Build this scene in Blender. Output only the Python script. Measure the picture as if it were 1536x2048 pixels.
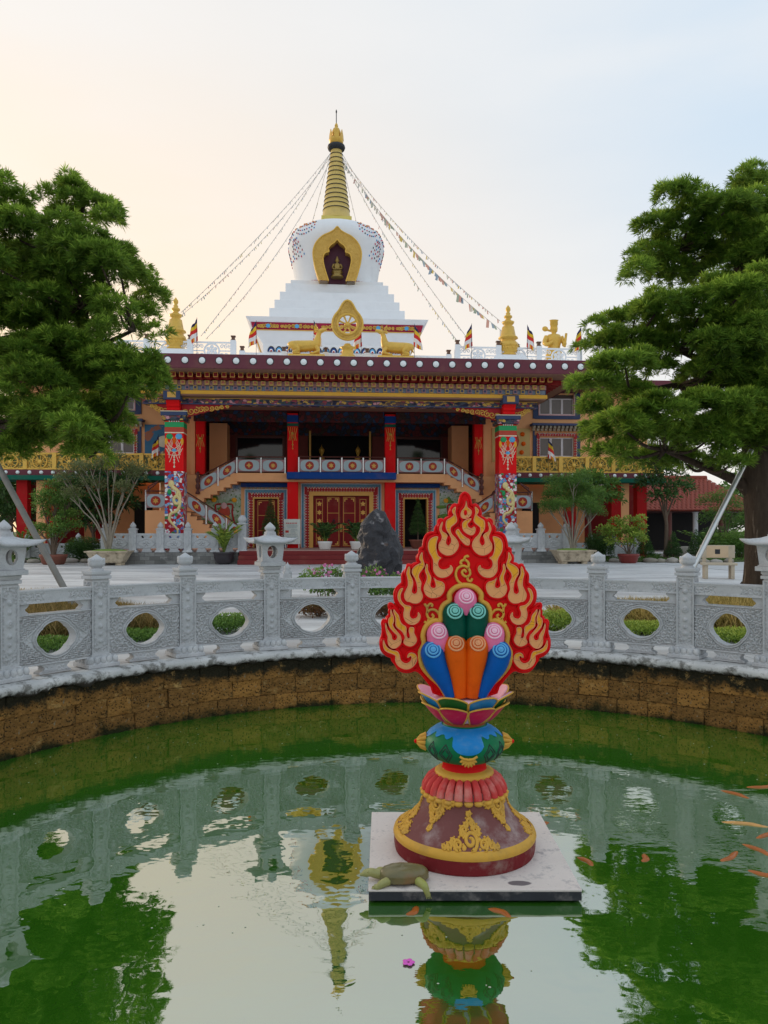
import bpy, bmesh, math, random
from mathutils import Vector, Matrix, noise
import numpy as np
R = math.radians
PI = math.pi
for o in list(bpy.data.objects): bpy.data.objects.remove(o, do_unlink=True)
SC = bpy.context.scene
COL = SC.collection
# ------------------------------------------------------------------ camera
F, CX, HY, CAMZ = 1540.0, 768.0, 1062.0, 1.40      # focal (px of 1536), principal x, horizon row, eye height
cam = bpy.data.objects.new('camera', bpy.data.cameras.new('camera'))
COL.objects.link(cam)
cam.location = (0, 0, CAMZ); cam.rotation_euler = (R(90), 0, 0)
cam.data.sensor_fit = 'HORIZONTAL'; cam.data.sensor_width = 36
cam.data.lens = 36 * F / 1536; cam.data.shift_y = (HY - 1024) / 1536
cam.data.clip_start = .05; cam.data.clip_end = 4000
SC.camera = cam
# ------------------------------------------------------------------ sky, sun, exposure
SUN_AZ, SUN_EL = R(-48), R(10)                       # behind the temple, to the left
world = bpy.data.worlds.new('World'); SC.world = world; world.use_nodes = True
wn, wl = world.node_tree.nodes, world.node_tree.links
bg = wn['Background']
sky = wn.new('ShaderNodeTexSky'); sky.sky_type = 'NISHITA'; sky.sun_disc = False
sky.sun_elevation = SUN_EL; sky.sun_rotation = SUN_AZ
sky.air_density = 1.0; sky.dust_density = 2.0; sky.ozone_density = 1.5
def wnode(t, **kw):
    n = wn.new(t)
    for k, v in kw.items(): setattr(n, k, v)
    return n
def wramp(sock, a, b):
    n = wnode('ShaderNodeMapRange', interpolation_type='SMOOTHSTEP')
    wl.new(sock, n.inputs[0]); n.inputs[1].default_value = a; n.inputs[2].default_value = b
    return n.outputs[0]
def wmul(a, b):
    n = wnode('ShaderNodeMath', operation='MULTIPLY'); wl.new(a, n.inputs[0]); wl.new(b, n.inputs[1]); return n.outputs[0]
def wmix(f, a, b):
    n = wnode('ShaderNodeMix', data_type='RGBA')
    if isinstance(f, float): n.inputs[0].default_value = f
    else: wl.new(f, n.inputs[0])
    for i, c in ((6, a), (7, b)):
        if isinstance(c, tuple): n.inputs[i].default_value = (*c, 1)
        else: wl.new(c, n.inputs[i])
    return n.outputs[2]
# thin evening haze over the clear sky: warm towards the sun, pale blue away from it and higher up
tc = wnode('ShaderNodeTexCoord'); sep = wnode('ShaderNodeSeparateXYZ'); wl.new(tc.outputs['Generated'], sep.inputs[0])
dt = wnode('ShaderNodeVectorMath', operation='DOT_PRODUCT'); wl.new(tc.outputs['Generated'], dt.inputs[0])
dt.inputs[1].default_value = (math.sin(SUN_AZ) * .98, math.cos(SUN_AZ) * .98, .17)
warm = wmul(wramp(dt.outputs['Value'], .30, 1.0), wramp(sep.outputs[2], .72, .08))
blue = wmul(wramp(dt.outputs['Value'], .95, .25), wramp(sep.outputs[2], .05, .50))
nz = wnode('ShaderNodeTexNoise'); nz.inputs['Scale'].default_value = 2.2; nz.inputs['Detail'].default_value = 5
mp = wnode('ShaderNodeMapping'); mp.inputs['Scale'].default_value = (1, 1, 3.5); wl.new(tc.outputs['Generated'], mp.inputs[0]); wl.new(mp.outputs[0], nz.inputs['Vector'])
haze = wmix(blue, (4.3, 4.18, 4.02), (2.95, 3.6, 4.25))
haze = wmix(warm, haze, (5.3, 3.85, 2.4))
haze = wmix(wmul(wramp(nz.outputs[0], .3, 1.1), wramp(sep.outputs[2], 0.0, .3)), haze, (4.4, 4.32, 4.22))
wl.new(wmix(.92, sky.outputs[0], haze), bg.inputs['Color'])
bg.inputs['Strength'].default_value = .15
sun = bpy.data.objects.new('sun', bpy.data.lights.new('sun', 'SUN'))
COL.objects.link(sun)
sun.data.energy = .9; sun.data.angle = R(12); sun.data.color = (1, .80, .58)
sd = Vector((math.sin(SUN_AZ) * math.cos(SUN_EL), math.cos(SUN_AZ) * math.cos(SUN_EL), math.sin(SUN_EL)))
sun.rotation_euler = sd.to_track_quat('Z', 'Y').to_euler()
VS = SC.view_settings
VS.view_transform = 'Standard'; VS.look = 'None'; VS.gamma = 1; VS.use_curve_mapping = False
VS.exposure = .58
# ------------------------------------------------------------------ helpers
random.seed(7)
rnd = random.random
def U(a, b): return a + (b - a) * random.random()
def px(x, y, D):                       # photo pixel at depth D -> world point
    return Vector(((x - CX) / F * D, D, CAMZ - (y - HY) / F * D))
MATS = {}
def srgb(h):
    h = h.lstrip('#'); c = [int(h[i:i+2], 16) / 255 for i in (0, 2, 4)]
    return tuple(x / 12.92 if x < .04045 else ((x + .055) / 1.055) ** 2.4 for x in c)
class NT:                              # small node-tree writer
    def __init__(s, name):
        s.m = bpy.data.materials.new(name); s.m.use_nodes = True
        s.n, s.l = s.m.node_tree.nodes, s.m.node_tree.links
        s.b = s.n['Principled BSDF']; s._tc = None
    def tc(s, which='Object'):
        if not s._tc: s._tc = s.n.new('ShaderNodeTexCoord')
        return s._tc.outputs[which]
    def node(s, t, **kw):
        n = s.n.new(t)
        for k, v in kw.items(): setattr(n, k, v)
        return n
    def put(s, sock, v):
        if isinstance(v, (int, float)): sock.default_value = v
        elif isinstance(v, tuple): sock.default_value = v if len(v) != 3 or sock.type == 'VECTOR' else (*v, 1)
        else: s.l.new(v, sock)
    def map(s, scale=(1, 1, 1), loc=(0, 0, 0), rot=(0, 0, 0), src=None):
        n = s.node('ShaderNodeMapping'); s.l.new(src or s.tc(), n.inputs[0])
        n.inputs['Scale'].default_value = scale; n.inputs['Location'].default_value = loc; n.inputs['Rotation'].default_value = rot
        return n.outputs[0]
    def noise(s, scale, detail=4, rough=.55, vec=None, dist=0, out=0):
        n = s.node('ShaderNodeTexNoise'); s.l.new(vec or s.tc(), n.inputs['Vector'])
        n.inputs['Scale'].default_value = scale; n.inputs['Detail'].default_value = detail
        n.inputs['Roughness'].default_value = rough; n.inputs['Distortion'].default_value = dist
        return n.outputs[out]
    def vor(s, scale, vec=None, feature='F1', out='Distance', rnd=1):
        n = s.node('ShaderNodeTexVoronoi', feature=feature); s.l.new(vec or s.tc(), n.inputs['Vector'])
        n.inputs['Scale'].default_value = scale; n.inputs['Randomness'].default_value = rnd
        return n.outputs[out]
    def wave(s, scale, dist=0, vec=None, bands='X', detail=2, dscale=1, kind='BANDS'):
        n = s.node('ShaderNodeTexWave', wave_type=kind)
        if kind == 'BANDS': n.bands_direction = bands
        s.l.new(vec or s.tc(), n.inputs['Vector']); n.inputs['Scale'].default_value = scale
        n.inputs['Distortion'].default_value = dist; n.inputs['Detail'].default_value = detail; n.inputs['Detail Scale'].default_value = dscale
        return n.outputs['Fac']
    def mr(s, v, a, b, c=0, d=1, smooth=True):
        n = s.node('ShaderNodeMapRange', interpolation_type='SMOOTHSTEP' if smooth else 'LINEAR')
        s.put(n.inputs[0], v)
        for i, x in enumerate((a, b, c, d)): n.inputs[i + 1].default_value = x
        return n.outputs[0]
    def math(s, op, a, b=0, c=0):
        n = s.node('ShaderNodeMath', operation=op)
        s.put(n.inputs[0], a); s.put(n.inputs[1], b); s.put(n.inputs[2], c); return n.outputs[0]
    def mix(s, f, a, b, blend='MIX'):
        n = s.node('ShaderNodeMix', data_type='RGBA', blend_type=blend)
        s.put(n.inputs[0], f); s.put(n.inputs[6], a); s.put(n.inputs[7], b); return n.outputs[2]
    def ramp(s, v, stops, const=True):
        n = s.node('ShaderNodeValToRGB'); s.l.new(v, n.inputs[0]); cr = n.color_ramp
        if const: cr.interpolation = 'CONSTANT'
        for i, (p, c) in enumerate(stops):
            e = cr.elements[i] if i < 2 else cr.elements.new(p)
            e.position = p; e.color = (*c, 1)
        return n.outputs[0]
    def sep(s, v=None):
        n = s.node('ShaderNodeSeparateXYZ'); s.l.new(v or s.tc(), n.inputs[0]); return n.outputs
    def rand(s): return s.node('ShaderNodeObjectInfo').outputs['Random']
    def bump(s, h, strength=.3, dist=.01):
        n = s.node('ShaderNodeBump'); s.l.new(h, n.inputs['Height'])
        n.inputs['Strength'].default_value = strength; n.inputs['Distance'].default_value = dist
        if s.b.inputs['Normal'].is_linked: s.l.new(s.b.inputs['Normal'].links[0].from_socket, n.inputs['Normal'])
        s.l.new(n.outputs[0], s.b.inputs['Normal'])
    def done(s, col=None, rough=None, metal=None, spec=None):
        if col is not None: s.put(s.b.inputs['Base Color'], col)
        if rough is not None: s.put(s.b.inputs['Roughness'], rough)
        if metal is not None: s.put(s.b.inputs['Metallic'], metal)
        if spec is not None: s.b.inputs['Specular IOR Level'].default_value = spec
        MATS[s.m.name] = s.m; return s.m
def mul(c, k): return tuple(min(1, x * k) for x in c)
def mk(name, col, rough=.6, var=.14, scale=6, bump=.15, bscale=60, metal=0, spec=.4, dirt=None, damt=.35, dscale=3, rv=0):
    if isinstance(col, str): col = srgb(col)
    t = NT(name)
    c = t.mix(t.noise(scale), mul(col, 1 - var), mul(col, 1 + var))
    if rv: c = t.mix(t.math('MULTIPLY', t.rand(), rv), c, mul(col, .45))
    if dirt is not None:
        if isinstance(dirt, str): dirt = srgb(dirt)
        c = t.mix(t.math('MULTIPLY', t.mr(t.noise(dscale, 7, .65), .48, .72), damt), c, dirt)
    if bump: t.bump(t.noise(bscale, 5), bump)
    return t.done(c, rough, metal, spec)
class MB:
    def __init__(s): s.v = []; s.f = []; s.mi = []; s.sm = []
    def add(s, vs, fs, m=0, smooth=False):
        o = len(s.v); s.v += [tuple(v) for v in vs]
        s.f += [tuple(i + o for i in f) for f in fs]; s.mi += [m] * len(fs); s.sm += [smooth] * len(fs); return s
    def box(s, x0, x1, y0, y1, z0, z1, m=0, M=None):
        vs = [(x, y, z) for z in (z0, z1) for y in (y0, y1) for x in (x0, x1)]
        if M: vs = [M @ Vector(v) for v in vs]
        return s.add(vs, [(0, 2, 3, 1), (4, 5, 7, 6), (0, 1, 5, 4), (2, 6, 7, 3), (0, 4, 6, 2), (1, 3, 7, 5)], m)
    def frus(s, cx, cy, z0, z1, a0, b0, a1, b1, m=0):        # half sizes bottom a0,b0 top a1,b1
        vs = [(cx + i * a, cy + j * b, z) for z, a, b in ((z0, a0, b0), (z1, a1, b1)) for j in (-1, 1) for i in (-1, 1)]
        return s.add(vs, [(0, 2, 3, 1), (4, 5, 7, 6), (0, 1, 5, 4), (2, 6, 7, 3), (0, 4, 6, 2), (1, 3, 7, 5)], m)
    def prism(s, poly, y0, y1, m=0, inset=0, smooth=False):  # polygon in x,z extruded along y; y0 is the front
        n = len(poly); a = sum(poly[i][0] * poly[(i+1) % n][1] - poly[(i+1) % n][0] * poly[i][1] for i in range(n))
        if a < 0: poly = poly[::-1]
        vs = [(x, y0, z) for x, z in poly] + [(x, y1, z) for x, z in poly]
        fs = [tuple(range(n)), tuple(range(2*n-1, n-1, -1))] + [(i, i + n, (i+1) % n + n, (i+1) % n) for i in range(n)]
        return s.add(vs, fs, m, smooth)
    def prismz(s, poly, z0, z1, m=0):
        n = len(poly); a = sum(poly[i][0] * poly[(i+1) % n][1] - poly[(i+1) % n][0] * poly[i][1] for i in range(n))
        if a < 0: poly = poly[::-1]
        vs = [(x, y, z0) for x, y in poly] + [(x, y, z1) for x, y in poly]
        return s.add(vs, [tuple(range(n-1, -1, -1)), tuple(range(n, 2*n))] + [(i, (i+1) % n, (i+1) % n + n, i + n) for i in range(n)], m)
    def lathe(s, prof, n=24, c=(0, 0, 0), m=0, smooth=True, sx=1, sy=1, a0=0, a1=2*PI, rf=None, caps=True):
        full = abs(a1 - a0 - 2*PI) < 1e-6; k = n if full else n + 1; vs = []
        for r, z in prof:
            for i in range(k):
                a = a0 + (a1 - a0) * i / n; q = r * (rf(a, z) if rf else 1)
                vs.append((c[0] + q * math.cos(a) * sx, c[1] + q * math.sin(a) * sy, c[2] + z))
        fs = []
        for j in range(len(prof) - 1):
            for i in range(n):
                i2 = (i + 1) % k; fs.append((j*k + i, j*k + i2, (j+1)*k + i2, (j+1)*k + i))
        s.add(vs, fs, m, smooth)
        if caps and full and prof[0][0] > 1e-4: s.add(vs[:k][::-1], [tuple(range(k))], m)
        if caps and full and prof[-1][0] > 1e-4: s.add(vs[-k:], [tuple(range(k))], m)
        return s
    def tube(s, pts, r, n=6, m=0, closed=False, caps=True, flat=1):
        pts = [Vector(p) for p in pts]; N = len(pts); vs = []; up = None
        for i, p in enumerate(pts):
            if closed: t = pts[(i+1) % N] - pts[i-1]
            else: t = pts[min(i+1, N-1)] - pts[max(i-1, 0)]
            if t.length < 1e-9: t = Vector((0, 0, 1))
            t.normalize()
            if up is None: up = Vector((0, 1, 0)) if abs(t.y) < .9 else Vector((1, 0, 0))
            a = up - t * up.dot(t)
            if a.length < 1e-6: a = t.orthogonal()
            a.normalize(); b = t.cross(a); up = a
            q = r[i] if isinstance(r, (list, tuple)) else r
            for j in range(n):
                an = 2*PI*j/n; vs.append(p + a * math.cos(an) * q * flat + b * math.sin(an) * q)
        fs = [(i*n + j, i*n + (j+1) % n, ((i+1) % N)*n + (j+1) % n, ((i+1) % N)*n + j) for i in range(N if closed else N-1) for j in range(n)]
        s.add(vs, fs, m, True)
        if caps and not closed: s.add(vs[:n][::-1], [tuple(range(n))], m); s.add(vs[-n:], [tuple(range(n))], m)
        return s
    def ball(s, c, r, nu=10, nv=7, m=0, M=None):
        rx, ry, rz = r if isinstance(r, (tuple, list)) else (r, r, r)
        vs = [(rx * math.cos(2*PI*i/nu) * math.sin(PI*j/nv), ry * math.sin(2*PI*i/nu) * math.sin(PI*j/nv), -rz * math.cos(PI*j/nv)) for j in range(nv+1) for i in range(nu)]
        if M: vs = [M @ Vector(v) for v in vs]
        vs = [(v[0] + c[0], v[1] + c[1], v[2] + c[2]) for v in vs]
        return s.add(vs, [(j*nu + i, j*nu + (i+1) % nu, (j+1)*nu + (i+1) % nu, (j+1)*nu + i) for j in range(nv) for i in range(nu)], m, True)
    def grid(s, P, nu, nv, m=0, smooth=True, flip=False, wrap=False):   # P[j][i] points
        vs = [p for row in P for p in row]; k = nu
        fs = []
        for j in range(nv - 1):
            for i in range(nu if wrap else nu - 1):
                f = (j*k + i, j*k + (i+1) % k, (j+1)*k + (i+1) % k, (j+1)*k + i)
                fs.append(f[::-1] if flip else f)
        return s.add(vs, fs, m, smooth)
    def xform(s, M, start=0):
        for i in range(start, len(s.v)): s.v[i] = tuple(M @ Vector(s.v[i]))
        return s
    def mesh(s, name, mats):
        me = bpy.data.meshes.new(name); me.from_pydata(s.v, [], s.f)
        if not isinstance(mats, (list, tuple)): mats = [mats]
        for x in mats: me.materials.append(MATS[x] if isinstance(x, str) else x)
        me.polygons.foreach_set('material_index', s.mi); me.polygons.foreach_set('use_smooth', s.sm)
        me.update(); return me
    def build(s, name, mats, parent=None, bevel=0, loc=None, rotz=0):
        return link(name, s.mesh(name, mats), parent, bevel, loc, rotz)
def link(name, me, parent=None, bevel=0, loc=None, rotz=0, rot=None):
    o = bpy.data.objects.new(name, me); COL.objects.link(o)
    if parent is not None: o.parent = parent
    if loc is not None: o.location = loc
    if rot is not None: o.rotation_euler = rot
    elif rotz: o.rotation_euler = (0, 0, rotz)
    if bevel:
        b = o.modifiers.new('bevel', 'BEVEL'); b.width = bevel; b.segments = 2; b.limit_method = 'ANGLE'; b.angle_limit = R(40)
    return o
def tag(o, label, cat, group=None):
    o['label'] = label; o['category'] = cat
    if group: o['group'] = group
    return o
def thing(name, label, cat, loc=(0, 0, 0), rotz=0, group=None):
    o = bpy.data.objects.new(name, None); COL.objects.link(o); o.location = loc; o.rotation_euler = (0, 0, rotz)
    o.empty_display_size = .1
    return tag(o, label, cat, group)
def struct(o): o['kind'] = 'structure'; return o
def stuff(o): o['kind'] = 'stuff'; return o
def spline(pts, n=8, closed=False):     # Catmull-Rom through 2D/3D points
    P = [Vector(p) for p in pts]; N = len(P); out = []
    for i in range(N if closed else N - 1):
        p0 = P[i-1] if (closed or i) else P[0]; p1 = P[i]; p2 = P[(i+1) % N]; p3 = P[(i+2) % N] if closed else P[min(i+2, N-1)]
        for k in range(n):
            t = k / n
            out.append(.5 * (2*p1 + (p2 - p0)*t + (2*p0 - 5*p1 + 4*p2 - p3)*t*t + (3*p1 - p0 - 3*p2 + p3)*t**3))
    if not closed: out.append(P[-1])
    return out
# ------------------------------------------------------------------ setting: ground, pond, coping, pond wall
PC = Vector((.5, 4.85, 0)); RW, RP = 4.40, 4.66       # pond centre, wall radius, radius of the post ring
ZW = -.66                                             # water level
t = NT('paving')
v = t.map((1, 1, 1))
br = t.node('ShaderNodeTexBrick'); t.l.new(v, br.inputs['Vector']); br.inputs['Scale'].default_value = 1
br.inputs['Brick Width'].default_value = .9; br.inputs['Row Height'].default_value = .6; br.inputs['Mortar Size'].default_value = .008
br.inputs['Color1'].default_value = (.44, .44, .445, 1); br.inputs['Color2'].default_value = (.52, .52, .52, 1); br.inputs['Mortar'].default_value = (.30, .30, .30, 1)
st = t.noise(.9, 6, .6, t.map((.35, 1.6, 1)))
c = t.mix(t.mr(st, .38, .66), br.outputs['Color'], (.64, .64, .635))
c = t.mix(t.math('MULTIPLY', t.mr(t.noise(5, 6, .7), .5, .8), .35), c, (.27, .27, .27))
t.bump(t.noise(40, 5), .12)
t.done(c, t.mr(st, .3, .7, .38, .75), 0, .35)
mk('earth', (.13, .14, .07), .9, .4, 1.2, .5, 20)
t = NT('coping')
z = t.sep()[2]
n1 = t.noise(3.5, 7, .65)
c = t.mix(t.mr(n1, .35, .7), (.50, .50, .49), (.74, .73, .71))
c = t.mix(t.mr(t.noise(7, 7, .72), .46, .62), c, (.20, .195, .18))
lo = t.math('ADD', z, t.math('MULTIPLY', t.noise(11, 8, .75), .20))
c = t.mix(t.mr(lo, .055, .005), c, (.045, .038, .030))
t.bump(t.noise(28, 6, .7), .5, .012); t.done(c, .85, 0, .2)
t = NT('laterite')
r = t.rand()
c = t.mix(t.noise(13, 8, .8), (.06, .032, .011), (.50, .255, .075))
c = t.mix(t.math('MULTIPLY', r, .75), c, t.mix(r, (.10, .055, .020), (.50, .25, .065)))
pit = t.mr(t.vor(34, t.map((1, 1, 1.2))), .12, .42)
c = t.mix(pit, (.035, .022, .013), c)
c = t.mix(t.mr(t.noise(1.6, 6, .7, t.tc('Generated')), .52, .72), c, (.05, .042, .022))
c = t.mix(t.mr(t.noise(16, 4), .66, .74), c, (.30, .25, .16))
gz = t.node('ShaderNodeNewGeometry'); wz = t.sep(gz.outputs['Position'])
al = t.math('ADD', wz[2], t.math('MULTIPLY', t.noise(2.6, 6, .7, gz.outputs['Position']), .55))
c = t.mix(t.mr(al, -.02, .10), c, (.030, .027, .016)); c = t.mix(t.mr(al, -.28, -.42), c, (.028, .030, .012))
c = t.mix(t.mr(t.noise(5.5, 7, .75, gz.outputs['Position']), .56, .70), c, (.50, .31, .11))
t.bump(t.noise(30, 8, .75), 1.0, .03); t.bump(t.vor(34), .7, .02)
t.done(c, .95, 0, .12)
mk('mortar_dark', (.07, .045, .022), .95, .4, 9, .6, 30)
# pond water: murky green, glassy, with fine ripples and rings round the fish and the turtle
t = NT('pond_water')
vv = t.map((1, 1, 1))
base = t.mix(t.noise(1.1, 5, .6), (.018, .098, .005), (.044, .165, .009))
def rings(cx, cy, k, rad):
    d = t.node('ShaderNodeVectorMath', operation='DISTANCE'); t.l.new(vv, d.inputs[0]); d.inputs[1].default_value = (cx, cy, 0)
    return t.math('MULTIPLY', t.math('SINE', t.math('MULTIPLY', d.outputs['Value'], k)), t.mr(d.outputs['Value'], rad, rad * .25))
h = t.math('MULTIPLY', t.noise(2.6, 3, .5, t.map((1, 1.0, 1))), .9)
h = t.math('ADD', h, t.math('MULTIPLY', t.noise(11, 3, .55, t.map((.6, 1.5, 1))), t.mr(t.noise(.55, 2), .45, .75, .02, .16)))
for q in ((-.42, 4.30, 60, .36), (1.32, 5.0, 75, .42), (1.25, 5.85, 70, .40), (.55, 4.05, 70, .18)):
    h = t.math('ADD', h, t.math('MULTIPLY', rings(*q), .10))
fx = t.node('ShaderNodeVectorMath', operation='DISTANCE'); t.l.new(vv, fx.inputs[0]); fx.inputs[1].default_value = (2.4, 5.4, 0)
h = t.math('ADD', h, t.math('MULTIPLY', t.math('MULTIPLY', t.noise(9, 3, .5, t.map((.7, 1.7, 1), (0, 0, 0), (0, 0, .5))), t.mr(fx.outputs['Value'], 1.7, .4)), .45))
t.bump(h, .34, .012)
t.done(base, .015, 0, .5); t.b.inputs['IOR'].default_value = 5.2
def ring_poly(r, n=96): return [(PC.x + r * math.sin(2*PI*i/n), PC.y + r * math.cos(2*PI*i/n)) for i in range(n)]
# ground: one sheet out to the horizon with the round hole of the pond
m = MB(); n = 96; radii = [RW + .14, 8, 14, 30, 80, 300, 1800]
P = [[(x, y, 0) for x, y in ring_poly(r, n)] for r in radii]
m.grid(P, n, len(radii), flip=True, wrap=True, smooth=False)
m.mi = [0 if i < n * 3 else (0 if i < n * 4 else 1) for i in range(len(m.f))]
struct(m.build('courtyard', ['paving', 'earth']))
m = MB(); m.add([(x, y, ZW) for x, y in ring_poly(RW + .1, 128)][::-1], [tuple(range(128))])
struct(m.build('pond_water', 'pond_water'))
# coping: rounded, slightly ragged lip
m = MB(); n = 480; prof = [(RW + .20, .006), (RW + .02, .008), (RW - .035, -.004), (RW - .052, -.03), (RW - .05, -.075), (RW - .02, -.10), (RW + .10, -.105)]
P = []
for j, (r, z) in enumerate(prof):
    row = []
    for i in range(n):
        a = 2*PI*i/n; s, c_ = math.sin(a), math.cos(a)
        k = noise.noise((s * 14, c_ * 14, j * .35)) * .018 + noise.noise((s * 46, c_ * 46, j * .6 + 5)) * .012
        kz = noise.noise((s * 25, c_ * 25, 9)) * .035 + noise.noise((s * 80, c_ * 80, 4)) * .03 if j >= 4 else 0
        kk = k if 1 <= j <= 5 else 0
        row.append((PC.x + (r + kk) * s, PC.y + (r + kk) * c_, z + kz))
    P.append(row)
m.grid(P, n, len(prof), wrap=True, flip=False)
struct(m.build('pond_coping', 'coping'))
# pond wall: laterite blocks in courses before a dark backing
pw = struct(MB().lathe([(RW + .10, -1.2), (RW + .045, -1.2), (RW + .045, -.08), (RW + .10, -.08)], 128, PC, 0, caps=False).build('pond_wall', 'mortar_dark'))
def block_mesh(w, hgt, seed):
    b = MB(); nx, nz = 7, 5; P = []
    for j in range(nz + 2):
        row = []
        for i in range(nx + 2):
            x = -w/2 + w * min(max(i - .5, 0), nx) / nx if False else -w/2 + w * max(0, min(i - 1, nx - 1)) / (nx - 1)
            z = -hgt/2 + hgt * max(0, min(j - 1, nz - 1)) / (nz - 1)
            edge = i in (0, nx + 1) or j in (0, nz + 1); rim = (i in (1, nx) or j in (1, nz)) and not edge
            d = noise.noise((x * 11 + seed * 7, z * 13, seed)) * .022 + noise.noise((x * 31, z * 31, seed + 3)) * .012
            row.append((x, .09 if edge else (.006 + d if rim else d), z))
        P.append(row)
    b.grid(P, nx + 2, nz + 2, smooth=False); return b.mesh('laterite_block', 'laterite')
BV = [[block_mesh(w,   .192, k * 5 + q) for q in range(3)] for k, w in enumerate((.26, .33, .40, .46))]
for row in range(3):
    a = -1.95 + row * .04
    while a < 1.95:
        k = random.choice((0, 1, 1, 2, 2, 3)); w = (.26, .33, .40, .46)[k]
        a += (w + .005) / 2 / RW
        rr = RW + U(-.010, .012)
        o = link('laterite_block', random.choice(BV[k]), pw, loc=(PC.x + rr * math.sin(a), PC.y + rr * math.cos(a), -.195 - row * .196 + U(-.003, .003)), rotz=-a)
        a += (w + .005) / 2 / RW
# ------------------------------------------------------------------ carved stone balustrade round the pond
t = NT('grey_stone')
c = t.mix(t.noise(4, 6, .6), (.35, .36, .37), (.60, .61, .62))
c = t.mix(t.math('MULTIPLY', t.rand(), .30), c, (.50, .505, .51))
c = t.mix(t.math('MULTIPLY', t.mr(t.noise(9, 7, .7), .50, .72), .55), c, (.28, .285, .29))
c = t.mix(t.math('MULTIPLY', t.mr(t.noise(2.3, 6, .7, t.map((1, 1, .5))), .53, .7), .5), c, (.76, .755, .74))
c = t.mix(t.math('MULTIPLY', t.mr(t.noise(60, 3, .6), .55, .7), .35), c, (.26, .265, .27)); c = t.mix(t.math('MULTIPLY', t.mr(t.noise(3.2, 6, .7, t.map((3, 3, .35))), .56, .72), .45), c, (.32, .325, .32)); t.bump(t.noise(90, 5), .35, .006); t.done(c, .82, 0, .2)
mk('dark_stone', (.20, .205, .215), .8, .3, 5, .3, 60)
def hole_r(a): return .212, .160, .92 + .10 * abs(math.cos(2 * a + (.22 if math.sin(2*a) > 0 else -.22))) ** .6 + .025 * abs(math.sin(a)) ** 60 + .02 * abs(math.cos(a)) ** 60
def hole_pt(a, k=1.0, d=0):
    ax, az, f = hole_r(a); x, z = ax * f * math.cos(a), az * f * math.sin(a)
    L = math.hypot(x, z); return x * (1 + d / L) * k, z * (1 + d / L) * k
rs = random.Random(3)
def swirl_field(w, h, seed, sp):
    q = random.Random(seed); cs = []
    nx, nz = int(w / sp), int(h / sp)
    for i in range(-nx, nx + 1):
        for j in range(-nz, nz + 1): cs.append((i * sp * .5 + q.uniform(-.25, .25) * sp * .5 + (j % 2) * sp * .25, j * sp * .5 + q.uniform(-.25, .25) * sp * .5, q.choice((-1, 1)), q.random()))
    return cs
def carve(x, z, cs, per=.030):
    best = min(cs, key=lambda c: (c[0] - x) ** 2 + (c[1] - z) ** 2)
    dx, dz = x - best[0], z - best[1]; r = math.hypot(dx, dz); a = math.atan2(dz, dx)
    if best[3] < .35:                      # rosette
        return .5 + .5 * math.cos(6 * a) if r > .014 else 1.0
    return .5 + .5 * math.sin(2*PI * r / per + best[2] * a * 1.0)
def fret(x, z):
    p = .040; i, j = math.floor(x / p), math.floor(z / p); u, w = x / p - i, z / p - j
    if (i + j) % 2: u, w = w, u
    return 1.0 if (w % .5) < .26 else 0.0
def panel_mesh(kind, W=.86, z0=.105, z1=.60, th=.05):
    b = MB(); na, nr = 300, 44; zc = (z0 + z1) / 2; H = z1 - z0; cs = swirl_field(W, H, 11 + kind, .125); P = []
    for j in range(nr + 1):
        s = j / nr; row = []
        for i in range(na):
            a = 2*PI*i/na
            hx, hz = hole_pt(a)
            ca, sa = math.cos(a), math.sin(a)
            # boundary of the rectangle along a direction that bends into the corners
            k = min((W/2) / max(abs(ca) * 1.0, 1e-6), (H/2) / max(abs(sa) * (H/W) * 1.75, 1e-6))
            rx, rz = ca * k, sa * k * (H / W) * 1.75
            k2 = min((W/2) / max(abs(rx), 1e-6), (H/2) / max(abs(rz), 1e-6)); rx *= k2; rz *= k2
            x, z = hx + (rx - hx) * s, hz + (rz - hz) * s
            d = math.hypot(x - hx, z - hz); e = min(W/2 - abs(x), H/2 - abs(z))
            if d < .034: hgt = .014 * (1 if d < .012 or d > .020 else .45)
            elif d < .045: hgt = 0
            elif e < .014: hgt = .012
            elif e < .024: hgt = 0
            else:
                lam = abs(x) / (W * .47) + abs(z) / (H * .62)
                if kind == 1 and lam > .92: hgt = .012 * fret(x, z)
                elif kind == 1: hgt = .012 if lam > .86 else .004 + .005 * carve(x, z, cs, .05)
                else: hgt = .013 * carve(x, z, cs) ** .8
            row.append((x, -th - hgt * 1.7, zc + z))
        P.append(row)
    b.grid(P, na, nr + 1, wrap=True, flip=False)
    inner = [P[0][i] for i in range(na)]; outer = P[-1]
    back_in = [(p[0], th, p[2]) for p in inner]; back_out = [(p[0], th, p[2]) for p in outer]
    b.grid([back_in, inner], na, 2, wrap=True, flip=False); b.grid([back_out, back_in], na, 2, wrap=True, flip=False); b.grid([outer, back_out], na, 2, wrap=True, flip=False)
    return b.mesh('panel', 'grey_stone')
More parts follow.
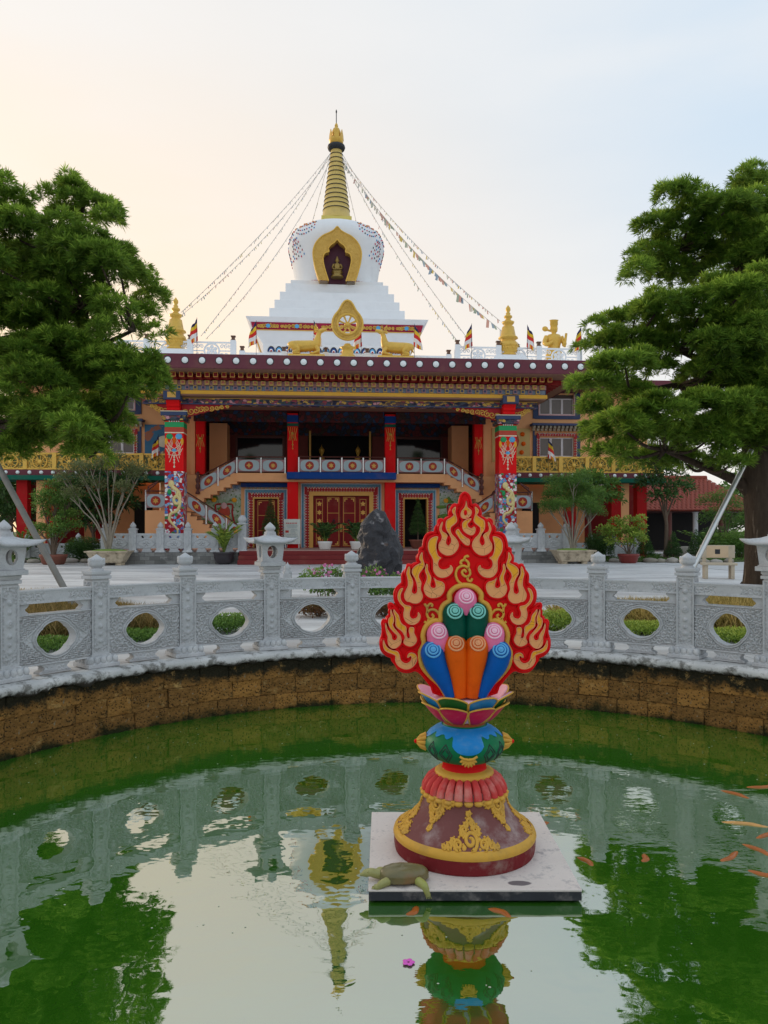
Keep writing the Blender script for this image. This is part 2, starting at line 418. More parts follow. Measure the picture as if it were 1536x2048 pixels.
def rail_mesh(L, kind):
    b = MB(); n = int(L / .007); nz = 10; z0, z1 = .70, .815; P = []; cs = swirl_field(L, .12, 31 + kind, .11)
    for j in range(nz + 1):
        z = z0 + (z1 - z0) * j / nz; row = []
        for i in range(n + 1):
            x = -L/2 + L * i / n; q = abs(x)
            edge = min(z - z0, z1 - z, L/2 - q)
            mid = .13 + .02 * math.cos((z - (z0+z1)/2) / (z1-z0) * 2*PI)
            if edge < .012: h = .008
            elif q < mid: h = .006
            elif q < mid + .012: h = 0
            else: h = .009 * carve(x, z - (z0+z1)/2, cs, .028)
            row.append((x, -.058 - h * 1.7, z))
        P.append(row)
    b.grid(P, n + 1, nz + 1, flip=False)
    b.box(-L/2, L/2, -.058, .062, z0, z1); b.box(-L/2, L/2, -.076, .070, z1 - .002, z1 + .016)
    return b.mesh('top_rail', 'grey_stone')
def bracket(L, s):
    b = MB()
    if 1:
        x0 = s * L/2; pts = [(0, .598), (.135, .598), (.128, .615), (.105, .632), (.100, .648), (.125, .668), (.14, .69), (.14, .702), (0, .702)]
        b.prism([(x0 - s * x, z) for x, z in pts], -.045, .045)
    return b
def foot():
    pts = [(-.17, .008), (-.165, .028), (-.125, .045), (-.12, .07), (-.16, .106), (.16, .106), (.12, .07), (.125, .045), (.165, .028), (.17, .008)]
    b = MB().prism(pts, -.055, .055); cs = swirl_field(.3, .1, 77, .1); P = []
    for j in range(9):
        z = .03 + .07 * j / 8; row = []
        for i in range(41):
            s = i / 40 * 2 - 1; half = .115 + .03 * abs(j - 4) / 4; x = s * half
            row.append((x, -.0565 - .009 * carve(x, z, cs, .03), z))
        P.append(row)
    return b.grid(P, 41, 9)
def post_shaft():
    b = MB(); w = .094; z0, z1 = .13, .885; nx, nz = 26, 100; cs = swirl_field(.2, .8, 5, .10)
    for face in range(4):
        P = []
        for j in range(nz + 1):
            z = z0 + (z1 - z0) * j / nz; row = []
            for i in range(nx + 1):
                x = -w + 2 * w * i / nx; e = min(w - abs(x), z - z0, z1 - z)
                zm = (z - (z0 + z1) / 2); q = abs(zm) / .36
                if e < .016: h = .010
                elif e < .022: h = 0
                elif abs(x) + max(0, q - .55) * .16 < .058 and q < .86:      # plain centre field with beads
                    h = .004
                    for bz, br in ((.22, .026), (.13, .022), (.02, .036), (-.09, .024), (-.17, .020), (-.24, .026)):
                        dd = math.hypot(x, zm - bz)
                        if dd < br: h = .004 + .013 * math.sqrt(max(0, 1 - (dd / br) ** 2)) - (.006 if br > .03 and .014 < dd < .02 else 0)
                else: h = .011 * carve(x, zm, cs, .026)
                p = Vector((x, -w - h * 1.6 + .016, z)); row.append(Matrix.Rotation(face * PI/2, 3, 'Z') @ p)
            P.append(row)
        b.grid(P, nx + 1, nz + 1)
    return b
def lotus_base():
    b = MB(); b.box(-.170, .170, -.170, .170, .004, .045)
    for face in range(4):
        Mt = Matrix.Rotation(face * PI/2, 4, 'Z'); k = len(b.v)
        for i in range(5):
            x = -.132 + .066 * i
            b.ball((x, -.134, .075), (.036, .030, .045), 8, 6)
        b.xform(Mt, k)
    b.frus(0, 0, .04, .118, .155, .155, .112, .112); b.box(-.108, .108, -.108, .108, .115, .132)
    return b
def post_cap():
    b = MB(); b.box(-.088, .088, -.088, .088, .88, .905); b.box(-.110, .110, -.110, .110, .902, .935); b.box(-.100, .100, -.100, .100, .94, .955)
    b.box(-.092, .092, -.092, .092, .93, .942); b.box(-.108, .108, -.108, .108, .953, .985); return b
def bud():
    b = MB(); b.lathe([(.072, .984), (.074, 1.0), (.058, 1.008), (.05, 1.02)], 16)
    b.lathe([(.05, 1.018), (.078, 1.035), (.084, 1.06), (.076, 1.09), (.056, 1.115), (.03, 1.135), (.0, 1.155)], 24, rf=lambda a, z: 1 + .035 * abs(math.sin(4 * a)))
    for i in range(8):
        a = i * PI/4 + PI/8; Mt = Matrix.Rotation(a, 4, 'Z') @ Matrix.Translation((.062, 0, 1.075)) @ Matrix.Rotation(R(18), 4, 'Y')
        k = len(b.v); b.ball((0, 0, 0), (.022, .036, .044), 8, 6); b.xform(Mt, k)
    return b
def oval_wall(b, w0, w1, z0, z1, y, th, rx, rz, M):
    n = 32; zc = (z0 + z1) / 2; k = len(b.v); F_, I, BI = [], [], []
    for i in range(n):
        a = 2*PI*i/n; ca, sa = math.cos(a), math.sin(a); I.append((rx * ca, -y, zc + rz * sa)); BI.append((rx * ca, -y + th, zc + rz * sa))
        s = max(abs(ca), abs(sa)); zz = zc + (z1 - z0) / 2 * sa / s; ww = w0 + (w1 - w0) * (zz - z0) / (z1 - z0)
        F_.append((ww * ca / s, -y - (ww - w0), zz))
    b.grid([I, F_], n, 2, wrap=True, smooth=False); b.grid([BI, I], n, 2, wrap=True, smooth=True); b.grid([[(p[0]*.9, p[1] + th, p[2]) for p in F_], BI], n, 2, wrap=True, smooth=False)
    b.xform(M, k)
def lantern_body():
    b = MB(); b.box(-.150, .150, -.150, .150, .984, 1.03); b.box(-.130, .130, -.130, .130, 1.03, 1.045)
    for f in range(4): oval_wall(b, .118, .138, 1.045, 1.255, .118, .035, .062, .074, Matrix.Rotation(f * PI/2, 4, 'Z'))
    return b
def lantern_roof():
    b = MB(); n = 16; P = []
    rows = [(.13, 1.240, 0), (.225, 1.252, .045), (.235, 1.268, .050), (.17, 1.292, .022), (.11, 1.318, .006), (.055, 1.345, 0)]
    for (r, z, lift) in rows:
        row = []
        for s in range(4):
            for i in range(n):
                u = -1 + 2 * i / n; c4 = abs(u) ** 5; x, y = u * r, -r; k = 1 + .11 * c4 * (lift > .01)
                p = Matrix.Rotation(s * PI/2, 3, 'Z') @ Vector((x * k, y * k, z + lift * c4)); row.append(p)
        P.append(row)
    b.grid(P, 4*n, len(rows), wrap=True, smooth=True)
    b.box(-.06, .06, -.06, .06, 1.335, 1.36)
    return b
def lantern_finial():
    b = MB(); b.box(-.055, .055, -.055, .055, 1.36, 1.385); b.box(-.042, .042, -.042, .042, 1.385, 1.40)
    b.lathe([(.042, 1.40), (.060, 1.415), (.062, 1.435), (.045, 1.455), (.028, 1.475), (0, 1.50)], 16, rf=lambda a, z: 1 + .05 * abs(math.sin(4*a))); return b
ME = dict(shaft=post_shaft().mesh('shaft', 'grey_stone'), base=lotus_base().mesh('base', 'grey_stone'), cap=post_cap().mesh('cap', 'grey_stone'), bud=bud().mesh('lotus_bud', 'grey_stone'),
          body=lantern_body().mesh('light_box', 'grey_stone'), roof=lantern_roof().mesh('lantern_roof', 'grey_stone'), fin=lantern_finial().mesh('finial', 'grey_stone'))
def ring_at(xpix):                      # angle on the post ring seen at this column
    k = (xpix - CX) / F; lo, hi = R(-100), R(100)
    fn = lambda a: (PC.x + RP * math.sin(a)) / (PC.y + RP * math.cos(a)) - k
    for _ in range(60):
        mid = (lo + hi) / 2
        if fn(mid) < 0: lo = mid
        else: hi = mid
    return lo
cols = [8, 193, 370, 540, 703, 862, 1021, 1196, 1375, 1552]
angs = [ring_at(c) for c in cols]
st = angs[1] - angs[0]; angs = [angs[0] - .44, angs[0] - .22] + angs + [angs[-1] + .22]
LANT = {2, 5, 8, 11}
PL = {2: 'stone lantern post at the far left edge, partly cut off', 3: 'second carved stone post from the left, lotus bud on top', 4: 'carved stone post with lotus bud just left of the middle-left stone lantern', 5: 'complete stone lantern post in front of the red steps',
      6: 'carved stone post with lotus bud in front of the dark scholar rock', 7: 'carved stone post wholly behind the flaming jewel sculpture', 8: 'stone lantern post half hidden behind the red flame sculpture', 9: 'carved stone post with lotus bud in front of the right trapezoid planter',
      10: 'carved stone post with lotus bud where the right prop pole meets the rail', 11: 'stone lantern post cut off by the right edge before the tree trunk', 0: 'carved stone post outside the picture far left', 1: 'carved stone post outside the picture on the left', 12: 'carved stone post outside the picture on the right'}
for i, a in enumerate(angs):
    if i in (0, 12): continue
    loc = (PC.x + RP * math.sin(a), PC.y + RP * math.cos(a), .006)
    L = i in LANT
    p = thing('lantern_post' if L else 'balustrade_post', PL[i], 'lantern' if L else 'post', loc, -a, 'stone lanterns on the pond balustrade' if L else 'posts of the pond balustrade')
    link('base', ME['base'], p, .006); link('shaft', ME['shaft'], p); link('cap', ME['cap'], p, .004)
    if L:
        link('light_box', ME['body'], p, .004); r_ = link('lantern_roof', ME['roof'], p); link('finial', ME['fin'], r_)
    else: link('lotus_bud', ME['bud'], p)
KIND = {1: 0, 2: 1, 3: 0, 4: 2, 5: 1, 6: 0, 7: 2, 8: 1, 9: 0, 10: 2, 11: 0}
SEEN = {2: 'dry brown grass', 3: 'golden dry grass and lawn', 4: 'a round green bush', 5: 'bare paving and a reddish shrub', 6: 'a dark reddish shrub', 7: 'nothing, hidden behind the flame sculpture', 8: 'a bright green hedge', 9: 'dry straw grass over green', 10: 'straw grass below the tree trunk'}
PN = {k: f'carved balustrade panel whose lobed hole shows {s}' for k, s in SEEN.items()}
PN[7] = 'carved balustrade panel mostly hidden behind the flame sculpture'
pm = {}
for i in range(1, 11):
    a, b_ = angs[i], angs[i+1]; A = Vector((PC.x + RP * math.sin(a), PC.y + RP * math.cos(a), 0)); B = Vector((PC.x + RP * math.sin(b_), PC.y + RP * math.cos(b_), 0))
    d = B - A; L = d.length - .16; k = (KIND[i], round(L, 2))
    if k[0] not in pm: pm[k[0]] = panel_mesh(k[0])
    mid = (A + B) / 2; rz = math.atan2(d.y, d.x)
    lab = PN.get(i, 'carved balustrade panel cut off at the left edge of the picture')
    p = thing('stone_balustrade', lab, 'balustrade', (mid.x, mid.y, .006), rz, 'carved panels of the pond balustrade')
    s = link('panel', pm[k[0]], p); s.scale.x = L / .86
    link('top_rail', rail_mesh(L, KIND[i]), p, .004)
    bracket(L, -1).build('bracket', 'grey_stone', p, .004); bracket(L, 1).build('bracket', 'grey_stone', p, .004); foot().build('foot_block', 'grey_stone', p, .004)
# ------------------------------------------------------------------ flaming jewel sculpture on its slab in the pond
def paint(name, col, dirt='#6b5a48', damt=.25, rough=.42, dscale=5, bump=.12): return mk(name, col, rough, .10, 9, bump, 45, 0, .12, dirt, damt, dscale)
paint('st_red', (.72, .002, .004), (.50, .006, .006), .5, .33, 4); paint('st_gold', (.70, .38, .06), (.30, .19, .08), .5); paint('st_pink', (.86, .20, .38), (.70, .16, .28), .5); paint('st_pale_pink', (.86, .55, .66), (.6, .4, .45), .3)
paint('st_green', (.001, .075, .045), (.01, .13, .09), .4, .4); paint('st_orange', (.78, .115, .004), (.50, .07, .004), .5); paint('st_blue', (.002, .105, .42), (.004, .07, .28), .5); paint('st_blue2', (.018, .23, .58), (.22, .36, .50), .5, .4, 6)
paint('st_mint', (.22, .58, .50)); paint('st_sky', (.12, .42, .74)); paint('st_peach', (.80, .36, .17)); paint('st_lpink', (.93, .55, .66))
paint('st_crimson', (.60, .012, .07), (.8, .3, .4), .3); paint('st_leaf', (.02, .14, .03)); paint('st_brown', (.38, .085, .028)); paint('st_vase', (.006, .16, .060), (.10, .28, .16), .5, .45, 4)
paint('st_mauve', (.20, .072, .066), (.50, .40, .37), .8, .6, 3.2, .2); paint('st_maroon', (.20, .020, .024), (.36, .24, .20), .7, .65, 6, .3); paint('st_rose', (.60, .055, .05), (.72, .34, .28), .7); paint('st_crimson2', (.30, .02, .02))
mk('st_line', (.012, .035, .028), .6)
t = NT('st_flame'); z = t.sep(t.tc('Generated'))[2]
c = t.mix(t.mr(t.math('ADD', z, t.math('MULTIPLY', t.noise(5), .25)), .42, .66), (.82, .36, .13), (.84, .38, .008))
c = t.mix(t.math('MULTIPLY', t.mr(t.noise(14, 6, .7), .56, .7), .5), c, (.42, .18, .04))
c = t.mix(t.mr(t.vor(9, None, 'DISTANCE_TO_EDGE'), .012, .0), c, (.25, .08, .02))
t.bump(t.noise(40, 5), .2); t.done(c, .5, 0, .4)
t = NT('slab_top')
c = t.mix(t.noise(3, 7, .65), (.56, .48, .43), (.88, .78, .70)); c = t.mix(t.mr(t.noise(6, 7, .75),   .52, .7), c, (.36, .32, .31))
dsp = t.node('ShaderNodeVectorMath', operation='DISTANCE'); t.l.new(t.map((1, 2.2, 1)), dsp.inputs[0]); dsp.inputs[1].default_value = (.26, -1.12, 0)
c = t.mix(t.mr(t.math('ADD', dsp.outputs['Value'], t.math('MULTIPLY', t.noise(9, 4), .06)), .10, .085), c, (.17, .14, .14)); c = t.mix(t.math('MULTIPLY', t.mr(t.noise(30, 4, .7), .58, .72), .5), c, (.30, .26, .25))
t.bump(t.noise(25, 6), .35); t.done(c, .65, 0, .3)
mk('slab_edge', (.028, .028, .034), .45, .5, 12, .3, 40, dirt=(.3, .26, .24), damt=.6, dscale=9)
SX, SY, SZ = .505, 4.85, -.585
AX, SS = 925.0, F / SY                                   # sculpture axis column, px per metre
def fl(zx, zy): return ((750 + zx / 8.533 - AX) / SS, CAMZ - (985 + zy / 8.533 - HY) / SS)     # traced in a close-up, left half
def z6(x, y): return ((740 + x / 4.151 - AX) / SS, CAMZ - (980 + y / 4.151 - HY) / SS)
def r3(x, y): return ((860 + x / 6.4 - AX) / SS, CAMZ - (985 + y / 6.4 - HY) / SS)
def P2(fn, s, off=0):
    q = [float(x) for x in s.replace(';', ' ').replace(',', ' ').split()]
    return [fn(q[i], q[i+1] + off) for i in range(0, len(q), 2)]
B0 = 1536
slab = thing('stone_slab', 'square pale stone slab with dark edge standing in the pond', 'slab', (SX, SY, SZ))
W = .592
MB().box(-W, W, -W, W, -.012, 0).build('slab_top', 'slab_top', slab, .004); MB().box(-W + .002, W - .002, -W + .002, W - .002, -.062, -.0125).build('slab_edge', 'slab_edge', slab, .004)
MB().box(-.4, .4, -.4, .4, -.6, -.0625).build('pedestal', 'slab_edge', slab)
S = thing('jewel_sculpture', 'painted flaming jewel sculpture with lotus and bell base in the pond', 'sculpture', (SX, SY, SZ + .002))
oz = -SZ - .002
# -- bell base
prof = [(.435, 0), (.441, .03), (.443, .085)]
MB().lathe(prof, 64).build('base_rim', 'st_maroon', S)
MB().lathe([(.443, .086), (.447, .100), (.440, .122), (.418, .136)], 64, caps=False).build('gold_band', 'st_gold', S)
BP = [(.42, .134), (.385, .155), (.35, .185), (.315, .215), (.287, .247), (.268, .28), (.256, .32), (.248, .36), (.243, .40)]
def bell_r(z):
    for (r0, z0), (r1, z1) in zip(BP, BP[1:]):
        if z <= z1: return r0 + (r1 - r0) * max(0, (z - z0) / (z1 - z0))
    return BP[-1][0]
MB().lathe(BP + [(.1, .42)], 64).build('bell', 'st_mauve', S)
np_ = 26
pet = MB().lathe([(.225, .345), (.236, .36), (.228, .39), (.205, .425), (.17, .462)], 48).build('petal_ring', 'st_crimson2', S)
for i in range(np_):
    a = 2*PI*(i + .5)/np_; ca, sa = math.cos(a), math.sin(a)
    o = MB().tube([(r * ca, r * sa, z) for r, z in ((.160, .462), (.190, .452), (.218, .428), (.237, .395), (.243, .365))], [.016, .022, .025, .027, .028], 8).build('fluted_petal', 'st_rose', pet)
    MB().ball((.250 * ca, .250 * sa, .350), (.030, .030, .019), 8, 6).build('petal_tip', 'st_gold', o)
MB().lathe([(.15, .452), (.176, .455), (.186, .468), (.182, .484), (.16, .494), (.14, .500)], 48).build('gold_ring', 'st_gold', S)
MB().lathe([(.142, .498), (.136, .51), (.137, .57)], 40).build('neck', 'st_red', S)
def on_bell(s, z, lift):              # s: arc length from the middle, z above base
    r = bell_r(z) + lift; a = s / bell_r(z); return (r * math.sin(a), -r * math.cos(a), z)
def spiral(cx, cz, r, d, turns, a0, n=22):
    return [(cx + d * r * (1 - .86 * i / n) * math.cos(a0 + turns * 2*PI*i/n), cz + r * (1 - .86 * i / n) * math.sin(a0 + turns * 2*PI*i/n)) for i in range(n + 1)]
tri_rows = [(-.045, .205, .018, 1), (.045, .205, .018, -1), (-.10, .172, .016, -1), (.10, .172, .016, 1), (-.022, .245, .014, 1), (.022, .245, .014, -1), (.0, .178, .044, 1), (-.075, .160, .026, -1), (.075, .160, .026, 1), (-.125, .152, .018, -1), (.125, .152, .018, 1), (-.035, .222, .022, -1), (.035, .222, .022, 1), (0, .262, .020, 1), (0, .300, .015, -1), (-.16, .146, .012, 1), (.16, .146, .012, -1)]
def ornament(up, rot):
    m = MB()
    for (s, z, r, d) in tri_rows:
        zz = z if up else .505 - z * 1.0; 
        if not up: s *= .82; r *= 1.0
        pts = [on_bell(q, max(.137, min(.36, w)), .006) for q, w in spiral(s, zz, r, d, 1.6, -PI/2 if up else PI/2)]
        m.tube(pts, [.0085 * (r / .02) ** .35] * len(pts), 6)
        
        for k in range(5):
            a = k * 1.256; p = on_bell(s + r * 1.15 * math.cos(a), max(.139, min(.355, zz + r * 1.15 * math.sin(a))), .001); m.ball(p, r * .34, 7, 5)
    for k, v in enumerate(m.v):       # keep the relief shallow on the bell
        r = math.hypot(v[0], v[1]); br_ = bell_r(v[2]); q = br_ + max(-.004, min(.013, r - br_)); m.v[k] = (v[0] / r * q, v[1] / r * q, v[2])
    return m.build('scroll_ornament', 'st_gold', S, rotz=rot)
for k in range(4): ornament(True, k * PI/2); ornament(False, k * PI/2 + PI/4)
# -- vase
VP = [(.13, .55), (.175, .56), (.215, .585), (.243, .62), (.252, .655), (.243, .69), (.215, .725), (.18, .75), (.14, .768), (.13, .785)]
def vase_r(z):
    for (r0, z0), (r1, z1) in zip(VP, VP[1:]):
        if z <= z1: return r0 + (r1 - r0) * max(0, (z - z0) / (z1 - z0))
    return VP[-1][0]
vp = [(v[0], v[1]) for v in spline([(r, z, 0) for r, z in VP], 4)]
vase = MB().lathe(vp, 56).build('vase', 'st_vase', S)
m = MB(); n = 96; P = []
for j in range(12):
    row = []
    for i in range(n):
        a = 2*PI*i/n; q = (a + PI/2) % (PI/2) - PI/4; big = abs(((a + PI/2 + PI/4) % (PI/2)) - PI/4)   # big lobes at 0, 90 ...
        lim = .640 + (0 if abs(math.sin(a)) > .7 else .055) + .075 * (1 - math.sqrt(max(0, 1 - (min(big, .42) / .42) ** 2))) if big < .42 else   .730 + .010 * math.cos((big - .42) * 18)
        z = lim + (.772 - lim) * j / 11; r = vase_r(z) + .005
        row.append((r * math.cos(a), r * math.sin(a), z))
    P.append(row)
m.grid(P, n, 12, wrap=True, flip=False); m.build('blue_collar', 'st_blue2', vase)
m = MB()
for a0 in [k * PI/2 + PI/4 + d for k in range(4) for d in (-.21, .21)]:
    for sc in (1, .62):
        pts = []
        for (da, dz) in ((0, .058), (.18, 0), (0, -.058), (-.18, 0)):
            for tt in range(6):
                nx = [(0, .058), (.18, 0), (0, -.058), (-.18, 0)]; i0 = [(0, .058), (.18, 0), (0, -.058), (-.18, 0)].index((da, dz)); e = nx[(i0 + 1) % 4]
                ww = tt / 6; s_, zz = da + (e[0] - da) * ww, .635 + sc * (dz + (e[1] - dz) * ww); a = a0 + s_ * sc; r = vase_r(zz) + .0005
                pts.append((r * math.cos(a), r * math.sin(a), zz))
        m.tube(pts, .0045, 5, closed=True)
stuff(m.build('lozenge_lines', 'st_line', vase))
def fan(rot, tip):
    f = MB()
    for k in range(7):
        a = R(-66 + 22 * k); L = .052
        Mt = Matrix.Translation((0, -.243, .622)) @ Matrix.Rotation(-a, 4, 'Y') @ Matrix.Translation((0, 0, -L * .55))
        f.ball((0, 0, 0), (.0105, .013, L * .55), 7, 6); f.xform(Mt, len(f.v) - 49)
    f.tube([(-.052, -.248, .634), (-.03, -.256, .622), (0, -.259, .617), (.03, -.256, .622), (.052, -.248, .634)], .008, 6)
    o = f.build('gold_fan', 'st_gold', S, rotz=rot)
    return o
fan(0, 0)
for rot in (PI/2, -PI/2):
    f = MB()
    for k in range(9):
        a = 2*PI*k/9; f.tube([(.036 * math.cos(a), -.238, .66 + .045 * math.sin(a)), (.028 * math.cos(a), -.272, .66 + .034 * math.sin(a)), (.008 * math.cos(a), -.298, .66 + .010 * math.sin(a))], [.016, .012, .006], 6)
    o = f.build('gold_fan', 'st_gold', S, rotz=rot); MB().ball((0, -.302, .66), .014, 8, 6).build('red_bead', 'st_red', o)
MB().lathe([(.13, .775), (.134, .782), (.134, .80), (.125, .808)], 40).build('neck', 'st_brown', S)
# -- lotus
def petal(rot, tall, mat_out, mat_in, k):
    m = MB(); nu, nv = 13, 12; rows = []; 
    for j in range(nv + 1):
        t_ = j / nv; row = []
        for i in range(nu + 1):
            s_ = i / nu * 2 - 1
            tt = t_ * (1 - .16 * abs(s_) ** 3 * t_)
            wf = (.62 + .40 * math.sin(min(tt / .72, 1) * PI/2)) * (1 if tt < .72 else math.sqrt(max(0, 1 - ((tt - .72) / .36) ** 2)))
            if tall: r = .125 + .160 * tt ** .75 + .022 * tt ** 6; z = .795 + .195 * tt ** 1.1
            else: r = .135 + .132 * tt ** .65 + .016 * tt ** 6; z = .793 + .130 * tt ** 1.15
            r -= .02 * s_ * s_ * (1 - tt * .6); a = s_ * R(21.5) * wf
            row.append(Vector((r * math.sin(a), -r * math.cos(a), z)))
        rows.append(row)
    m.grid(rows, nu + 1, nv + 1, 0)
    inner = [[p + Vector((-p.x, -p.y, 0)).normalized() * .012 + Vector((0, 0, .002)) for p in row] for row in rows]
    m.grid(inner, nu + 1, nv + 1, 1, flip=True)
    edge = [rows[j][0] for j in range(nv + 1)] + rows[nv][1:nu] + [rows[j][nu] for j in range(nv, -1, -1)]
    edin = [inner[j][0] for j in range(nv + 1)] + inner[nv][1:nu] + [inner[j][nu] for j in range(nv, -1, -1)]
    m.grid([edge, edin], len(edge), 2, 1)
    o = m.build('petal', [mat_out, mat_in], S, rotz=rot)
    MB().tube([p + Vector((p.x, p.y, 0)).normalized() * .001 for p in edge], .0052, 6).build('gold_edge', 'st_gold', o)
for k in range(8):
    a = PI/8 + k * PI/4
    petal(a, True, 'st_leaf' if k % 2 else 'st_blue2', 'st_pale_pink', k); petal(a, False, 'st_crimson', 'st_gold', k)
MB().lathe([(.12, .795), (.17, .82), (.205, .88), (.21, .93), (.16, .945), (.0, .95)], 40).build('lotus_dish', 'st_pale_pink', S)
# -- flame panel: outline traced for one half and mirrored
OUT = P2(fl, '1490,15 1430,70 1405,160 1385,235 1320,215 1270,260 1235,340 1240,400 1275,425 1190,440 1145,475 1120,495 1085,465 1045,490 1045,545 1005,590 990,640 1010,690 960,690 890,700 835,740 805,810 790,890 775,960 745,950 725,985 725,1040 690,1080 685,1140 700,1195 630,1215 580,1250 555,1235 520,1235 510,1290 470,1340 435,1390 430,1460 435,1536') + \
    P2(fl, '415,15 360,60 310,130 300,220 320,320 370,390 415,430 385,480 340,440 280,390 225,350 205,370 215,450 225,540 170,580 145,640 105,630 88,680 100,760 95,860 65,960 65,1060 90,1140 160,1210 250,1250 265,1300 320,1370 370,1450 450,1490 550,1490 640,1465 720,1500 800,1580 930,1740 1055,1875', B0)
half = [(x, z + oz) for x, z in OUT]
out = half + [(-x, z) for x, z in half[::-1] if abs(x) > .002]
sm = [(p[0], p[1]) for p in spline([(x, z, 0) for x, z in out], 3, True)]
TH = .055
m = MB().prism(sm, -TH, TH)
pan = m.build('flame_panel', 'st_red', S)
MB().tube([(x * .992, -TH + .004, z) for x, z in sm], .011, 8, closed=True).build('raised_rim', 'st_red', pan)
FL = ['1330,250 1275,300 1280,350 1300,390 1240,440 1180,480 1165,560 1180,640 1230,720 1260,800 1250,860 1210,910 1165,870 1170,800 1190,740 1160,700 1110,670 1090,620 1105,550 1110,500 1075,560 1060,630 1080,690 1100,750 1090,810 1050,880 1050,960 1090,1020 1180,1065 1270,1050 1340,990 1375,920 1370,850 1330,780 1270,720 1240,650 1250,590 1310,540 1350,490 1340,420 1320,340',
 '1030,755 960,760 900,800 870,870 870,950 890,1020 930,1090 955,1160 955,1240 960,1320 990,1380 1040,1425 1110,1440 1190,1420 1250,1370 1280,1310 1270,1260 1240,1235 1235,1270 1190,1295 1130,1310 1080,1300 1040,1260 1030,1200 1050,1140 1085,1110 1040,1080 1010,1010 1000,920 1010,840',
 '765,1015 730,1075 722,1130 750,1190 660,1240 605,1300 600,1370 640,1440 665,1500 680,1556 690,1636 675,1701 630,1721 590,1686 595,1626 610,1566 610,1510 590,1450 560,1380 560,1310 550,1255 525,1290 505,1370 520,1440 530,1500 530,1576 500,1646 470,1716 475,1786 510,1836 560,1846 600,1866 680,1871 740,1836 770,1776 765,1716 740,1656 740,1596 750,1536 735,1490 710,1440 715,1380 760,1310 800,1250 800,1200 775,1120 770,1060',
 '845,1210 825,1260 820,1330 845,1400 850,1460 830,1520 800,1596 800,1656 830,1726 890,1771 960,1781 1050,1761 1110,1706 1140,1636 1140,1566 1110,1520 1050,1500 1000,1480 960,1440 985,1500 1000,1566 990,1611 950,1621 905,1596 900,1546 910,1500 915,1440 885,1370 860,1310 860,1250',
 '440,1616 390,1646 360,1716 360,1796 400,1876 450,1926 470,1966 455,2036 460,2106 490,2176 550,2221 620,2231 690,2196 730,2136 735,2076 700,2026 695,2086 660,2126 600,2136 560,2096 555,2026 575,1966 570,1926 490,1906 430,1856 400,1786 405,1716 430,1656',
 '240,1976 235,2036 240,2096 205,2136 200,2216 230,2286 290,2356 340,2406 350,2456 310,2501 260,2476 250,2416 220,2366 180,2306 165,2246 150,2206 150,2276 170,2376 190,2436 190,2516 210,2586 270,2631 340,2616 400,2556 415,2486 400,2416 350,2356 300,2296 270,2236 290,2176 285,2096 260,2036',
 '290,1976 290,2036 320,2116 320,2216 340,2276 420,2336 460,2396 480,2456 455,2526 490,2571 570,2596 640,2561 675,2496 660,2436 630,2376 630,2316 620,2281 560,2281 545,2336 560,2406 560,2456 530,2466 500,2416 500,2336 490,2266 430,2226 390,2156 370,2076 320,2016',
 '115,2486 110,2566 130,2646 190,2696 270,2726 320,2756 315,2826 350,2906 410,2956 490,2981 570,2966 640,2906 680,2826 670,2756 630,2716 570,2706 530,2736 520,2786 545,2776 570,2756 590,2786 570,2846 510,2886 440,2866 400,2816 385,2746 350,2686 270,2666 190,2626 150,2576 130,2526']
FC = ['430,110 440,190 490,235 485,290 435,335 380,330 358,290 372,240 405,200 420,160', '490,335 430,350 385,385 378,430 390,480 430,520 490,545 530,520 542,470 525,440 495,462 455,445 440,405 465,375', '325,470 295,505 330,565 370,620 420,665 462,668 468,605 430,580 385,545 352,505']
def tongue(poly):
    sp = [(p[0], p[1]) for p in spline([(x, z, 0) for x, z in poly], 3, True)]
    n = len(sp); ar = sum(sp[i][0] * sp[(i+1) % n][1] - sp[(i+1) % n][0] * sp[i][1] for i in range(n))
    if ar < 0: sp = sp[::-1]
    def offs(d):
        o_ = []
        for i in range(n):
            tx, tz = sp[(i+1) % n][0] - sp[i-1][0], sp[(i+1) % n][1] - sp[i-1][1]; L = math.hypot(tx, tz) or 1
            o_.append((sp[i][0] + tz / L * d, sp[i][1] - tx / L * d))
        return o_
    o = MB().prism(offs(.001), -TH - .016, -TH + .01).build('flame_tongue', 'st_flame', S)
    MB().tube([(x, -TH - .010, z) for x, z in offs(.0075)], .0085, 7, closed=True).build('red_border', 'st_red', o)
    MB().tube([(x, -TH - .0165, z) for x, z in offs(-.001)], .0032, 5, closed=True).build('painted_edge', 'st_peach', o)
for s_ in FL:
    q = [(x, z + oz) for x, z in P2(fl, s_)]
    tongue(q); tongue([(-x, z) for x, z in q])
for s_ in FC: tongue([(x, z + oz) for x, z in P2(r3, s_)])
MB().ball((r3(418, 262)[0], -TH - .016, r3(418, 262)[1] + oz), (.011, .008, .018), 8, 6).build('red_drop', 'st_red', S)
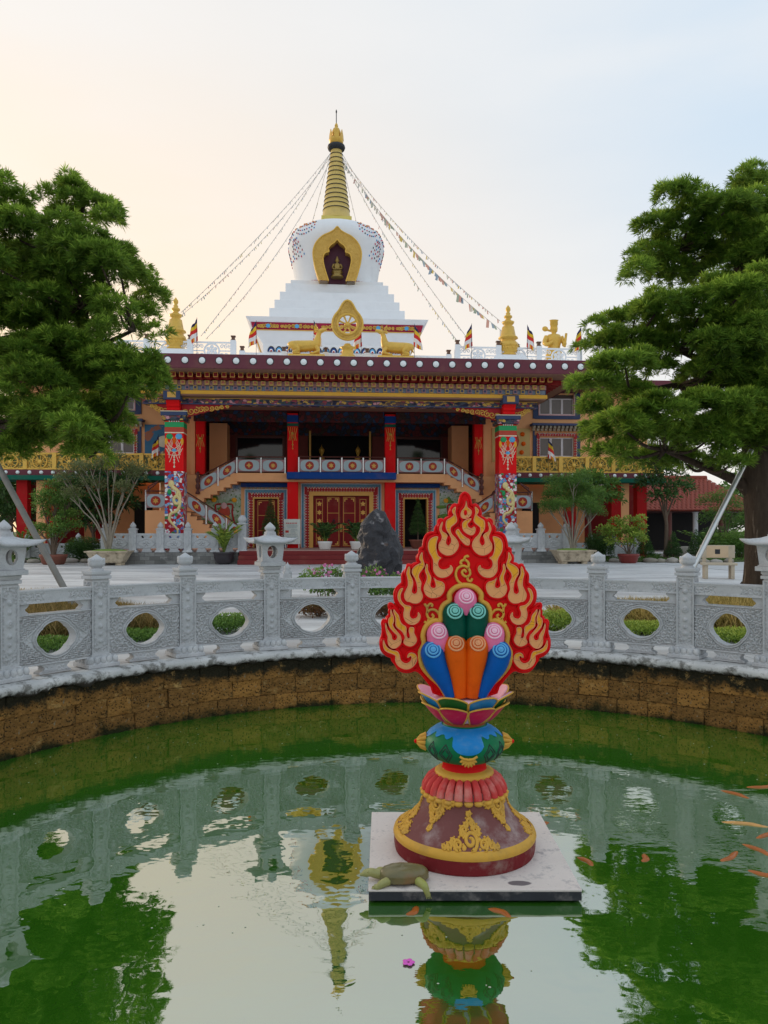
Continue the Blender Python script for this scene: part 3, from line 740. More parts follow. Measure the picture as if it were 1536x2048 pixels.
# -- jewels
def jewel(pts, rad, mat, mat2, ringc, name='jewel'):
    P_ = spline([(x, y, z + oz) for x, y, z in pts[:-2]], 5); rr = spline([(r, 0, 0) for r in rad[:-2]], 5); hc = P_[-1]; hr = rad[-3]
    o = MB().tube(P_, [max(.001, r[0]) for r in rr], 24).ball(hc, (hr, hr, hr * 1.06), 24, 16).build(name, mat, S)
    cx, cy, cz, R_ = ringc; c0 = Vector((cx, cy, cz + oz)); d = Vector((0, -.90, .44)); a_ = Vector((1, 0, 0)); b_ = d.cross(a_)
    for q, (rad_, tr) in enumerate(((.60, .09), (.37, .09), (.16, .09))):
        h_ = math.sqrt(max(0, 1 - rad_ ** 2)); cc = c0 + d * R_ * (h_ + .03)
        MB().tube([cc + a_ * math.cos(2*PI*i/28) * rad_ * R_ + b_ * math.sin(2*PI*i/28) * rad_ * R_ for i in range(28)], tr * R_, 6, closed=True).build('swirl_ring', mat2, o)
    MB().ball(c0 + d * R_ * 1.0, R_ * .16, 8, 6).build('swirl_tip', mat2, o)
y0 = -TH - .02
def zz(x, y): return z6(x, y)
def J(path, rad, mat, mat2, off=0, tipshift=0):
    for sgn in (-1, 1):
        pts = []
        for (x, y), r in zip(path, rad):
            X, Z = z6(x, y); pts.append((X * (1 if sgn < 0 else -1), y0 - off, Z))
        k = len(rad) - 3
        top = pts[k]; R_ = rad[k]
        jewel(pts, rad, mat, mat2, (top[0], top[1], top[2], R_))
def ballpath(x, y, r, tail):                             # tail points then a rounded head centred x,y
    k = r * SS * 4.151
    return tail + [(x, y), (x, y - k * .72), (x, y - k)], None
k6 = SS * 4.151
def head(x, y, r): return [(x, y), (x, y - r * k6 * .75), (x, y - r * k6)], [r, r * .68, .002]
h_, r_ = head(676, 1025, .074); J([(700, 1300), (690, 1180)] + h_, [.050, .071] + r_, 'st_green', 'st_mint', .0)
h_, r_ = head(545, 1185, .072); J([(560, 1320), (550, 1250)] + h_, [.050, .068] + r_, 'st_pink', 'st_lpink', .010)
h_, r_ = head(681, 1278, .073); J([(722, 1690), (708, 1520), (690, 1370)] + h_, [.040, .056, .071] + r_, 'st_orange', 'st_peach', .035)
h_, r_ = head(497, 1332, .074); J([(650, 1690), (596, 1560), (528, 1430)] + h_, [.032, .050, .070] + r_, 'st_blue', 'st_sky', .028)
X, Z = z6(769, 905); jewel([(0, y0, Z - .09), (0, y0, Z - .03), (0, y0, Z), (0, y0, Z + .052), (0, y0, Z + .070)], [.04, .066, .070, .048, .002], 'st_pink', 'st_lpink', (0, y0, Z, .070))
GB = P2(z6, '612,1690 560,1600 480,1525 415,1440 400,1340 430,1265 422,1190 452,1115 515,1075 565,1078 568,1000 592,945 638,912 640,855 690,803 769,785')
gb = [(x, z + oz) for x, z in GB]; gb = gb + [(-x, z) for x, z in gb[::-1][1:]]
MB().tube([(p[0], -TH - .012, p[1]) for p in spline([(x, z, 0) for x, z in gb], 5)], .017, 8).build('gold_border', 'st_gold', S)
def scroll(paths, mirror=False):
    m = MB()
    for s_ in paths:
        q = [(x * (-1 if mirror else 1), -TH - .008, z + oz) for x, z in P2(z6, s_)]
        m.tube(spline(q, 5), .0082, 7)
    return m.build('gold_scroll', 'st_gold', S)
scroll(['742,778 705,745 690,690 708,645 752,625 795,648 808,690 785,715 752,702 742,675 762,660 775,678', '790,648 795,605 768,578 738,585 730,605 742,612', '762,580 765,555 785,545 792,555', '785,712 790,742 812,752 826,728'])
for mi in (False, True): scroll(['560,1085 558,1035 528,992 486,985 455,1012 465,1050 492,1062 508,1038 492,1022', '457,1012 455,968 440,945 437,935', '455,965 478,938 497,945 493,962', '472,1056 455,1093 432,1082'], mi)
# ------------------------------------------------------------------ turtle on the slab
t = NT('turtle_skin'); c = t.mix(t.noise(14, 6, .65), (.20, .20, .05), (.46, .42, .15)); c = t.mix(t.mr(t.noise(5, 4), .5, .7), c, (.36, .38, .08)); t.bump(t.noise(50, 5), .3); t.done(c, .38, 0, .5)
t = NT('turtle_shell'); c = t.mix(t.noise(9, 7, .65, t.map((1, 2.5, 1))), (.085, .075, .028), (.25, .205, .085)); c = t.mix(t.mr(t.noise(4, 5), .5, .7), c, (.22, .115, .04)); t.bump(t.noise(22, 5), .3); t.done(c, .3, 0, .5)
tp = Vector((.105, 4.375, SZ))
T = thing('softshell_turtle', 'olive softshell turtle resting on the front left corner of the slab', 'turtle', tp, R(4))
m = MB(); nu, nv = 28, 12; rows = []
for j in range(nv + 1):
    q = j / nv; row = []
    for i in range(nu):
        a = 2*PI*i/nu; x, y = math.cos(a), math.sin(a)
        ex = .140 * (1 + .06 * x); ey = .088 * (1 - .10 * x)
        rr = math.sin(q * PI/2) if q < .999 else 1
        row.append((x * ex * rr, y * ey * rr, .026 + .062 * math.cos(q * PI/2) ** .6 + .004 * noise.noise((x * 3, y * 3, q * 4)) + (.006 if abs(y) * rr < .18 else 0)))
    rows.append(row)
m.grid(rows, nu, nv + 1, 0, wrap=True, flip=True)
rim = [rows[-1], [(p[0] * 1.015, p[1] * 1.02, p[2] - .008) for p in rows[-1]], [(p[0] * .8, p[1] * .8, p[2] - .02) for p in rows[-1]]]
m.grid(rim, nu, 3, 0, wrap=True, flip=True); m.build('shell', 'turtle_shell', T)
b = MB()
b.ball((0, 0, .018), (.115, .070, .018), 16, 8)
b.tube(spline([(-.10, .01, .03), (-.15, .012, .038), (-.178, .012, .046), (-.205, .010, .044), (-.228, .008, .038), (-.243, .007, .036)], 4), [v for v in np.interp(np.linspace(0, 1, 21), [0, .2, .45, .65, .8, 1], [.030, .026, .023, .021, .011, .005])], 12)
for side in (-1, 1): b.ball((-.197, .010 + side * .016, .056), (.008, .007, .007), 8, 6)
def leg(pts, rad, toe):
    b.tube(spline(pts, 4), [v for v in np.interp(np.linspace(0, 1, len(spline(pts, 4))), np.linspace(0, 1, len(rad)), rad)], 9)
    e = Vector(pts[-1]); d = (e - Vector(pts[-2])).normalized(); sd_ = d.cross(Vector((0, 0, 1))).normalized() if abs(d.z) < .9 else Vector((1, 0, 0))
    for k in (-1.2, -.4, .4, 1.2): b.tube([e - d * .008 + sd_ * k * .007, e + d * .014 + sd_ * k * .012 - Vector((0, 0, .003))], [.006, .002], 5)
leg([(-.085, -.055, .025), (-.125, -.085, .022), (-.145, -.092, .010), (-.165, -.088, .008)], [.026, .022, .017, .015], 4)
leg([(-.085, .060, .025), (-.12, .095, .020), (-.14, .105, .010)], [.024, .019, .014], 4)
leg([(.080, -.058, .022), (.105, -.098, .018), (.118, -.115, .002), (.132, -.122, -.035)], [.026, .024, .020, .016], 4)
leg([(.085, .060, .022), (.12, .095, .018), (.145, .100, .009)], [.024, .019, .014], 4)
b.tube([(.12, 0, .022), (.150, .0, .014)], [.012, .003], 7)
b.build('body', 'turtle_skin', T)
# ------------------------------------------------------------------ temple
BTH = R(4.5); BO = Vector((-1.81, 34.51, 0))
BU = Vector((math.cos(BTH), math.sin(BTH), 0)); BVv = Vector((-math.sin(BTH), math.cos(BTH), 0))
def bw(u, v, z): return BO + BU * u + BVv * v + Vector((0, 0, z))        # temple-local to world
def bl(x, y, v):                                                        # photo pixel on the temple plane v -> u, z
    k = (x - CX) / F; t_ = (v + BO.dot(BVv)) / (k * BVv.x + BVv.y); P = Vector((t_ * k, t_, 0)) - BO
    return P.dot(BU), CAMZ - (y - HY) / F * t_
def wallmat(name, col, dirt=(.30, .16, .10)): return mk(name, col, .75, .05, 1.5, .08, 40, 0, .2, dirt, .16, 1.4)
wallmat('orange_wall', (.93, .47, .22), (.5, .22, .11)); wallmat('white_wall', (.86, .87, .89), (.6, .6, .62)); wallmat('purple_fascia', (.155, .045, .060)); wallmat('soffit', (.30, .165, .115)); wallmat('yellow_beam', (.84, .47, .07))
wallmat('pillar_red', (.80, .006, .008)); wallmat('pillar_red_shaded', (.42, .008, .010)); wallmat('maroon', (.22, .016, .018)); wallmat('deep_blue', (.008, .060, .27)); wallmat('slate_blue', (.060, .085, .17)); wallmat('eave_green', (.005, .115, .075)); wallmat('dark_red', (.26, .012, .014))
wallmat('disc_white', (.84, .88, .88), (.6, .6, .6)); wallmat('step_red', (.20, .030, .030)); wallmat('tile_pink', (.50, .34, .29))
mk('gold_paint', (.74, .45, .075), .38, .14, 7, .2, 30, .25, .5, (.40, .23, .05), .4, 4); mk('gold_trim', (.74, .42, .08), .4, .1, 9); mk('spire_gold', (.70, .50, .14), .45, .1, 1.5, .12, 8, .15, .5, (.42, .30, .12), .5, 1.2)
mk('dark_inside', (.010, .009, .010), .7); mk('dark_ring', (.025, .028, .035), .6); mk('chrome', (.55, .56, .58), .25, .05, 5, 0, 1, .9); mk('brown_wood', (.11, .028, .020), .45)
mk('pane_white', (.74, .70, .72), .5); mk('panel_blue', (.44, .55, .58), .55, .08); mk('panel_pink', (.42, .22, .23), .6, .3, 20); mk('medal_red', (.42, .035, .020), .5, .25, 12); mk('teal_tile', (.10, .29, .42), .5, .5, 14); mk('cream', (.80, .70, .50), .6); mk('notice_white', (.74, .78, .72), .5); mk('ink_red', (.6, .05, .04), .6); mk('ink_grey', (.33, .42, .44), .6); mk('white_paint', (.86, .86, .86), .5)
mk('dark_red_bright', (.40, .010, .016), .6); mk('panel_pink2', (.70, .42, .42), .6)
mk('cream_block', (.42, .36, .27), .6, .4, 12)
mk('pale_gold', (.80, .64, .28), .45, .15, 20); mk('eave_green2', (.01, .33, .10), .5); mk('brick_band', (.50, .06, .03), .6)
mk('block_blue', (.22, .30, .38), .6, .5, 18); mk('block_pink', (.44, .24, .26), .6, .4, 18); mk('block_gold', (.60, .40, .12), .6, .4, 18)
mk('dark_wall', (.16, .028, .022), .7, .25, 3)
mk('block_face_red', (.55, .16, .12), .6); mk('block_grey', (.20, .25, .33), .6, .6, 20); mk('mural_green', (.13, .26, .04), .7, .4, 8)
t = NT('terrace_stone'); br = t.node('ShaderNodeTexBrick'); t.l.new(t.map((1, 1, 1), (0, 0, 0), (R(90), 0, 0)), br.inputs['Vector'])
for k_, v_ in (('Scale', 1), ('Brick Width', .42), ('Row Height', .165), ('Mortar Size', .006)): br.inputs[k_].default_value = v_
br.inputs['Color1'].default_value = (.15, .145, .135, 1); br.inputs['Color2'].default_value = (.27, .265, .25, 1); br.inputs['Mortar'].default_value = (.08, .08, .08, 1)
t.bump(t.noise(20, 6), .4); t.done(t.mix(t.mr(t.noise(3, 6), .5, .7), br.outputs['Color'], (.12, .12, .115)), .85, 0, .2)
t = NT('window_glass'); t.bump(t.noise(1.5), .05); t.done(t.mix(t.noise(3), (.075, .055, .048), (.14, .11, .095)), .06, 0, .5)
t = NT('dark_glass'); t.done((.012, .014, .018), .05, 0, .5)
def colours(name, scale, cols, stretch=(1, 1, 1), rough=.6, kind='vor', line=None):       # painted all-over ornament in several colours
    t = NT(name); v = t.map(stretch); d = t.noise(scale * .7, 3, .5, v, 0, 1)
    w = t.node('ShaderNodeVectorMath', operation='MULTIPLY_ADD'); t.l.new(d, w.inputs[0]); w.inputs[1].default_value = (.9 / scale,) * 3; t.l.new(v, w.inputs[2])
    c3 = t.vor(scale, w.outputs[0], 'F1', 'Color'); g = t.sep(c3)[0]; n = len(cols)
    c = t.ramp(g, [(i / n, cl) for i, cl in enumerate(cols)])
    c = t.mix(t.mr(t.vor(scale, w.outputs[0], 'DISTANCE_TO_EDGE'), .10, .02), c, line or cols[0])
    return t.done(c, rough, 0, .3)
W_, Bl, Rd, Gd, Gn, Dk, Sk, Pk = (.80, .80, .76), (.05, .20, .52), (.42, .008, .02), (.68, .42, .08), (.03, .26, .09), (.02, .02, .05), (.22, .45, .70), (.66, .30, .34)
colours('dragon_ground', 7.5, [Rd, W_, Sk, Rd, Bl, W_, Rd, Gn, Pk], (1, 1, 1), .5, line=Rd)
colours('frieze_paint', 6, [Dk, Gd, (.33, .06, .08), Gd, (.08, .10, .14), Pk, (.46, .27, .06), (.05, .08, .08), (.16, .08, .07)], (1, 1, 1.6), line=(.05, .05, .09))
colours('dark_frieze', 5, [(.10, .012, .012), (.02, .05, .12), (.14, .02, .02), (.05, .03, .02), (.02, .03, .05)], line=(.03, .01, .01))
colours('gold_filigree', 7, [Gd, (.50, .28, .04), Gd, (.10, .11, .04), (.60, .36, .06)], line=(.07, .09, .03))
colours('crimson_frieze', 2.0, [(.36, .012, .05), (.42, .015, .06), (.36, .012, .05)], line=(.36, .012, .05))
colours('block_paint', 16, [(.10, .13, .24), Pk, (.30, .36, .42), (.16, .19, .26)], line=(.06, .07, .10))
t = NT('mural_land')                                   # sky, cloud, hills and meadow, painted
g = t.sep(t.tc('Generated')); n1 = t.noise(6, 5, .6); hgt = t.math('ADD', t.math('MULTIPLY', g[2], .78), t.math('MULTIPLY', n1, .24))
c = t.ramp(hgt, [(0, (.24, .34, .10)), (.30, (.44, .52, .28)), (.42, (.16, .27, .07)), (.55, (.50, .55, .44)), (.68, (.30, .42, .26)), (.82, (.60, .66, .66)), (.90, (.18, .32, .56))], False)
c = t.mix(t.mr(t.noise(9, 3), .56, .62), c, (.10, .20, .04)); c = t.mix(t.mr(t.noise(4.4, 4), .68, .72), c, (.78, .77, .70))
t.done(c, .65, 0, .3)
t = NT('mural_blue'); c = t.mix(t.noise(1.5), (.02, .10, .22), (.05, .22, .36)); c = t.mix(t.mr(t.noise(1.8, 4), .55, .6), c, (.36, .12, .06)); c = t.mix(t.mr(t.noise(2.6, 4), .62, .66), c, (.6, .5, .3)); t.done(c, .65)
t = NT('mural_yellow'); c = t.mix(t.noise(1.2), (.55, .36, .12), (.72, .52, .20)); t.done(c, .65)
TEMPLE = thing('temple', 'orange two storey temple with red pillars and purple white-dotted roof fascia', 'temple', BO, BTH)
def part(name, m, mats, parent=None, bevel=0): return m.build(name, mats, parent or TEMPLE, bevel)
def bx(name, mat, u0, u1, v0, v1, z0, z1, parent=None, bevel=0): return MB().box(u0, u1, v0, v1, z0, z1).build(name, mat, parent or TEMPLE, bevel)
# -- platform, steps, terrace wall
bx('platform', 'tile_pink', -10.2, 10.2, -1.20, 4.52, 0, .558)
for i in range(3): bx('step', 'step_red', -4.45, 4.6, -2.35 + .34 * i, -1.24 + .003 * i, .004 + .185 * i, .185 * (i + 1), None, .012)
bx('step', 'tile_pink', -4.40, 4.55, -1.50, -1.19, .5545, .575)
for s in (-1, 1):
    a, b = sorted((s * 4.5 + (.1 if s > 0 else 0), s * 10.25)); bx('terrace_wall', 'terrace_stone', a, b, -1.48, -1.18, 0, .50, None, .01)
# -- ground floor front with doors
FW = MB(); v0 = 4.52
def wall_with_holes(m, u0, u1, z0, z1, holes, va, vb):
    us = sorted({u0, u1, *[h[0] for h in holes], *[h[1] for h in holes]})
    for a, b in zip(us, us[1:]):
        hs_ = [h for h in holes if h[0] <= a + 1e-6 and h[1] >= b - 1e-6]
        if hs_: 
            if hs_[0][2] > z0 + .01: m.box(a, b, va, vb, z0, hs_[0][2])
            if hs_[0][3] < z1 - .01: m.box(a, b, va, vb, hs_[0][3], z1)
        else: m.box(a, b, va, vb, z0, z1)
wall_with_holes(FW, -9.0, 9.0, .56, 3.96, [(-4.36, -3.2, .56, 3.02), (-1.42, 1.42, .56, 3.19), (3.22, 4.36, .56, 3.03)], v0, v0 + .3)
part('front_wall', FW, 'orange_wall')
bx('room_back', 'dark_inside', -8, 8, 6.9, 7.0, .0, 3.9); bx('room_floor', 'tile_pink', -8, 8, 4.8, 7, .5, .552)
def zigzag(u0, u1, z0, z1, v, w, parent):               # red band with rows of little triangles
    m = MB()
    for (a, b, c_, d) in ((u0, u0 + w, z0, z1), (u1 - w, u1, z0, z1), (u0 + w, u1 - w, z1 - w, z1)): m.box(a, b, v, v + .04, c_, d)
    o = part('red_band', m, 'dark_red_bright', parent); m = MB(); k = .135; n = int((z1 - z0 - w) / k)
    for s in (-1, 1):
        e = u0 if s < 0 else u1
        for i in range(n):
            z = z0 + i * k; m.prism([(e, z), (e, z + k), (e - s * w * .55, z + k/2)], v - .006, v - .001, i % 2); m.prism([(e, z + k*.22), (e, z + k*.78), (e - s * w * .32, z + k/2)], v - .009, v - .0065, 2)
            m.box(*sorted((e - s * w * .80, e - s * w * .93)), v - .006, v - .001, z + k * .3, z + k * .62, 0)
    n = int((u1 - u0 - w) / k); k2 = (u1 - u0 - w) / n
    for i in range(n):
        u = u0 + w/2 + i * k2; m.prism([(u, z1), (u + k2, z1), (u + k2/2, z1 - w * .55)], v - .006, v - .001, i % 2); m.prism([(u + k2*.22, z1), (u + k2*.78, z1), (u + k2/2, z1 - w * .32)], v - .009, v - .0065, 2)
        m.box(u + k2 * .3, u + k2 * .62, v - .006, v - .001, z1 - w * .93, z1 - w * .80, 0)
    stuff(part('zigzag_trim', m, ['cream', 'panel_pink2', 'slate_blue'], o))
def doorway(u0, u1, z1, bw_, gold, name, open_):
    D = MB()
    d = bx(name, 'gold_trim', u0 - gold, u0, v0 - .08, v0 + .1, .56, z1 + gold); bx('jamb', 'gold_trim', u1, u1 + gold, v0 - .08, v0 + .1, .56, z1 + gold, d); bx('lintel', 'gold_trim', u0, u1, v0 - .078, v0 + .1, z1, z1 + gold, d)
    zw = .24; a, b, c_ = u0 - gold - zw, u1 + gold + zw, z1 + gold + zw
    zigzag(a, b, .56, c_, v0 - .045, zw, d)
    tw = .14; m = MB()
    for (p, q, r_, s_) in ((a - tw, a, .56, c_ + tw), (b, b + tw, .56, c_ + tw), (a, b, c_, c_ + tw)): m.box(p, q, v0 - .05, v0 - .001, r_, s_)
    part('tile_border', m, 'teal_tile', d)
    m = MB()
    for (p, q, r_, s_) in ((a - tw - .03, a - tw, .56, c_ + tw + .03), (b + tw, b + tw + .03, .56, c_ + tw + .03), (a - .02, a, .57, c_), (b, b + .02, .57, c_), (a - tw, b + tw, c_ + tw, c_ + tw + .03)): m.box(p, q, v0 - .056, v0 - .051, r_, s_)
    stuff(part('white_line', m, 'white_paint', d))
    n = int((b - a + 2 * tw) / .2)
    for i in range(n):
        u = a - tw + (b - a + 2 * tw) * (i + .5) / n; MB().box(u - .065, u + .065, v0 - .12, v0 - .002, c_ + tw + .035, c_ + tw + .19).build('cornice_block', 'cream_block', d)
    return d, c_ + tw + .2
def leaf(u0, u1, z1, parent, corners=True, panels=((.02, .34), (.36, .66), (.69, .97))):
    o = bx('door_leaf', 'maroon', u0, u1, v0 + .10, v0 + .16, .57, z1 - .01, parent); H = z1 - .60; m = MB(); r_ = .022; y = v0 + .085
    p, q = u0 + (u1 - u0) * .12, u1 - (u1 - u0) * .12
    zs = [.60 + H * panels[0][0], .60 + H * panels[0][1], .60 + H * panels[1][1], .60 + H * panels[2][1]]
    m.box(p, p + r_, y, y + .014, zs[0], zs[3]); m.box(q - r_, q, y, y + .014, zs[0], zs[3])
    for z in zs: m.box(p + r_, q - r_, y, y + .014, z - r_/2, z + r_/2)
    for (cu, s_) in ((p + .05, 1), (q - .05, -1)):
        for (cz, t_) in ((zs[0] + .06, 1), (zs[3] - .06, -1)): m.prism([(cu, cz), (cu + s_ * .16, cz), (cu + s_ * .16, cz + t_ * .05), (cu + s_ * .05, cz + t_ * .05), (cu + s_ * .05, cz + t_ * .16), (cu, cz + t_ * .16)], y + .001, y + .015)
    stuff(part('gold_lining', m, 'gold_trim', o)); return o
def emblem(u, z, s, y, parent, k):
    m = MB(); n = 5 + k % 4
    m.prism([(u + s * (1 if i % 2 == 0 else .55) * math.cos(PI * i / n + PI/2), z + s * (1 if i % 2 == 0 else .55) * math.sin(PI * i / n + PI/2)) for i in range(2 * n)], y - .02, y)
    part('gold_emblem', m, 'gold_trim', parent)
d, zt = doorway(-1.42, 1.42, 3.19, 0, .20, 'main_door', False)
for s in (-1, 1):
    o = leaf(*sorted((s * .012, s * .80)), 3.19, d)
    MB().tube([(s * .38, v0 + .07, 1.95), (s * .38 + .07, v0 + .07, 1.88), (s * .38, v0 + .07, 1.80), (s * .38 - .07, v0 + .07, 1.88)], .018, 6, closed=True).build('ring_handle', 'dark_ring', o); MB().ball((s * .38, v0 + .085, 1.95), .05, 8, 6).build('handle_boss', 'dark_ring', o)
    bx('pull_handle', 'gold_trim', s * .03 + (-.015 if s > 0 else -.015), s * .03 + .015, v0 + .05, v0 + .10, 1.35, 1.75, o)
    o = bx('side_panel', 'maroon', *sorted((s * .82, s * 1.42)), v0 + .10, v0 + .16, .57, 3.18, d); m = MB()
    a, b = sorted((s * .94, s * 1.27))
    for (p, q, r_, t_) in ((a, a + .02, .75, 3.0), (b - .02, b, .75, 3.0), (a, b, 3.0, 3.02), (a, b, .73, .75)): m.box(p, q, v0 + .085, v0 + .099, r_, t_)
    part('gold_lining', m, 'gold_trim', o)
    for k in range(5): emblem(s * 1.105, 2.78 - k * .44, .14, v0 + .099, o, k)
d2, _ = doorway(-4.36, -3.2, 3.02, 0, .07, 'side_door', False); leaf(-4.34, -3.22, 3.0, d2)
d3, _ = doorway(3.22, 4.36, 3.03, 0, .07, 'side_door', True)
for s in (-1, 1): bx('blue_ledge', 'deep_blue', *sorted((s * 2.66, s * 5.0)), 4.22, 4.519, 3.60, 3.80, None, .01)
bx('blue_ledge', 'deep_blue', -2.68, 2.66, 2.95, 3.5, 3.93, 4.26, None, .012)
bx('door_canopy', 'slate_blue', -2.1, 2.1, 4.25, 4.519, 3.86, 3.92)
# -- gallery floor, red pillars, gallery back wall
bx('gallery_floor', 'orange_wall', -5.15, 5.15, 3.52, 4.6, 3.82, 4.24); bx('gallery_floor', 'tile_pink', -7.3, 7.3, 4.602, 9.0, 3.961, 4.22)
for s in (-1, 1):
    p = bx('red_pillar', 'pillar_red', s * 2.41 - .26, s * 2.41 + .26, 3.56, 4.08, .56, 7.2, None, .015)
    m = MB(); a = .27
    bx('pillar_top_band', 'eave_green', s * 2.41 - .275, s * 2.41 + .275, 3.545, 4.09, 6.55, 6.70, p); bx('pillar_top_band', 'deep_blue', s * 2.41 - .28, s * 2.41 + .28, 3.54, 4.095, 6.75, 7.1, p)
    c_ = s * 2.41; y = 3.55
    for q in (-.2, -.1, 0, .1, .2): m.tube([(c_ + q * 1.1, y, 6.5), (c_ + q * .6, y, 6.1), (c_ + q * .9, y, 5.85)], .014, 5)
    m.tube([(c_ - .1, y, 5.9), (c_, y, 6.05), (c_ + .1, y, 5.9)], .014, 5); m.tube([(c_, y, 6.05), (c_, y, 5.45)], .014, 5); m.ball((c_, y, 5.65), .045, 6, 5); m.ball((c_, y, 6.2), .07, 6, 5); m.ball((c_, y, 5.45), .035, 6, 5)
    stuff(part('painted_garland', m, 'gold_paint', p))
    p = bx('red_pillar', 'pillar_red', s * 7.0 - .22, s * 7.0 + .22, 4.3, 4.75, 4.22, 7.2, None, .012); c_ = s * 7.0; y = 4.29; m = MB()
    for q in (-.18, -.09, .09, .18): m.tube([(c_ + q, y, 6.2), (c_ + q * .5, y, 5.95), (c_ + q * 1.1, y, 5.6)], .013, 5)
    m.tube([(c_, y, 5.95), (c_, y, 5.3)], .013, 5); m.ball((c_, y, 6.0), .07, 6, 5); m.ball((c_, y, 5.5), .045, 6, 5); stuff(part('painted_garland', m, 'gold_paint', p))
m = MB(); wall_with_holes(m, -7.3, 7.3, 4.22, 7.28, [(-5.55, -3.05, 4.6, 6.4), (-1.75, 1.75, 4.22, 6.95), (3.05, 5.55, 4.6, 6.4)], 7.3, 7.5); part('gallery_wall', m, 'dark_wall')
for s in (-1, 1):
    bx('gallery_side_wall', 'orange_wall', *sorted((s * 5.9, s * 6.8)), 6.0, 7.28, 4.22, 7.0); bx('gallery_side_wall', 'orange_wall', *sorted((s * 7.3, s * 7.5)), 4.55, 9, 4.22, 7.28)
    f = bx('window_pane', 'dark_glass', *sorted((s * 3.05, s * 5.55)), 7.4, 7.45, 4.6, 6.4); m = MB()
    for (a, b, c_, e) in ((3.0, 3.1, 4.5, 6.5), (5.5, 5.6, 4.5, 6.5), (3.1, 5.5, 6.4, 6.5)): m.box(*sorted((s * a, s * b)), 7.2, 7.299, c_, e)
    part('window_frame', m, 'brown_wood', f)
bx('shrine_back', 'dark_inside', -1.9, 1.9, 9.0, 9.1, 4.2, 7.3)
for s in (-1, 1):
    m = MB(); m.lathe([(.10, 0), (.12, .05), (.05, .1), (.06, .3), (.16, .42), (.18, .5), (.10, .6), (.05, .66), (.12, .8), (.16, .95), (.1, 1.05), (.02, 1.15), (0, 1.3)], 12, (s * 1.0, 7.9, 4.9)); part('hanging_lamp', m, 'gold_paint')
    m = MB(); m.box(s * 1.62 - .05, s * 1.62 + .05, 7.15, 7.29, 4.24, 6.8); part('gilded_jamb', m, 'gold_trim')
bx('portico_ceiling', 'dark_red', -8.7, 8.7, -.3, 7.5, 7.30, 7.40); bx('ceiling_frieze', 'dark_frieze', -7.2, 7.2, 7.2, 7.298, 6.55, 7.29)
bx('ceiling_frieze', 'dark_frieze', -7.2, -2.7, 3.5, 3.62, 6.75, 7.29); bx('ceiling_frieze', 'dark_frieze', 2.7, 7.2, 3.5, 3.62, 6.75, 7.29); bx('ceiling_frieze', 'dark_frieze', -2.1, 2.1, 3.5, 3.62, 6.75, 7.29)
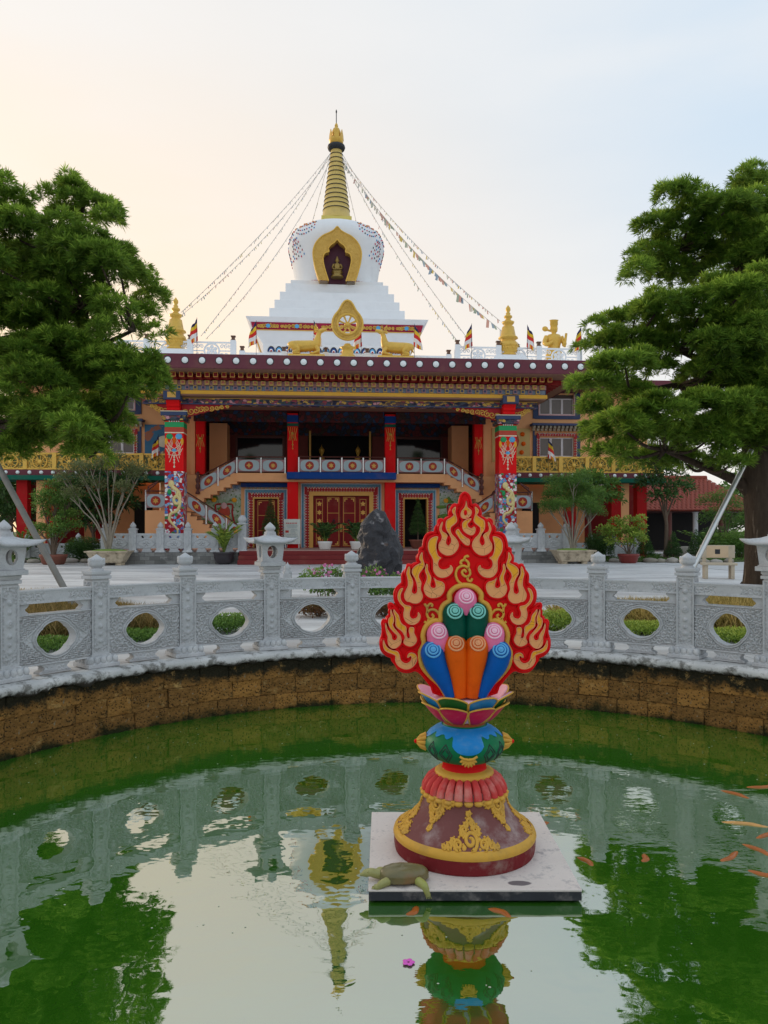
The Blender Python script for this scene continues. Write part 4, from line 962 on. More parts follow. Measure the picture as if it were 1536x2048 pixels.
# -- portico front: columns, capitals, brackets, beams, dentils, rafters, fascia
for s in (-1, 1):
    c_ = s * 7.38; p = bx('portico_column', 'pillar_red', c_ - .40, c_ + .40, -.40, .40, .56, 6.20, None, .01)
    bx('dragon_panel', 'dragon_ground', c_ - .405, c_ + .405, -.406, .406, .57, 4.0, p)
    for nm, mt, za, zb in (('green_band', 'eave_green2', 5.92, 6.15), ('red_band', 'brick_band', 5.72, 5.90), ('cream_band', 'cream', 5.66, 5.71)): bx(nm, mt, c_ - .41, c_ + .41, -.41, .41, za, zb, p)
    pts = [(c_ + s_ * 1.0, -.415, z) for s_, z in ((-.02, .9), (.12, 1.2), (.14, 1.45), (-.04, 1.68), (-.2, 1.9), (-.14, 2.15), (.08, 2.25), (.22, 2.45), (.24, 2.75), (.1, 2.92), (-.02, 2.78), (.06, 2.6), (.2, 2.62), (.25, 2.85), (.2, 3.1), (.05, 3.25), (-.1, 3.35))]
    sp = spline(pts, 6); part('gold_dragon', MB().tube(sp, [.012 + .058 * math.sin(min(1, .1 + i / len(sp) * 1.4) * PI * .62) for i in range(len(sp))], 8).ball((c_ - .12, -.42, 3.45), (.14, .05, .16), 8, 6).tube([(c_ - .1, -.42, 3.3), (c_ + .16, -.42, 3.15), (c_ + .1, -.42, 2.9)], .07, 8).ball((c_ - .2, -.43, 3.1), (.09, .05, .13), 8, 6, 1), ['pale_gold', 'eave_green2'], p)
    m = MB()
    for i in range(7):                                                   # flowers on the lower panel
        fu, fz = c_ + U(-.3, .3), .9 + i * .46
        for q in range(5): m.ball((fu + .075 * math.cos(q * 1.257), -.405, fz + .075 * math.sin(q * 1.257)), (.05, .016, .05), 6, 5, 0 if i % 2 else 2)
        m.ball((fu, -.41, fz), (.04, .02, .04), 6, 5, 1)
    stuff(part('painted_flowers', m, ['white_paint', 'st_pink', 'st_sky'], p))
    m = MB(); y = -.405
    for k in range(3):
        for q in (-1, 1):
            m.tube([(c_ + q * .36, y, 5.45 - k * .22), (c_ + q * .2, y, 5.12 - k * .2), (c_, y, 4.98 - k * .15)], .016, 5); m.tube([(c_ + q * .06, y, 5.5 - k * .12), (c_ + q * .2, y, 5.2 - k * .2), (c_ + q * (.3 - k * .04), y, 4.85 - k * .14)], .014, 5)
    m.tube([(c_, y, 5.0), (c_, y, 4.15)], .014, 5)
    for q in (-1, 1): m.tube([(c_ + q * .02, y, 4.85), (c_ + q * .12, y, 4.6), (c_ + q * .2, y, 4.4)], .014, 5)
    for z in (4.62, 4.5, 4.38, 4.2): m.ball((c_, y, z), (.045, .02, .05), 6, 5)
    stuff(part('painted_garland', m, 'cream', p))
    m = MB()
    for q, mi in ((-1, 0), (1, 1)):
        m.ball((c_ + q * .2, -.41, 5.52), (.15, .02, .13), 8, 6, mi); m.ball((c_ + q * .34, -.41, 5.3), (.07, .02, .16), 8, 6, 2)
    m.ball((c_, -.415, 4.92), (.11, .025, .07), 8, 6, 1); m.ball((c_, -.415, 5.35), (.08, .02, .16), 8, 6, 3)
    stuff(part('painted_jewels', m, ['eave_green2', 'st_sky', 'st_flame', 'st_orange'], p))
    cap = bx('capital', 'frieze_paint', c_ - .50, c_ + .50, -.50, .50, 6.22, 6.42, p); bx('capital_plate', 'slate_blue', c_ - .56, c_ + .56, -.56, .56, 6.42, 6.58, cap, .01); bx('capital_edge', 'cream', c_ - .565, c_ + .565, -.565, .565, 6.585, 6.62, cap)
    for i in range(5): MB().ball((c_ - .2 + .1 * i, -.42, 6.18), .032, 6, 5).build('white_bead', 'white_paint', p)
    m = MB(); prof = [(-.62, 6.63), (-.62, 6.74), (-.72, 6.80), (-.70, 6.88), (-.78, 6.98), (-.80, 7.06), (.4, 7.06), (.4, 6.63)]
    k = len(m.v); m.prism(prof, c_ - .28, c_ + .28); m.v = [(v[1], v[0], v[2]) for v in m.v]; m.f = [f[::-1] for f in m.f]; part('red_bracket', m, 'pillar_red', p, .02)
    bx('beam_end', 'slate_blue', c_ - .36, c_ + .36, -1.0, -.36, 7.05, 7.42, p, .02); bx('beam_end_gold', 'gold_trim', c_ - .18, c_ + .18, -1.01, -.99, 7.12, 7.36, p)
    for q in (-1, 1):                                                   # carved gold bracket wings under the beam
        L = 2.2 if q * s < 0 else .75; top = 6.94; pts = [(c_ + q * .3, top), (c_ + q * (.3 + L), top)]
        n = 7 if L > 1 else 3
        for i in range(n): pts.append((c_ + q * (.3 + L * (1 - (i + .5) / n)), top - .08 - .52 * ((i + .5) / n) ** 1.3)); pts.append((c_ + q * (.3 + L * (1 - (i + 1) / n)), top - .12 - .52 * ((i + .9) / n) ** 1.3))
        o = part('carved_bracket', MB().prism(pts, -.30, -.12), 'dark_red_bright', p); m = MB()
        for i in range(n + 2):
            f_ = (i + .4) / (n + 2); cu, cz, rr = c_ + q * (.34 + L * (1 - f_) * .92), top - .09 - .28 * f_ ** 1.3, .08 + .11 * f_
            m.tube([(a, -.315, b) for a, b in spiral(cu, cz, rr, q * (1 if i % 2 else -1), 1.4, i * 1.3, 14)], .028, 5)
        stuff(part('gold_scrollwork', m, 'gold_paint', o))
    # painted hem line of gold scales is left to the frieze
bx('frieze_beam', 'frieze_paint', -8.72, 8.72, -.38, .2, 6.95, 7.22); bx('frieze_edge', 'slate_blue', -8.75, 8.75, -.42, -.381, 6.93, 6.975); bx('frieze_edge', 'gold_trim', -8.74, 8.74, -.41, -.381, 7.19, 7.215)
bx('lower_soffit', 'soffit', -9.0, 9.0, -.86, 3.0, 7.24, 7.299)
bx('yellow_beam', 'yellow_beam', -9.05, 9.05, -.90, -.4, 7.30, 7.46, None, .01)
bx('cornice_core', 'slate_blue', -9.0, 9.0, -.84, 3.6, 7.461, 7.90)
b1 = [MB().box(-.085, .085, -.07, .09, -.085, .085).mesh('cornice_block', mt) for mt in ('block_pink', 'block_gold')]
b2 = [MB().box(-.10, .10, -.09, .09, -.09, .09).mesh('cornice_block', mt) for mt in ('block_gold', 'block_pink')]
bf = MB().box(-.045, .045, -.012, .012, -.045, .045).mesh('painted_face', 'block_face_red'); bf2 = MB().box(-.05, .05, -.012, .012, -.05, .05).mesh('painted_face', 'slate_blue')
n = 52
for i in range(n):
    u = -8.85 + 17.7 * (i + .5) / n
    o = link('cornice_block', b1[i % 2], TEMPLE, loc=(u - .085, -.92, 7.56)); link('painted_face', bf2, o, loc=(0, -.08, 0))
    o = link('cornice_block', b2[0], TEMPLE, loc=(u + .085, -1.02, 7.76)); link('painted_face', bf, o, loc=(0, -.10, 0))
bx('cornice_row', 'block_grey', -8.95, 8.95, -.895, -.841, 7.47, 7.65); bx('cornice_row', 'block_pink', -8.97, 8.97, -.98, -.845, 7.665, 7.86)
rm = MB().box(-.095, .095, -.38, .5, -.10, .10).mesh('rafter_end', 'dark_red'); rf_ = MB().box(-.10, .10, -.012, .012, -.10, .10).mesh('gold_face', 'gold_trim'); rf2 = MB().box(-.075, .075, -.012, .012, -.075, .075).mesh('dark_face', 'maroon')
for i in range(52):
    u = -9.1 + 18.2 * (i + .5) / 52; o = link('rafter_end', rm, TEMPLE, loc=(u, -1.32, 7.975)); link('gold_face', rf_, o, loc=(0, -.385, 0)); link('dark_face', rf2, o, loc=(0, -.40, 0))
bx('rafter_board', 'dark_red', -9.2, 9.2, -1.25, 3.6, 7.905, 8.08); 
for s in (-1, 1):
    for i in range(12): o = link('rafter_end', rm, TEMPLE, loc=(s * 9.25, -1.0 + i * .42, 7.975), rotz=-s * -PI/2)
part('roof_soffit', MB().prism([(-10.55, 8.12), (-9.2, 8.084), (9.2, 8.084), (10.55, 8.12), (10.55, 8.16), (-10.55, 8.16)], -2.28, 26), 'soffit')
bx('roof_fascia', 'purple_fascia', -10.6, 10.6, -2.34, -2.281, 8.11, 8.70, None, .01); bx('roof_deck', 'white_wall', -10.56, 10.56, -2.28, 27, 8.165, 8.715)
for s in (-1, 1): bx('roof_fascia', 'purple_fascia', *sorted((s * 10.57, s * 10.62)), -2.28, 3.5, 8.11, 8.70)
dm = MB().lathe([(.0, -.022), (.125, -.022), (.13, 0)], 24).mesh('white_disc', 'disc_white')
for me_ in (dm,):
    for v in me_.vertices: v.co = (v.co.x, v.co.z, -v.co.y)
dd = MB().lathe([(.0, -.012), (.155, -.012), (.158, 0)], 24).mesh('disc_ring', 'dark_ring')
for v in dd.vertices: v.co = (v.co.x, v.co.z, -v.co.y)
for i in range(30):
    u = -10.05 + .694 * i; o = link('white_disc', dm, TEMPLE, loc=(u, -2.342, 8.43)); link('dark_outline', dd, o, loc=(0, .001, 0))
# -- body behind, side wings with balconies and windows
bx('main_block', 'orange_wall', -8.9, 8.9, 9.15, 26, 0, 8.1)
for s in (-1, 1):
    def sb(name, mat, a, b, *r_, parent=None, bevel=0): return bx(name, mat, *sorted((s * a, s * b)), *r_, parent, bevel)
    m = MB(); holes = [tuple(sorted((s * 10.35, s * 12.2))) + (z0_, z1_) for z0_, z1_ in ((5.3, 6.3), (7.5, 8.55))]
    us = sorted((s * 7.5, s * 16.2))
    for zz0, zz1, hh in ((3.9, 6.75, [holes[0]]), (6.75, 8.62, [holes[1]])): wall_with_holes(m, us[0], us[1], zz0, zz1, hh, 5.0, 5.3)
    part('wing_wall', m, 'orange_wall')
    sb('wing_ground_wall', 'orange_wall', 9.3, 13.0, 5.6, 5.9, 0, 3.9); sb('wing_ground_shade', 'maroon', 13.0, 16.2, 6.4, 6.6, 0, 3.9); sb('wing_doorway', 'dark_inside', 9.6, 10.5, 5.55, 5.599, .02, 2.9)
    for zi, (z0_, z1_) in enumerate(((5.3, 6.3), (7.5, 8.55))):
        w = sb('window', 'slate_blue', 10.02, 10.10, 4.93, 5.05, z0_ - .22, z1_ + (.42 if zi == 0 else .06)); sb('window_surround', 'slate_blue', 12.46, 12.54, 4.93, 5.05, z0_ - .22, z1_ + (.42 if zi == 0 else .06), parent=w)
        sb('window_surround', 'slate_blue', 10.10, 10.30, 4.94, 4.999, z0_ - .22, z1_ + .1, parent=w); sb('window_surround', 'slate_blue', 12.25, 12.46, 4.94, 4.999, z0_ - .22, z1_ + .1, parent=w); sb('window_surround', 'slate_blue', 10.10, 12.46, 4.935, 4.999, z0_ - .24, z0_ - .03, parent=w)
        if zi == 0: zigzag(*sorted((s * 10.2, s * 12.36)), z0_ - .0, z1_ + .22, 4.90, .16, w)
        else:
            m = MB(); 
            for (a, b, c_, e) in ((10.30, 10.36, z0_ - .06, z1_), (12.19, 12.25, z0_ - .06, z1_), (10.36, 12.19, z0_ - .06, z0_)): m.box(*sorted((s * a, s * b)), 4.90, 4.99, c_, e)
            part('red_dotted_trim', m, 'panel_pink2', w)
        for k in range(3):
            a = 10.38 + k * .61; zt_ = z1_ if zi == 0 else 8.35; g = sb('window_pane', 'window_glass', a + .05, a + .55, 5.10, 5.13, z0_ + .04, zt_ - .05, parent=w); m = MB()
            for (p, q, r_, t_) in ((a, a + .05, z0_, zt_), (a + .55, a + .60, z0_, zt_), (a + .05, a + .55, z0_, z0_ + .045), (a + .05, a + .55, zt_ - .05, zt_)): m.box(*sorted((s * p, s * q)), 5.06, 5.12, r_, t_)
            part('window_frame', m, 'pane_white', g)
        if zi == 1: sb('transom', 'window_glass', 10.38, 12.19, 5.10, 5.13, 8.36, 8.55, parent=w)
        if zi == 0:
            h = sb('window_hood', 'slate_blue', 9.85, 12.75, 4.45, 4.999, 6.86, 6.98, parent=w, bevel=.01)
            for k in range(13):
                u = s * (10.0 + 2.6 * k / 12); MB().box(u - .06, u + .06, 4.58, 4.9, 6.74, 6.858).box(u - .06, u + .06, 4.72, 4.9, 6.62, 6.739).build('hood_bracket', 'cream_block', h)
    o = sb('wall_mural', 'mural_blue' if s < 0 else 'mural_yellow', 7.85, 9.85, 4.95, 4.999, 5.0, 6.75)
    if s > 0:
        for (u, z) in ((9.45, 6.45), (9.5, 5.95), (9.4, 5.5)): MB().lathe([(0, -.02), (.12, -.02), (.12, 0)], 16).xform(Matrix.Translation((u, 4.94, z)) @ Matrix.Rotation(-PI/2, 4, 'X')).build('painted_disc', 'st_orange', o)
        part('painted_figure', MB().ball((8.85, 4.95, 6.1), (.42, .04, .55), 12, 8).ball((8.75, 4.95, 5.4), (.3, .04, .4), 12, 8, 1), ['brick_band', 'frieze_paint'], o)
    else: part('painted_figure', MB().ball((-8.2, 4.95, 5.9), (.28, .04, .6), 12, 8).ball((-8.9, 4.95, 5.9), (.36, .04, .3), 12, 8, 1), ['frieze_paint', 'cream'], o)
    # balcony of gilded panels
    b = sb('balcony_slab', 'purple_fascia', 8.0, 16.3, 3.42, 5.2, 4.06, 4.34, bevel=.01); sb('green_eave', 'eave_green', 8.0, 16.4, 3.2, 5.2, 3.84, 4.055, parent=b, bevel=.01)
    for k in range(15): link('white_disc', dm, b, loc=(s * (8.35 + .545 * k), 3.418, 4.20)).scale = (.68, 1, .68)
    for k in range(6):
        a = 8.2 + k * 1.36
        pb = sb('gold_post', 'gold_paint', a, a + .2, 3.40, 3.62, 4.34, 5.16, parent=b, bevel=.015)
        pn = sb('gilded_panel', 'gold_filigree', a + .2, a + 1.36, 3.48, 3.56, 4.36, 5.10, parent=b); cu = s * (a + .78); m = MB()
        m.tube([(cu + .33 * math.cos(2*PI*i/28), 3.46, 4.73 + .33 * math.sin(2*PI*i/28)) for i in range(28)], .035, 6, closed=True)
        for q in range(9): a_ = q * 2*PI/9; m.tube([(cu, 3.46, 4.66), (cu + .30 * math.cos(a_), 3.46, 4.73 + .30 * math.sin(a_))], .022, 5)
        m.ball((cu, 3.45, 4.70), (.12, .05, .12), 8, 6)
        for (p, q, r_, t_) in ((a + .2, a + 1.36, 5.07, 5.15), (a + .2, a + 1.36, 4.342, 4.41)): m.box(*sorted((s * p, s * q)), 3.44, 3.60, r_, t_)
        part('gilt_wheel', m, 'gold_paint', pn)
    for a in (11.4, 13.75, 15.1): sb('wing_pillar', 'pillar_red_shaded', a, a + .5, 3.7, 4.2, 0, 3.84)  # darker copy of the pillar red, balcony shade put into the colour
    sb('wing_pillar', 'orange_wall', 14.3, 14.75, 3.9, 4.3, 0, 3.84)
    sb('wing_roof', 'purple_fascia', 10.65, 16.9, 3.6, 26, 8.63, 9.1)
# -- stairs with painted railing panels
def rail_panel(pts, v, k, parent=None):                 # four corners (bottom-left, bottom-right, top-right, top-left)
    o = part('railing_panel', MB().prism(pts, v, v + .05), 'panel_pink', parent); cu = sum(p[0] for p in pts) / 4; cz = sum(p[1] for p in pts) / 4
    w = abs(pts[1][0] - pts[0][0]) / 2; h = (pts[3][1] - pts[0][1]) / 2; sl = (pts[1][1] - pts[0][1]) / (pts[1][0] - pts[0][0])
    def el(a, b, y, y2, n=24, sq=1):
        return [(cu + a * math.copysign(abs(math.cos(2*PI*i/n)) ** sq, math.cos(2*PI*i/n)), cz + b * math.copysign(abs(math.sin(2*PI*i/n)) ** sq, math.sin(2*PI*i/n)) + sl * a * math.copysign(abs(math.cos(2*PI*i/n)) ** sq, math.cos(2*PI*i/n))) for i in range(n)]
    part('oval_field', MB().prism(el(w * .94, h * .94, 0, 0, 32, .62), v - .012, v - .001), 'panel_blue', o); part('medallion', MB().prism(el(h * .70, h * .70, 0, 0), v - .024, v - .013), 'medal_red', o)
    n = 4 + (k * 7) % 5; s_ = h * .46
    part('gold_emblem', MB().prism([(cu + s_ * (1 if i % 2 == 0 else .5) * math.cos(PI * i / n + PI/2), cz + s_ * (1 if i % 2 == 0 else .5) * math.sin(PI * i / n + PI/2)) for i in range(2 * n)], v - .034, v - .025), 'gold_trim', o)
def rail_bar(pts, v): part('handrail', MB().tube([(u, v, z) for u, z in pts], .035, 6), 'brown_wood')
def rail_post(u, v, z0_, z1_): part('rail_post', MB().box(u - .03, u + .03, v - .03, v + .03, z0_, z1_), 'chrome')
kk = 0
for i in range(4):
    a = -2.1 + 1.05 * i; rail_panel([(a + .05, 4.31), (a + 1.0, 4.31), (a + 1.0, 4.90), (a + .05, 4.90)], 3.3, kk); kk += 1
for i in range(5): rail_post(-2.1 + 1.05 * i, 3.30, 4.26, 5.0)
rail_bar([(-2.15, 5.03), (2.15, 5.03)], 3.30)
for s in (-1, 1):
    def q(*p): return [(s * a, b) for a, b in p]
    def rp(a0, b0, a1, b1, h, v, k): rail_panel(q((a0, b0), (a1, b1), (a1, b1 + h), (a0, b0 + h)) if s > 0 else q((a1, b1), (a0, b0), (a0, b0 + h), (a1, b1 + h)), v, k)
    for i in range(2): a = 2.78 + 1.17 * i; rp(a + .05, 4.32, a + 1.12, 4.32, .58, 3.56, kk); kk += 1
    for i in range(3): rail_post(s * (2.78 + 1.17 * i), 3.56, 4.24, 5.0)
    rail_bar(q((2.7, 5.03), (5.12, 5.03), (6.95, 4.02)), 3.56)
    for i in range(2): a = 5.14 + .90 * i; z = 4.30 - .52 * i; rp(a + .04, z, a + .86, z - .47, .60, 3.58, kk); kk += 1
    rail_post(s * 6.03, 3.58, 3.6, 4.55)
    part('newel_post', MB().lathe([(.09, 0), (.12, .04), (.09, .12), (.06, .2), (.11, .3), (.12, .42), (.06, .5), (.1, .6), (.12, .72), (.07, .8), (.06, .9), (.11, .97), (.08, 1.05), (0, 1.12)], 12, (s * 7.0, 3.55, 3.2)), 'brown_wood')
    m = MB()
    for i in range(6):                                   # upper flight, seen from the side
        a = 5.12 + .32 * i; m.box(*sorted((s * a, s * (a + .32))), 3.60, 4.519, 3.70 - .172 * i, 4.235 - .172 * (i + 0))
    part('upper_stair', m, 'orange_wall')
    sb2 = lambda name, mat, a, b, *r_: bx(name, mat, *sorted((s * a, s * b)), *r_)
    sb2('landing', 'orange_wall', 7.35, 9.15, 1.9, 4.519, .56, 2.36); sb2('stair_back_wall', 'orange_wall', 7.05, 8.95, 4.40, 4.518, 2.36, 4.2)
    part('round_shield', MB().lathe([(.0, -.05), (.2, -.045), (.3, -.02), (.33, 0)], 20).xform(Matrix.Translation((s * 8.0, 4.39, 3.2)) @ Matrix.Rotation(-PI/2, 4, 'X')), 'brown_wood')
    m = MB()
    for i in range(10): a = 7.35 - .285 * i; m.box(*sorted((s * a, s * (a - .284))), 1.92, 3.3, .56, 2.36 - .18 * (i + .5))
    part('lower_stair', m, 'orange_wall'); m = MB()
    for i in range(10): a = 7.35 - .285 * i; m.box(*sorted((s * (a + .02), s * (a - .284))), 1.90, 3.3, 2.361 - .18 * (i + .5), 2.385 - .18 * (i + .5))
    stuff(part('stair_tread', m, 'brown_wood'))
    for i in range(3): a = 7.25 - .93 * i; z = 2.52 - .59 * i; rp(a - .88, z - .56, a - .04, z - .0, .60, 1.86, kk); kk += 1
    for i in range(4): rail_post(s * (7.27 - .93 * i), 1.86, 2.3 - .59 * i, 3.2 - .59 * i)
    rail_bar(q((9.1, 3.25), (7.3, 3.25), (4.45, 1.42)), 1.84); rp(8.22, 2.48, 9.08, 2.48, .64, 1.86, kk); kk += 1; rp(7.32, 2.48, 8.14, 2.48, .64, 1.86, kk); kk += 1
    rail_post(s * 9.1, 1.86, 2.36, 3.3); rail_bar(q((9.1, 3.25), (8.6, 3.65)), 2.0); rail_bar(q((9.1, 2.95), (9.15, 3.5), (8.7, 3.75)), 2.6)
    mu = sb2('painted_mural', 'mural_land', 5.02, 7.0, 4.46, 4.517, .60, 3.72); c_ = s * 5.85
    m = MB(); m.ball((c_, 4.45, 2.35), (.30, .02, .36), 12, 8, 0); m.ball((c_, 4.445, 2.65), (.16, .02, .18), 10, 7, 1); m.ball((c_, 4.44, 1.95), (.34, .02, .25), 12, 8, 2)
    for e in (-1, 1):
        m.tube(spline([(c_ + e * .16, 4.44, 2.75), (c_ + e * .42, 4.44, 2.7), (c_ + e * .40, 4.44, 2.3), (c_ + e * .50, 4.44, 1.8), (c_ + e * .46, 4.44, 1.3)], 4), .045, 6, 3)
        m.ball((c_ + e * .5, 4.445, 2.95), (.14, .02, .12), 8, 6, 2)
    for i in range(9): m.ball((s * U(5.1, 6.8), 4.45, U(1.2, 3.1)), (U(.12, .3), .015, U(.08, .16)), 8, 6, 4)
    stuff(part('painted_figure', m, ['brick_band', 'panel_pink2', 'st_flame', 'dark_red_bright', 'mural_green'], mu))
# ------------------------------------------------------------------ stupa on the temple roof
SV = 22.5
STUPA = thing('stupa', 'white stupa with golden ringed spire rising behind the temple roof', 'stupa', bw(0.05, SV, 0), BTH)
def sp_(name, m, mats, parent=None, bevel=0): return m.build(name, mats, parent or STUPA, bevel)
def sq(name, mat, h0, h1, z0, z1, parent=None, bevel=0): return sp_(name, MB().frus(0, 0, z0, z1, h0, h0, h1, h1), mat, parent, bevel)
sq('base_body', 'white_wall', 4.95, 4.95, 8.0, 13.3); sq('base_flare', 'white_wall', 5.0, 5.55, 13.95, 14.72)
sq('base_body', 'white_wall', 4.97, 5.0, 13.3, 13.95)
fz = sq('crimson_frieze', 'crimson_frieze', 5.60, 5.72, 14.74, 15.20); sq('cornice', 'white_wall', 5.80, 6.05, 15.205, 15.50, None, .02); sq('frieze_sill', 'gold_trim', 5.62, 5.66, 14.70, 14.738)
for k, mx in ((0, -4.6), (1, -2.7), (2, 0), (3, 2.7), (4, 4.6)):          # gilded flourishes on the front frieze
    m = MB(); w = .62 if abs(mx) > 4 else 1.0
    for i in range(-4, 5):
        r_ = .16 - .012 * abs(i); m.tube([(mx + a, -5.70, 14.97 + b) for a, b in spiral(i * w / 4, 0, r_, 1 if i % 2 else -1, 1.5, i, 14)], .035, 5)
    m.ball((mx, -5.72, 14.97), (.16, .06, .14), 8, 6, 1)
    stuff(sp_('gilt_flourish', m, ['gold_paint', 'st_sky'], fz))
for i in range(18):                                                         # row of painted lotus leaves, dark squares below
    u = -4.7 + 9.4 * (i + .5) / 18; m = MB()
    for k, (r_, mi) in enumerate(((.25, 0), (.19, 1), (.12, 2), (.07, 3))): m.prism([(u + r_ * math.cos(PI * j / 10), 13.42 + r_ * 1.5 * math.sin(PI * j / 10)) for j in range(11)], -5.02 - .012 * (k + 1), -5.0)
    m.mi = [j for j in sum([[q] * 13 for q in range(4)], [])][:len(m.f)]
    sp_('painted_leaf', m, ['dark_ring', 'st_sky' if i % 2 else 'deep_blue', 'white_paint', 'dark_red_bright'], None)
m = MB()
for u in (-3.4, -1.2, 3.6): 
    for i in range(-3, 4): m.tube([(u + a, -4.98, 13.05 + b) for a, b in spiral(i * .27, 0, .17, 1 if i % 2 else -1, 1.4, i, 12)], .04, 5)
stuff(sp_('gilt_scrolls', m, 'gold_paint'))
TI = [(4.60, 15.50, 16.47), (4.27, 16.47, 17.14), (3.93, 17.14, 17.80), (3.56, 17.80, 18.50), (3.22, 18.50, 18.84)]
for h, a, b in TI: sq('stepped_tier', 'white_wall', h, h, a, b, None, .015)
dp = [(2.95, 18.84), (3.02, 19.6), (3.16, 20.5), (3.33, 21.3), (3.47, 21.9), (3.50, 22.3), (3.40, 22.75), (3.12, 23.15), (2.7, 23.42), (2.1, 23.62), (1.4, 23.74), (1.0, 23.76)]
dome = sp_('dome', MB().lathe([(p[0], p[1]) for p in spline([(r, z, 0) for r, z in dp], 3)], 64), 'white_wall')
def dome_r(z):
    for (r0, z0), (r1, z1) in zip(dp, dp[1:]):
        if z <= z1: return r0 + (r1 - r0) * max(0, (z - z0) / (z1 - z0))
    return 1
def on_dome(a, z): r = dome_r(z) + .02; return (r * math.sin(a), -r * math.cos(a), z)
m = MB(); rs = random.Random(5)
for s in (-1, 1):                                                          # painted garlands of jewels
    for c_ in (.72, 1.35):
        for row, (zc, dz, mi) in enumerate(((22.95, .16, 2), (22.6, .22, 1), (22.3, .28, 0))):
            for i in range(9):
                q = i / 8 * 2 - 1; m.ball(on_dome(s * (c_ + q * .24), zc + dz * q * q), .055, 5, 4, (mi + i) % 3)
        for q in range(6):
            aa = s * (c_ + .32 + (q - 2.5) * .035)
            for i in range(5): m.ball(on_dome(s * (c_ + .30) + s * (q - 2.5) * .030 * (1 + i * .55), 22.2 - i * .30 - .1 * (q % 2)), (.04, .04, .08), 5, 4, (i + q) % 4)
        for i in range(8): m.ball(on_dome(s * (c_ - .22 + i * .06), 23.05 + .1 * math.sin(i * 1.7)), (.09, .09, .07), 6, 5, 4)
stuff(sp_('painted_jewels', m, ['st_blue2', 'st_crimson', 'st_line', 'dark_red_bright', 'st_peach'], dome))
m = MB()
for i in range(-7, 8): m.ball(on_dome(i * .09, 18.98), (.16, .08, .14), 6, 5, i % 2)
stuff(sp_('painted_lotus_rim', m, ['panel_pink2', 'panel_pink'], dome))
# niche
def nb(x, y): u, z = bl(x, y, SV - 4.2); return u - .05, z
NO = [(674.5, 453), (681, 460), (690, 466), (702, 472), (713, 482), (720, 494), (723, 508), (721, 526), (716, 545), (710, 562)]
NI = [(674.5, 479), (680, 485), (688, 491), (692, 498), (691, 504), (697, 506), (702, 512), (702.5, 524), (699, 540), (692, 562)]
def full(half):
    R_ = [nb(x, y) for x, y in half]; ax = R_[0][0]; return [(2 * ax - u, z) for u, z in R_[::-1]] + R_[1:]
o_, i_ = full(NO), full(NI); o_ = [(p[0], p[1]) for p in spline([(u, z, 0) for u, z in o_], 3)]; i_ = [(p[0], p[1]) for p in spline([(u, z, 0) for u, z in i_], 3)]
m = MB(); yf, yb = -4.2, -3.1; k = len(o_)
m.grid([[(u, yf, z) for u, z in o_], [(u, yf, z) for u, z in i_]], k, 2, flip=False, smooth=False); m.grid([[(u, yb, z) for u, z in o_], [(u, yf, z) for u, z in o_]], k, 2); m.grid([[(u, yf, z) for u, z in i_], [(u, yb, z) for u, z in i_]], k, 2)
t = NT('niche_gold'); c = t.mix(t.noise(3, 5), (.52, .28, .035), (.76, .47, .10)); t.bump(t.noise(3.2, 5, .6, None, 1.5), .9, .15); t.done(c, .4, .2, .5)
ni = sp_('niche_frame', m, 'niche_gold'); m = MB(); m.tube([(u, yf, z) for u, z in o_], .05, 6); m.tube([(u, yf, z) for u, z in i_], .045, 6); sp_('niche_edge', m, 'gold_paint', ni)
sp_('niche_back', MB().prism(i_, -3.52, -3.45), 'niche_dark' if 'niche_dark' in MATS else mk('niche_dark', (.075, .015, .035), .6, .4, 2), ni)
BS_ = .68
bu = thing('buddha_statue', 'small bronze seated buddha inside the niche of the stupa dome', 'statue', bw(nb(674.5, 500)[0] + .05, SV - 3.85, 18.86), BTH)
m = MB(); m.lathe([(.62, 0), (.66, .1), (.5, .25), (.5, .4), (.6, .52), (.0, .54)], 20)
m.build('throne', mk('bronze', (.30, .20, .06), .35, .2, 5, .1, 20, .7), bu); m = MB()
m.ball((0, 0, .68), (.55, .34, .17), 16, 8); m.lathe([(.30, .62), (.33, .8), (.30, 1.0), (.36, 1.25), (.33, 1.4), (.12, 1.5), (.09, 1.55), (.16, 1.62), (.19, 1.75), (.16, 1.92), (.09, 1.98), (.10, 2.05), (.05, 2.15), (0, 2.2)], 16, sy=.75)
for s in (-1, 1): m.tube(spline([(s * .33, 0, 1.36), (s * .46, -.04, 1.1), (s * .40, -.22, .85), (s * .08, -.36, .80)], 4), [.12, .12, .115, .11, .11, .105, .1, .095, .09, .085, .08, .075, .07], 8); m.ball((s * .19, 0, 1.74), (.03, .05, .09), 6, 5)
m.ball((0, -.33, .80), (.16, .1, .07), 8, 6); m.build('body', 'bronze', bu); bu.scale = (BS_,) * 3
# harmika, spire, crown
sq('harmika', 'spire_yellow' if 'spire_yellow' in MATS else mk('spire_yellow', (.72, .58, .14), .5, .08, 2), 1.10, 1.10, 23.70, 24.28, None, .02)
spr = sp_('spire', MB().lathe([(1.12, 24.28), (1.14, 24.36), (1.06, 24.42), (.40, 29.55)], 40), 'spire_gold')
for i in range(13):
    z = 25.05 + i * .345; r_ = 1.06 - .66 * (z - 24.42) / 5.13
    sp_('spire_ring', MB().lathe([(r_ - .005, -.02), (r_ + .035, -.02), (r_ + .03, .03), (r_ - .01, .03)], 36, (0, 0, z), caps=False), 'dark_ring', spr)
sp_('parasol_ring', MB().lathe([(.42, 29.5), (.60, 29.58), (.66, 29.74), (.62, 29.88), (.5, 29.95)], 28), 'dark_ring'); sp_('crown_base', MB().lathe([(.40, 29.9), (.52, 30.0), (.5, 30.2), (.56, 30.3), (.5, 30.4), (.38, 30.42)], 24), 'gold_paint')
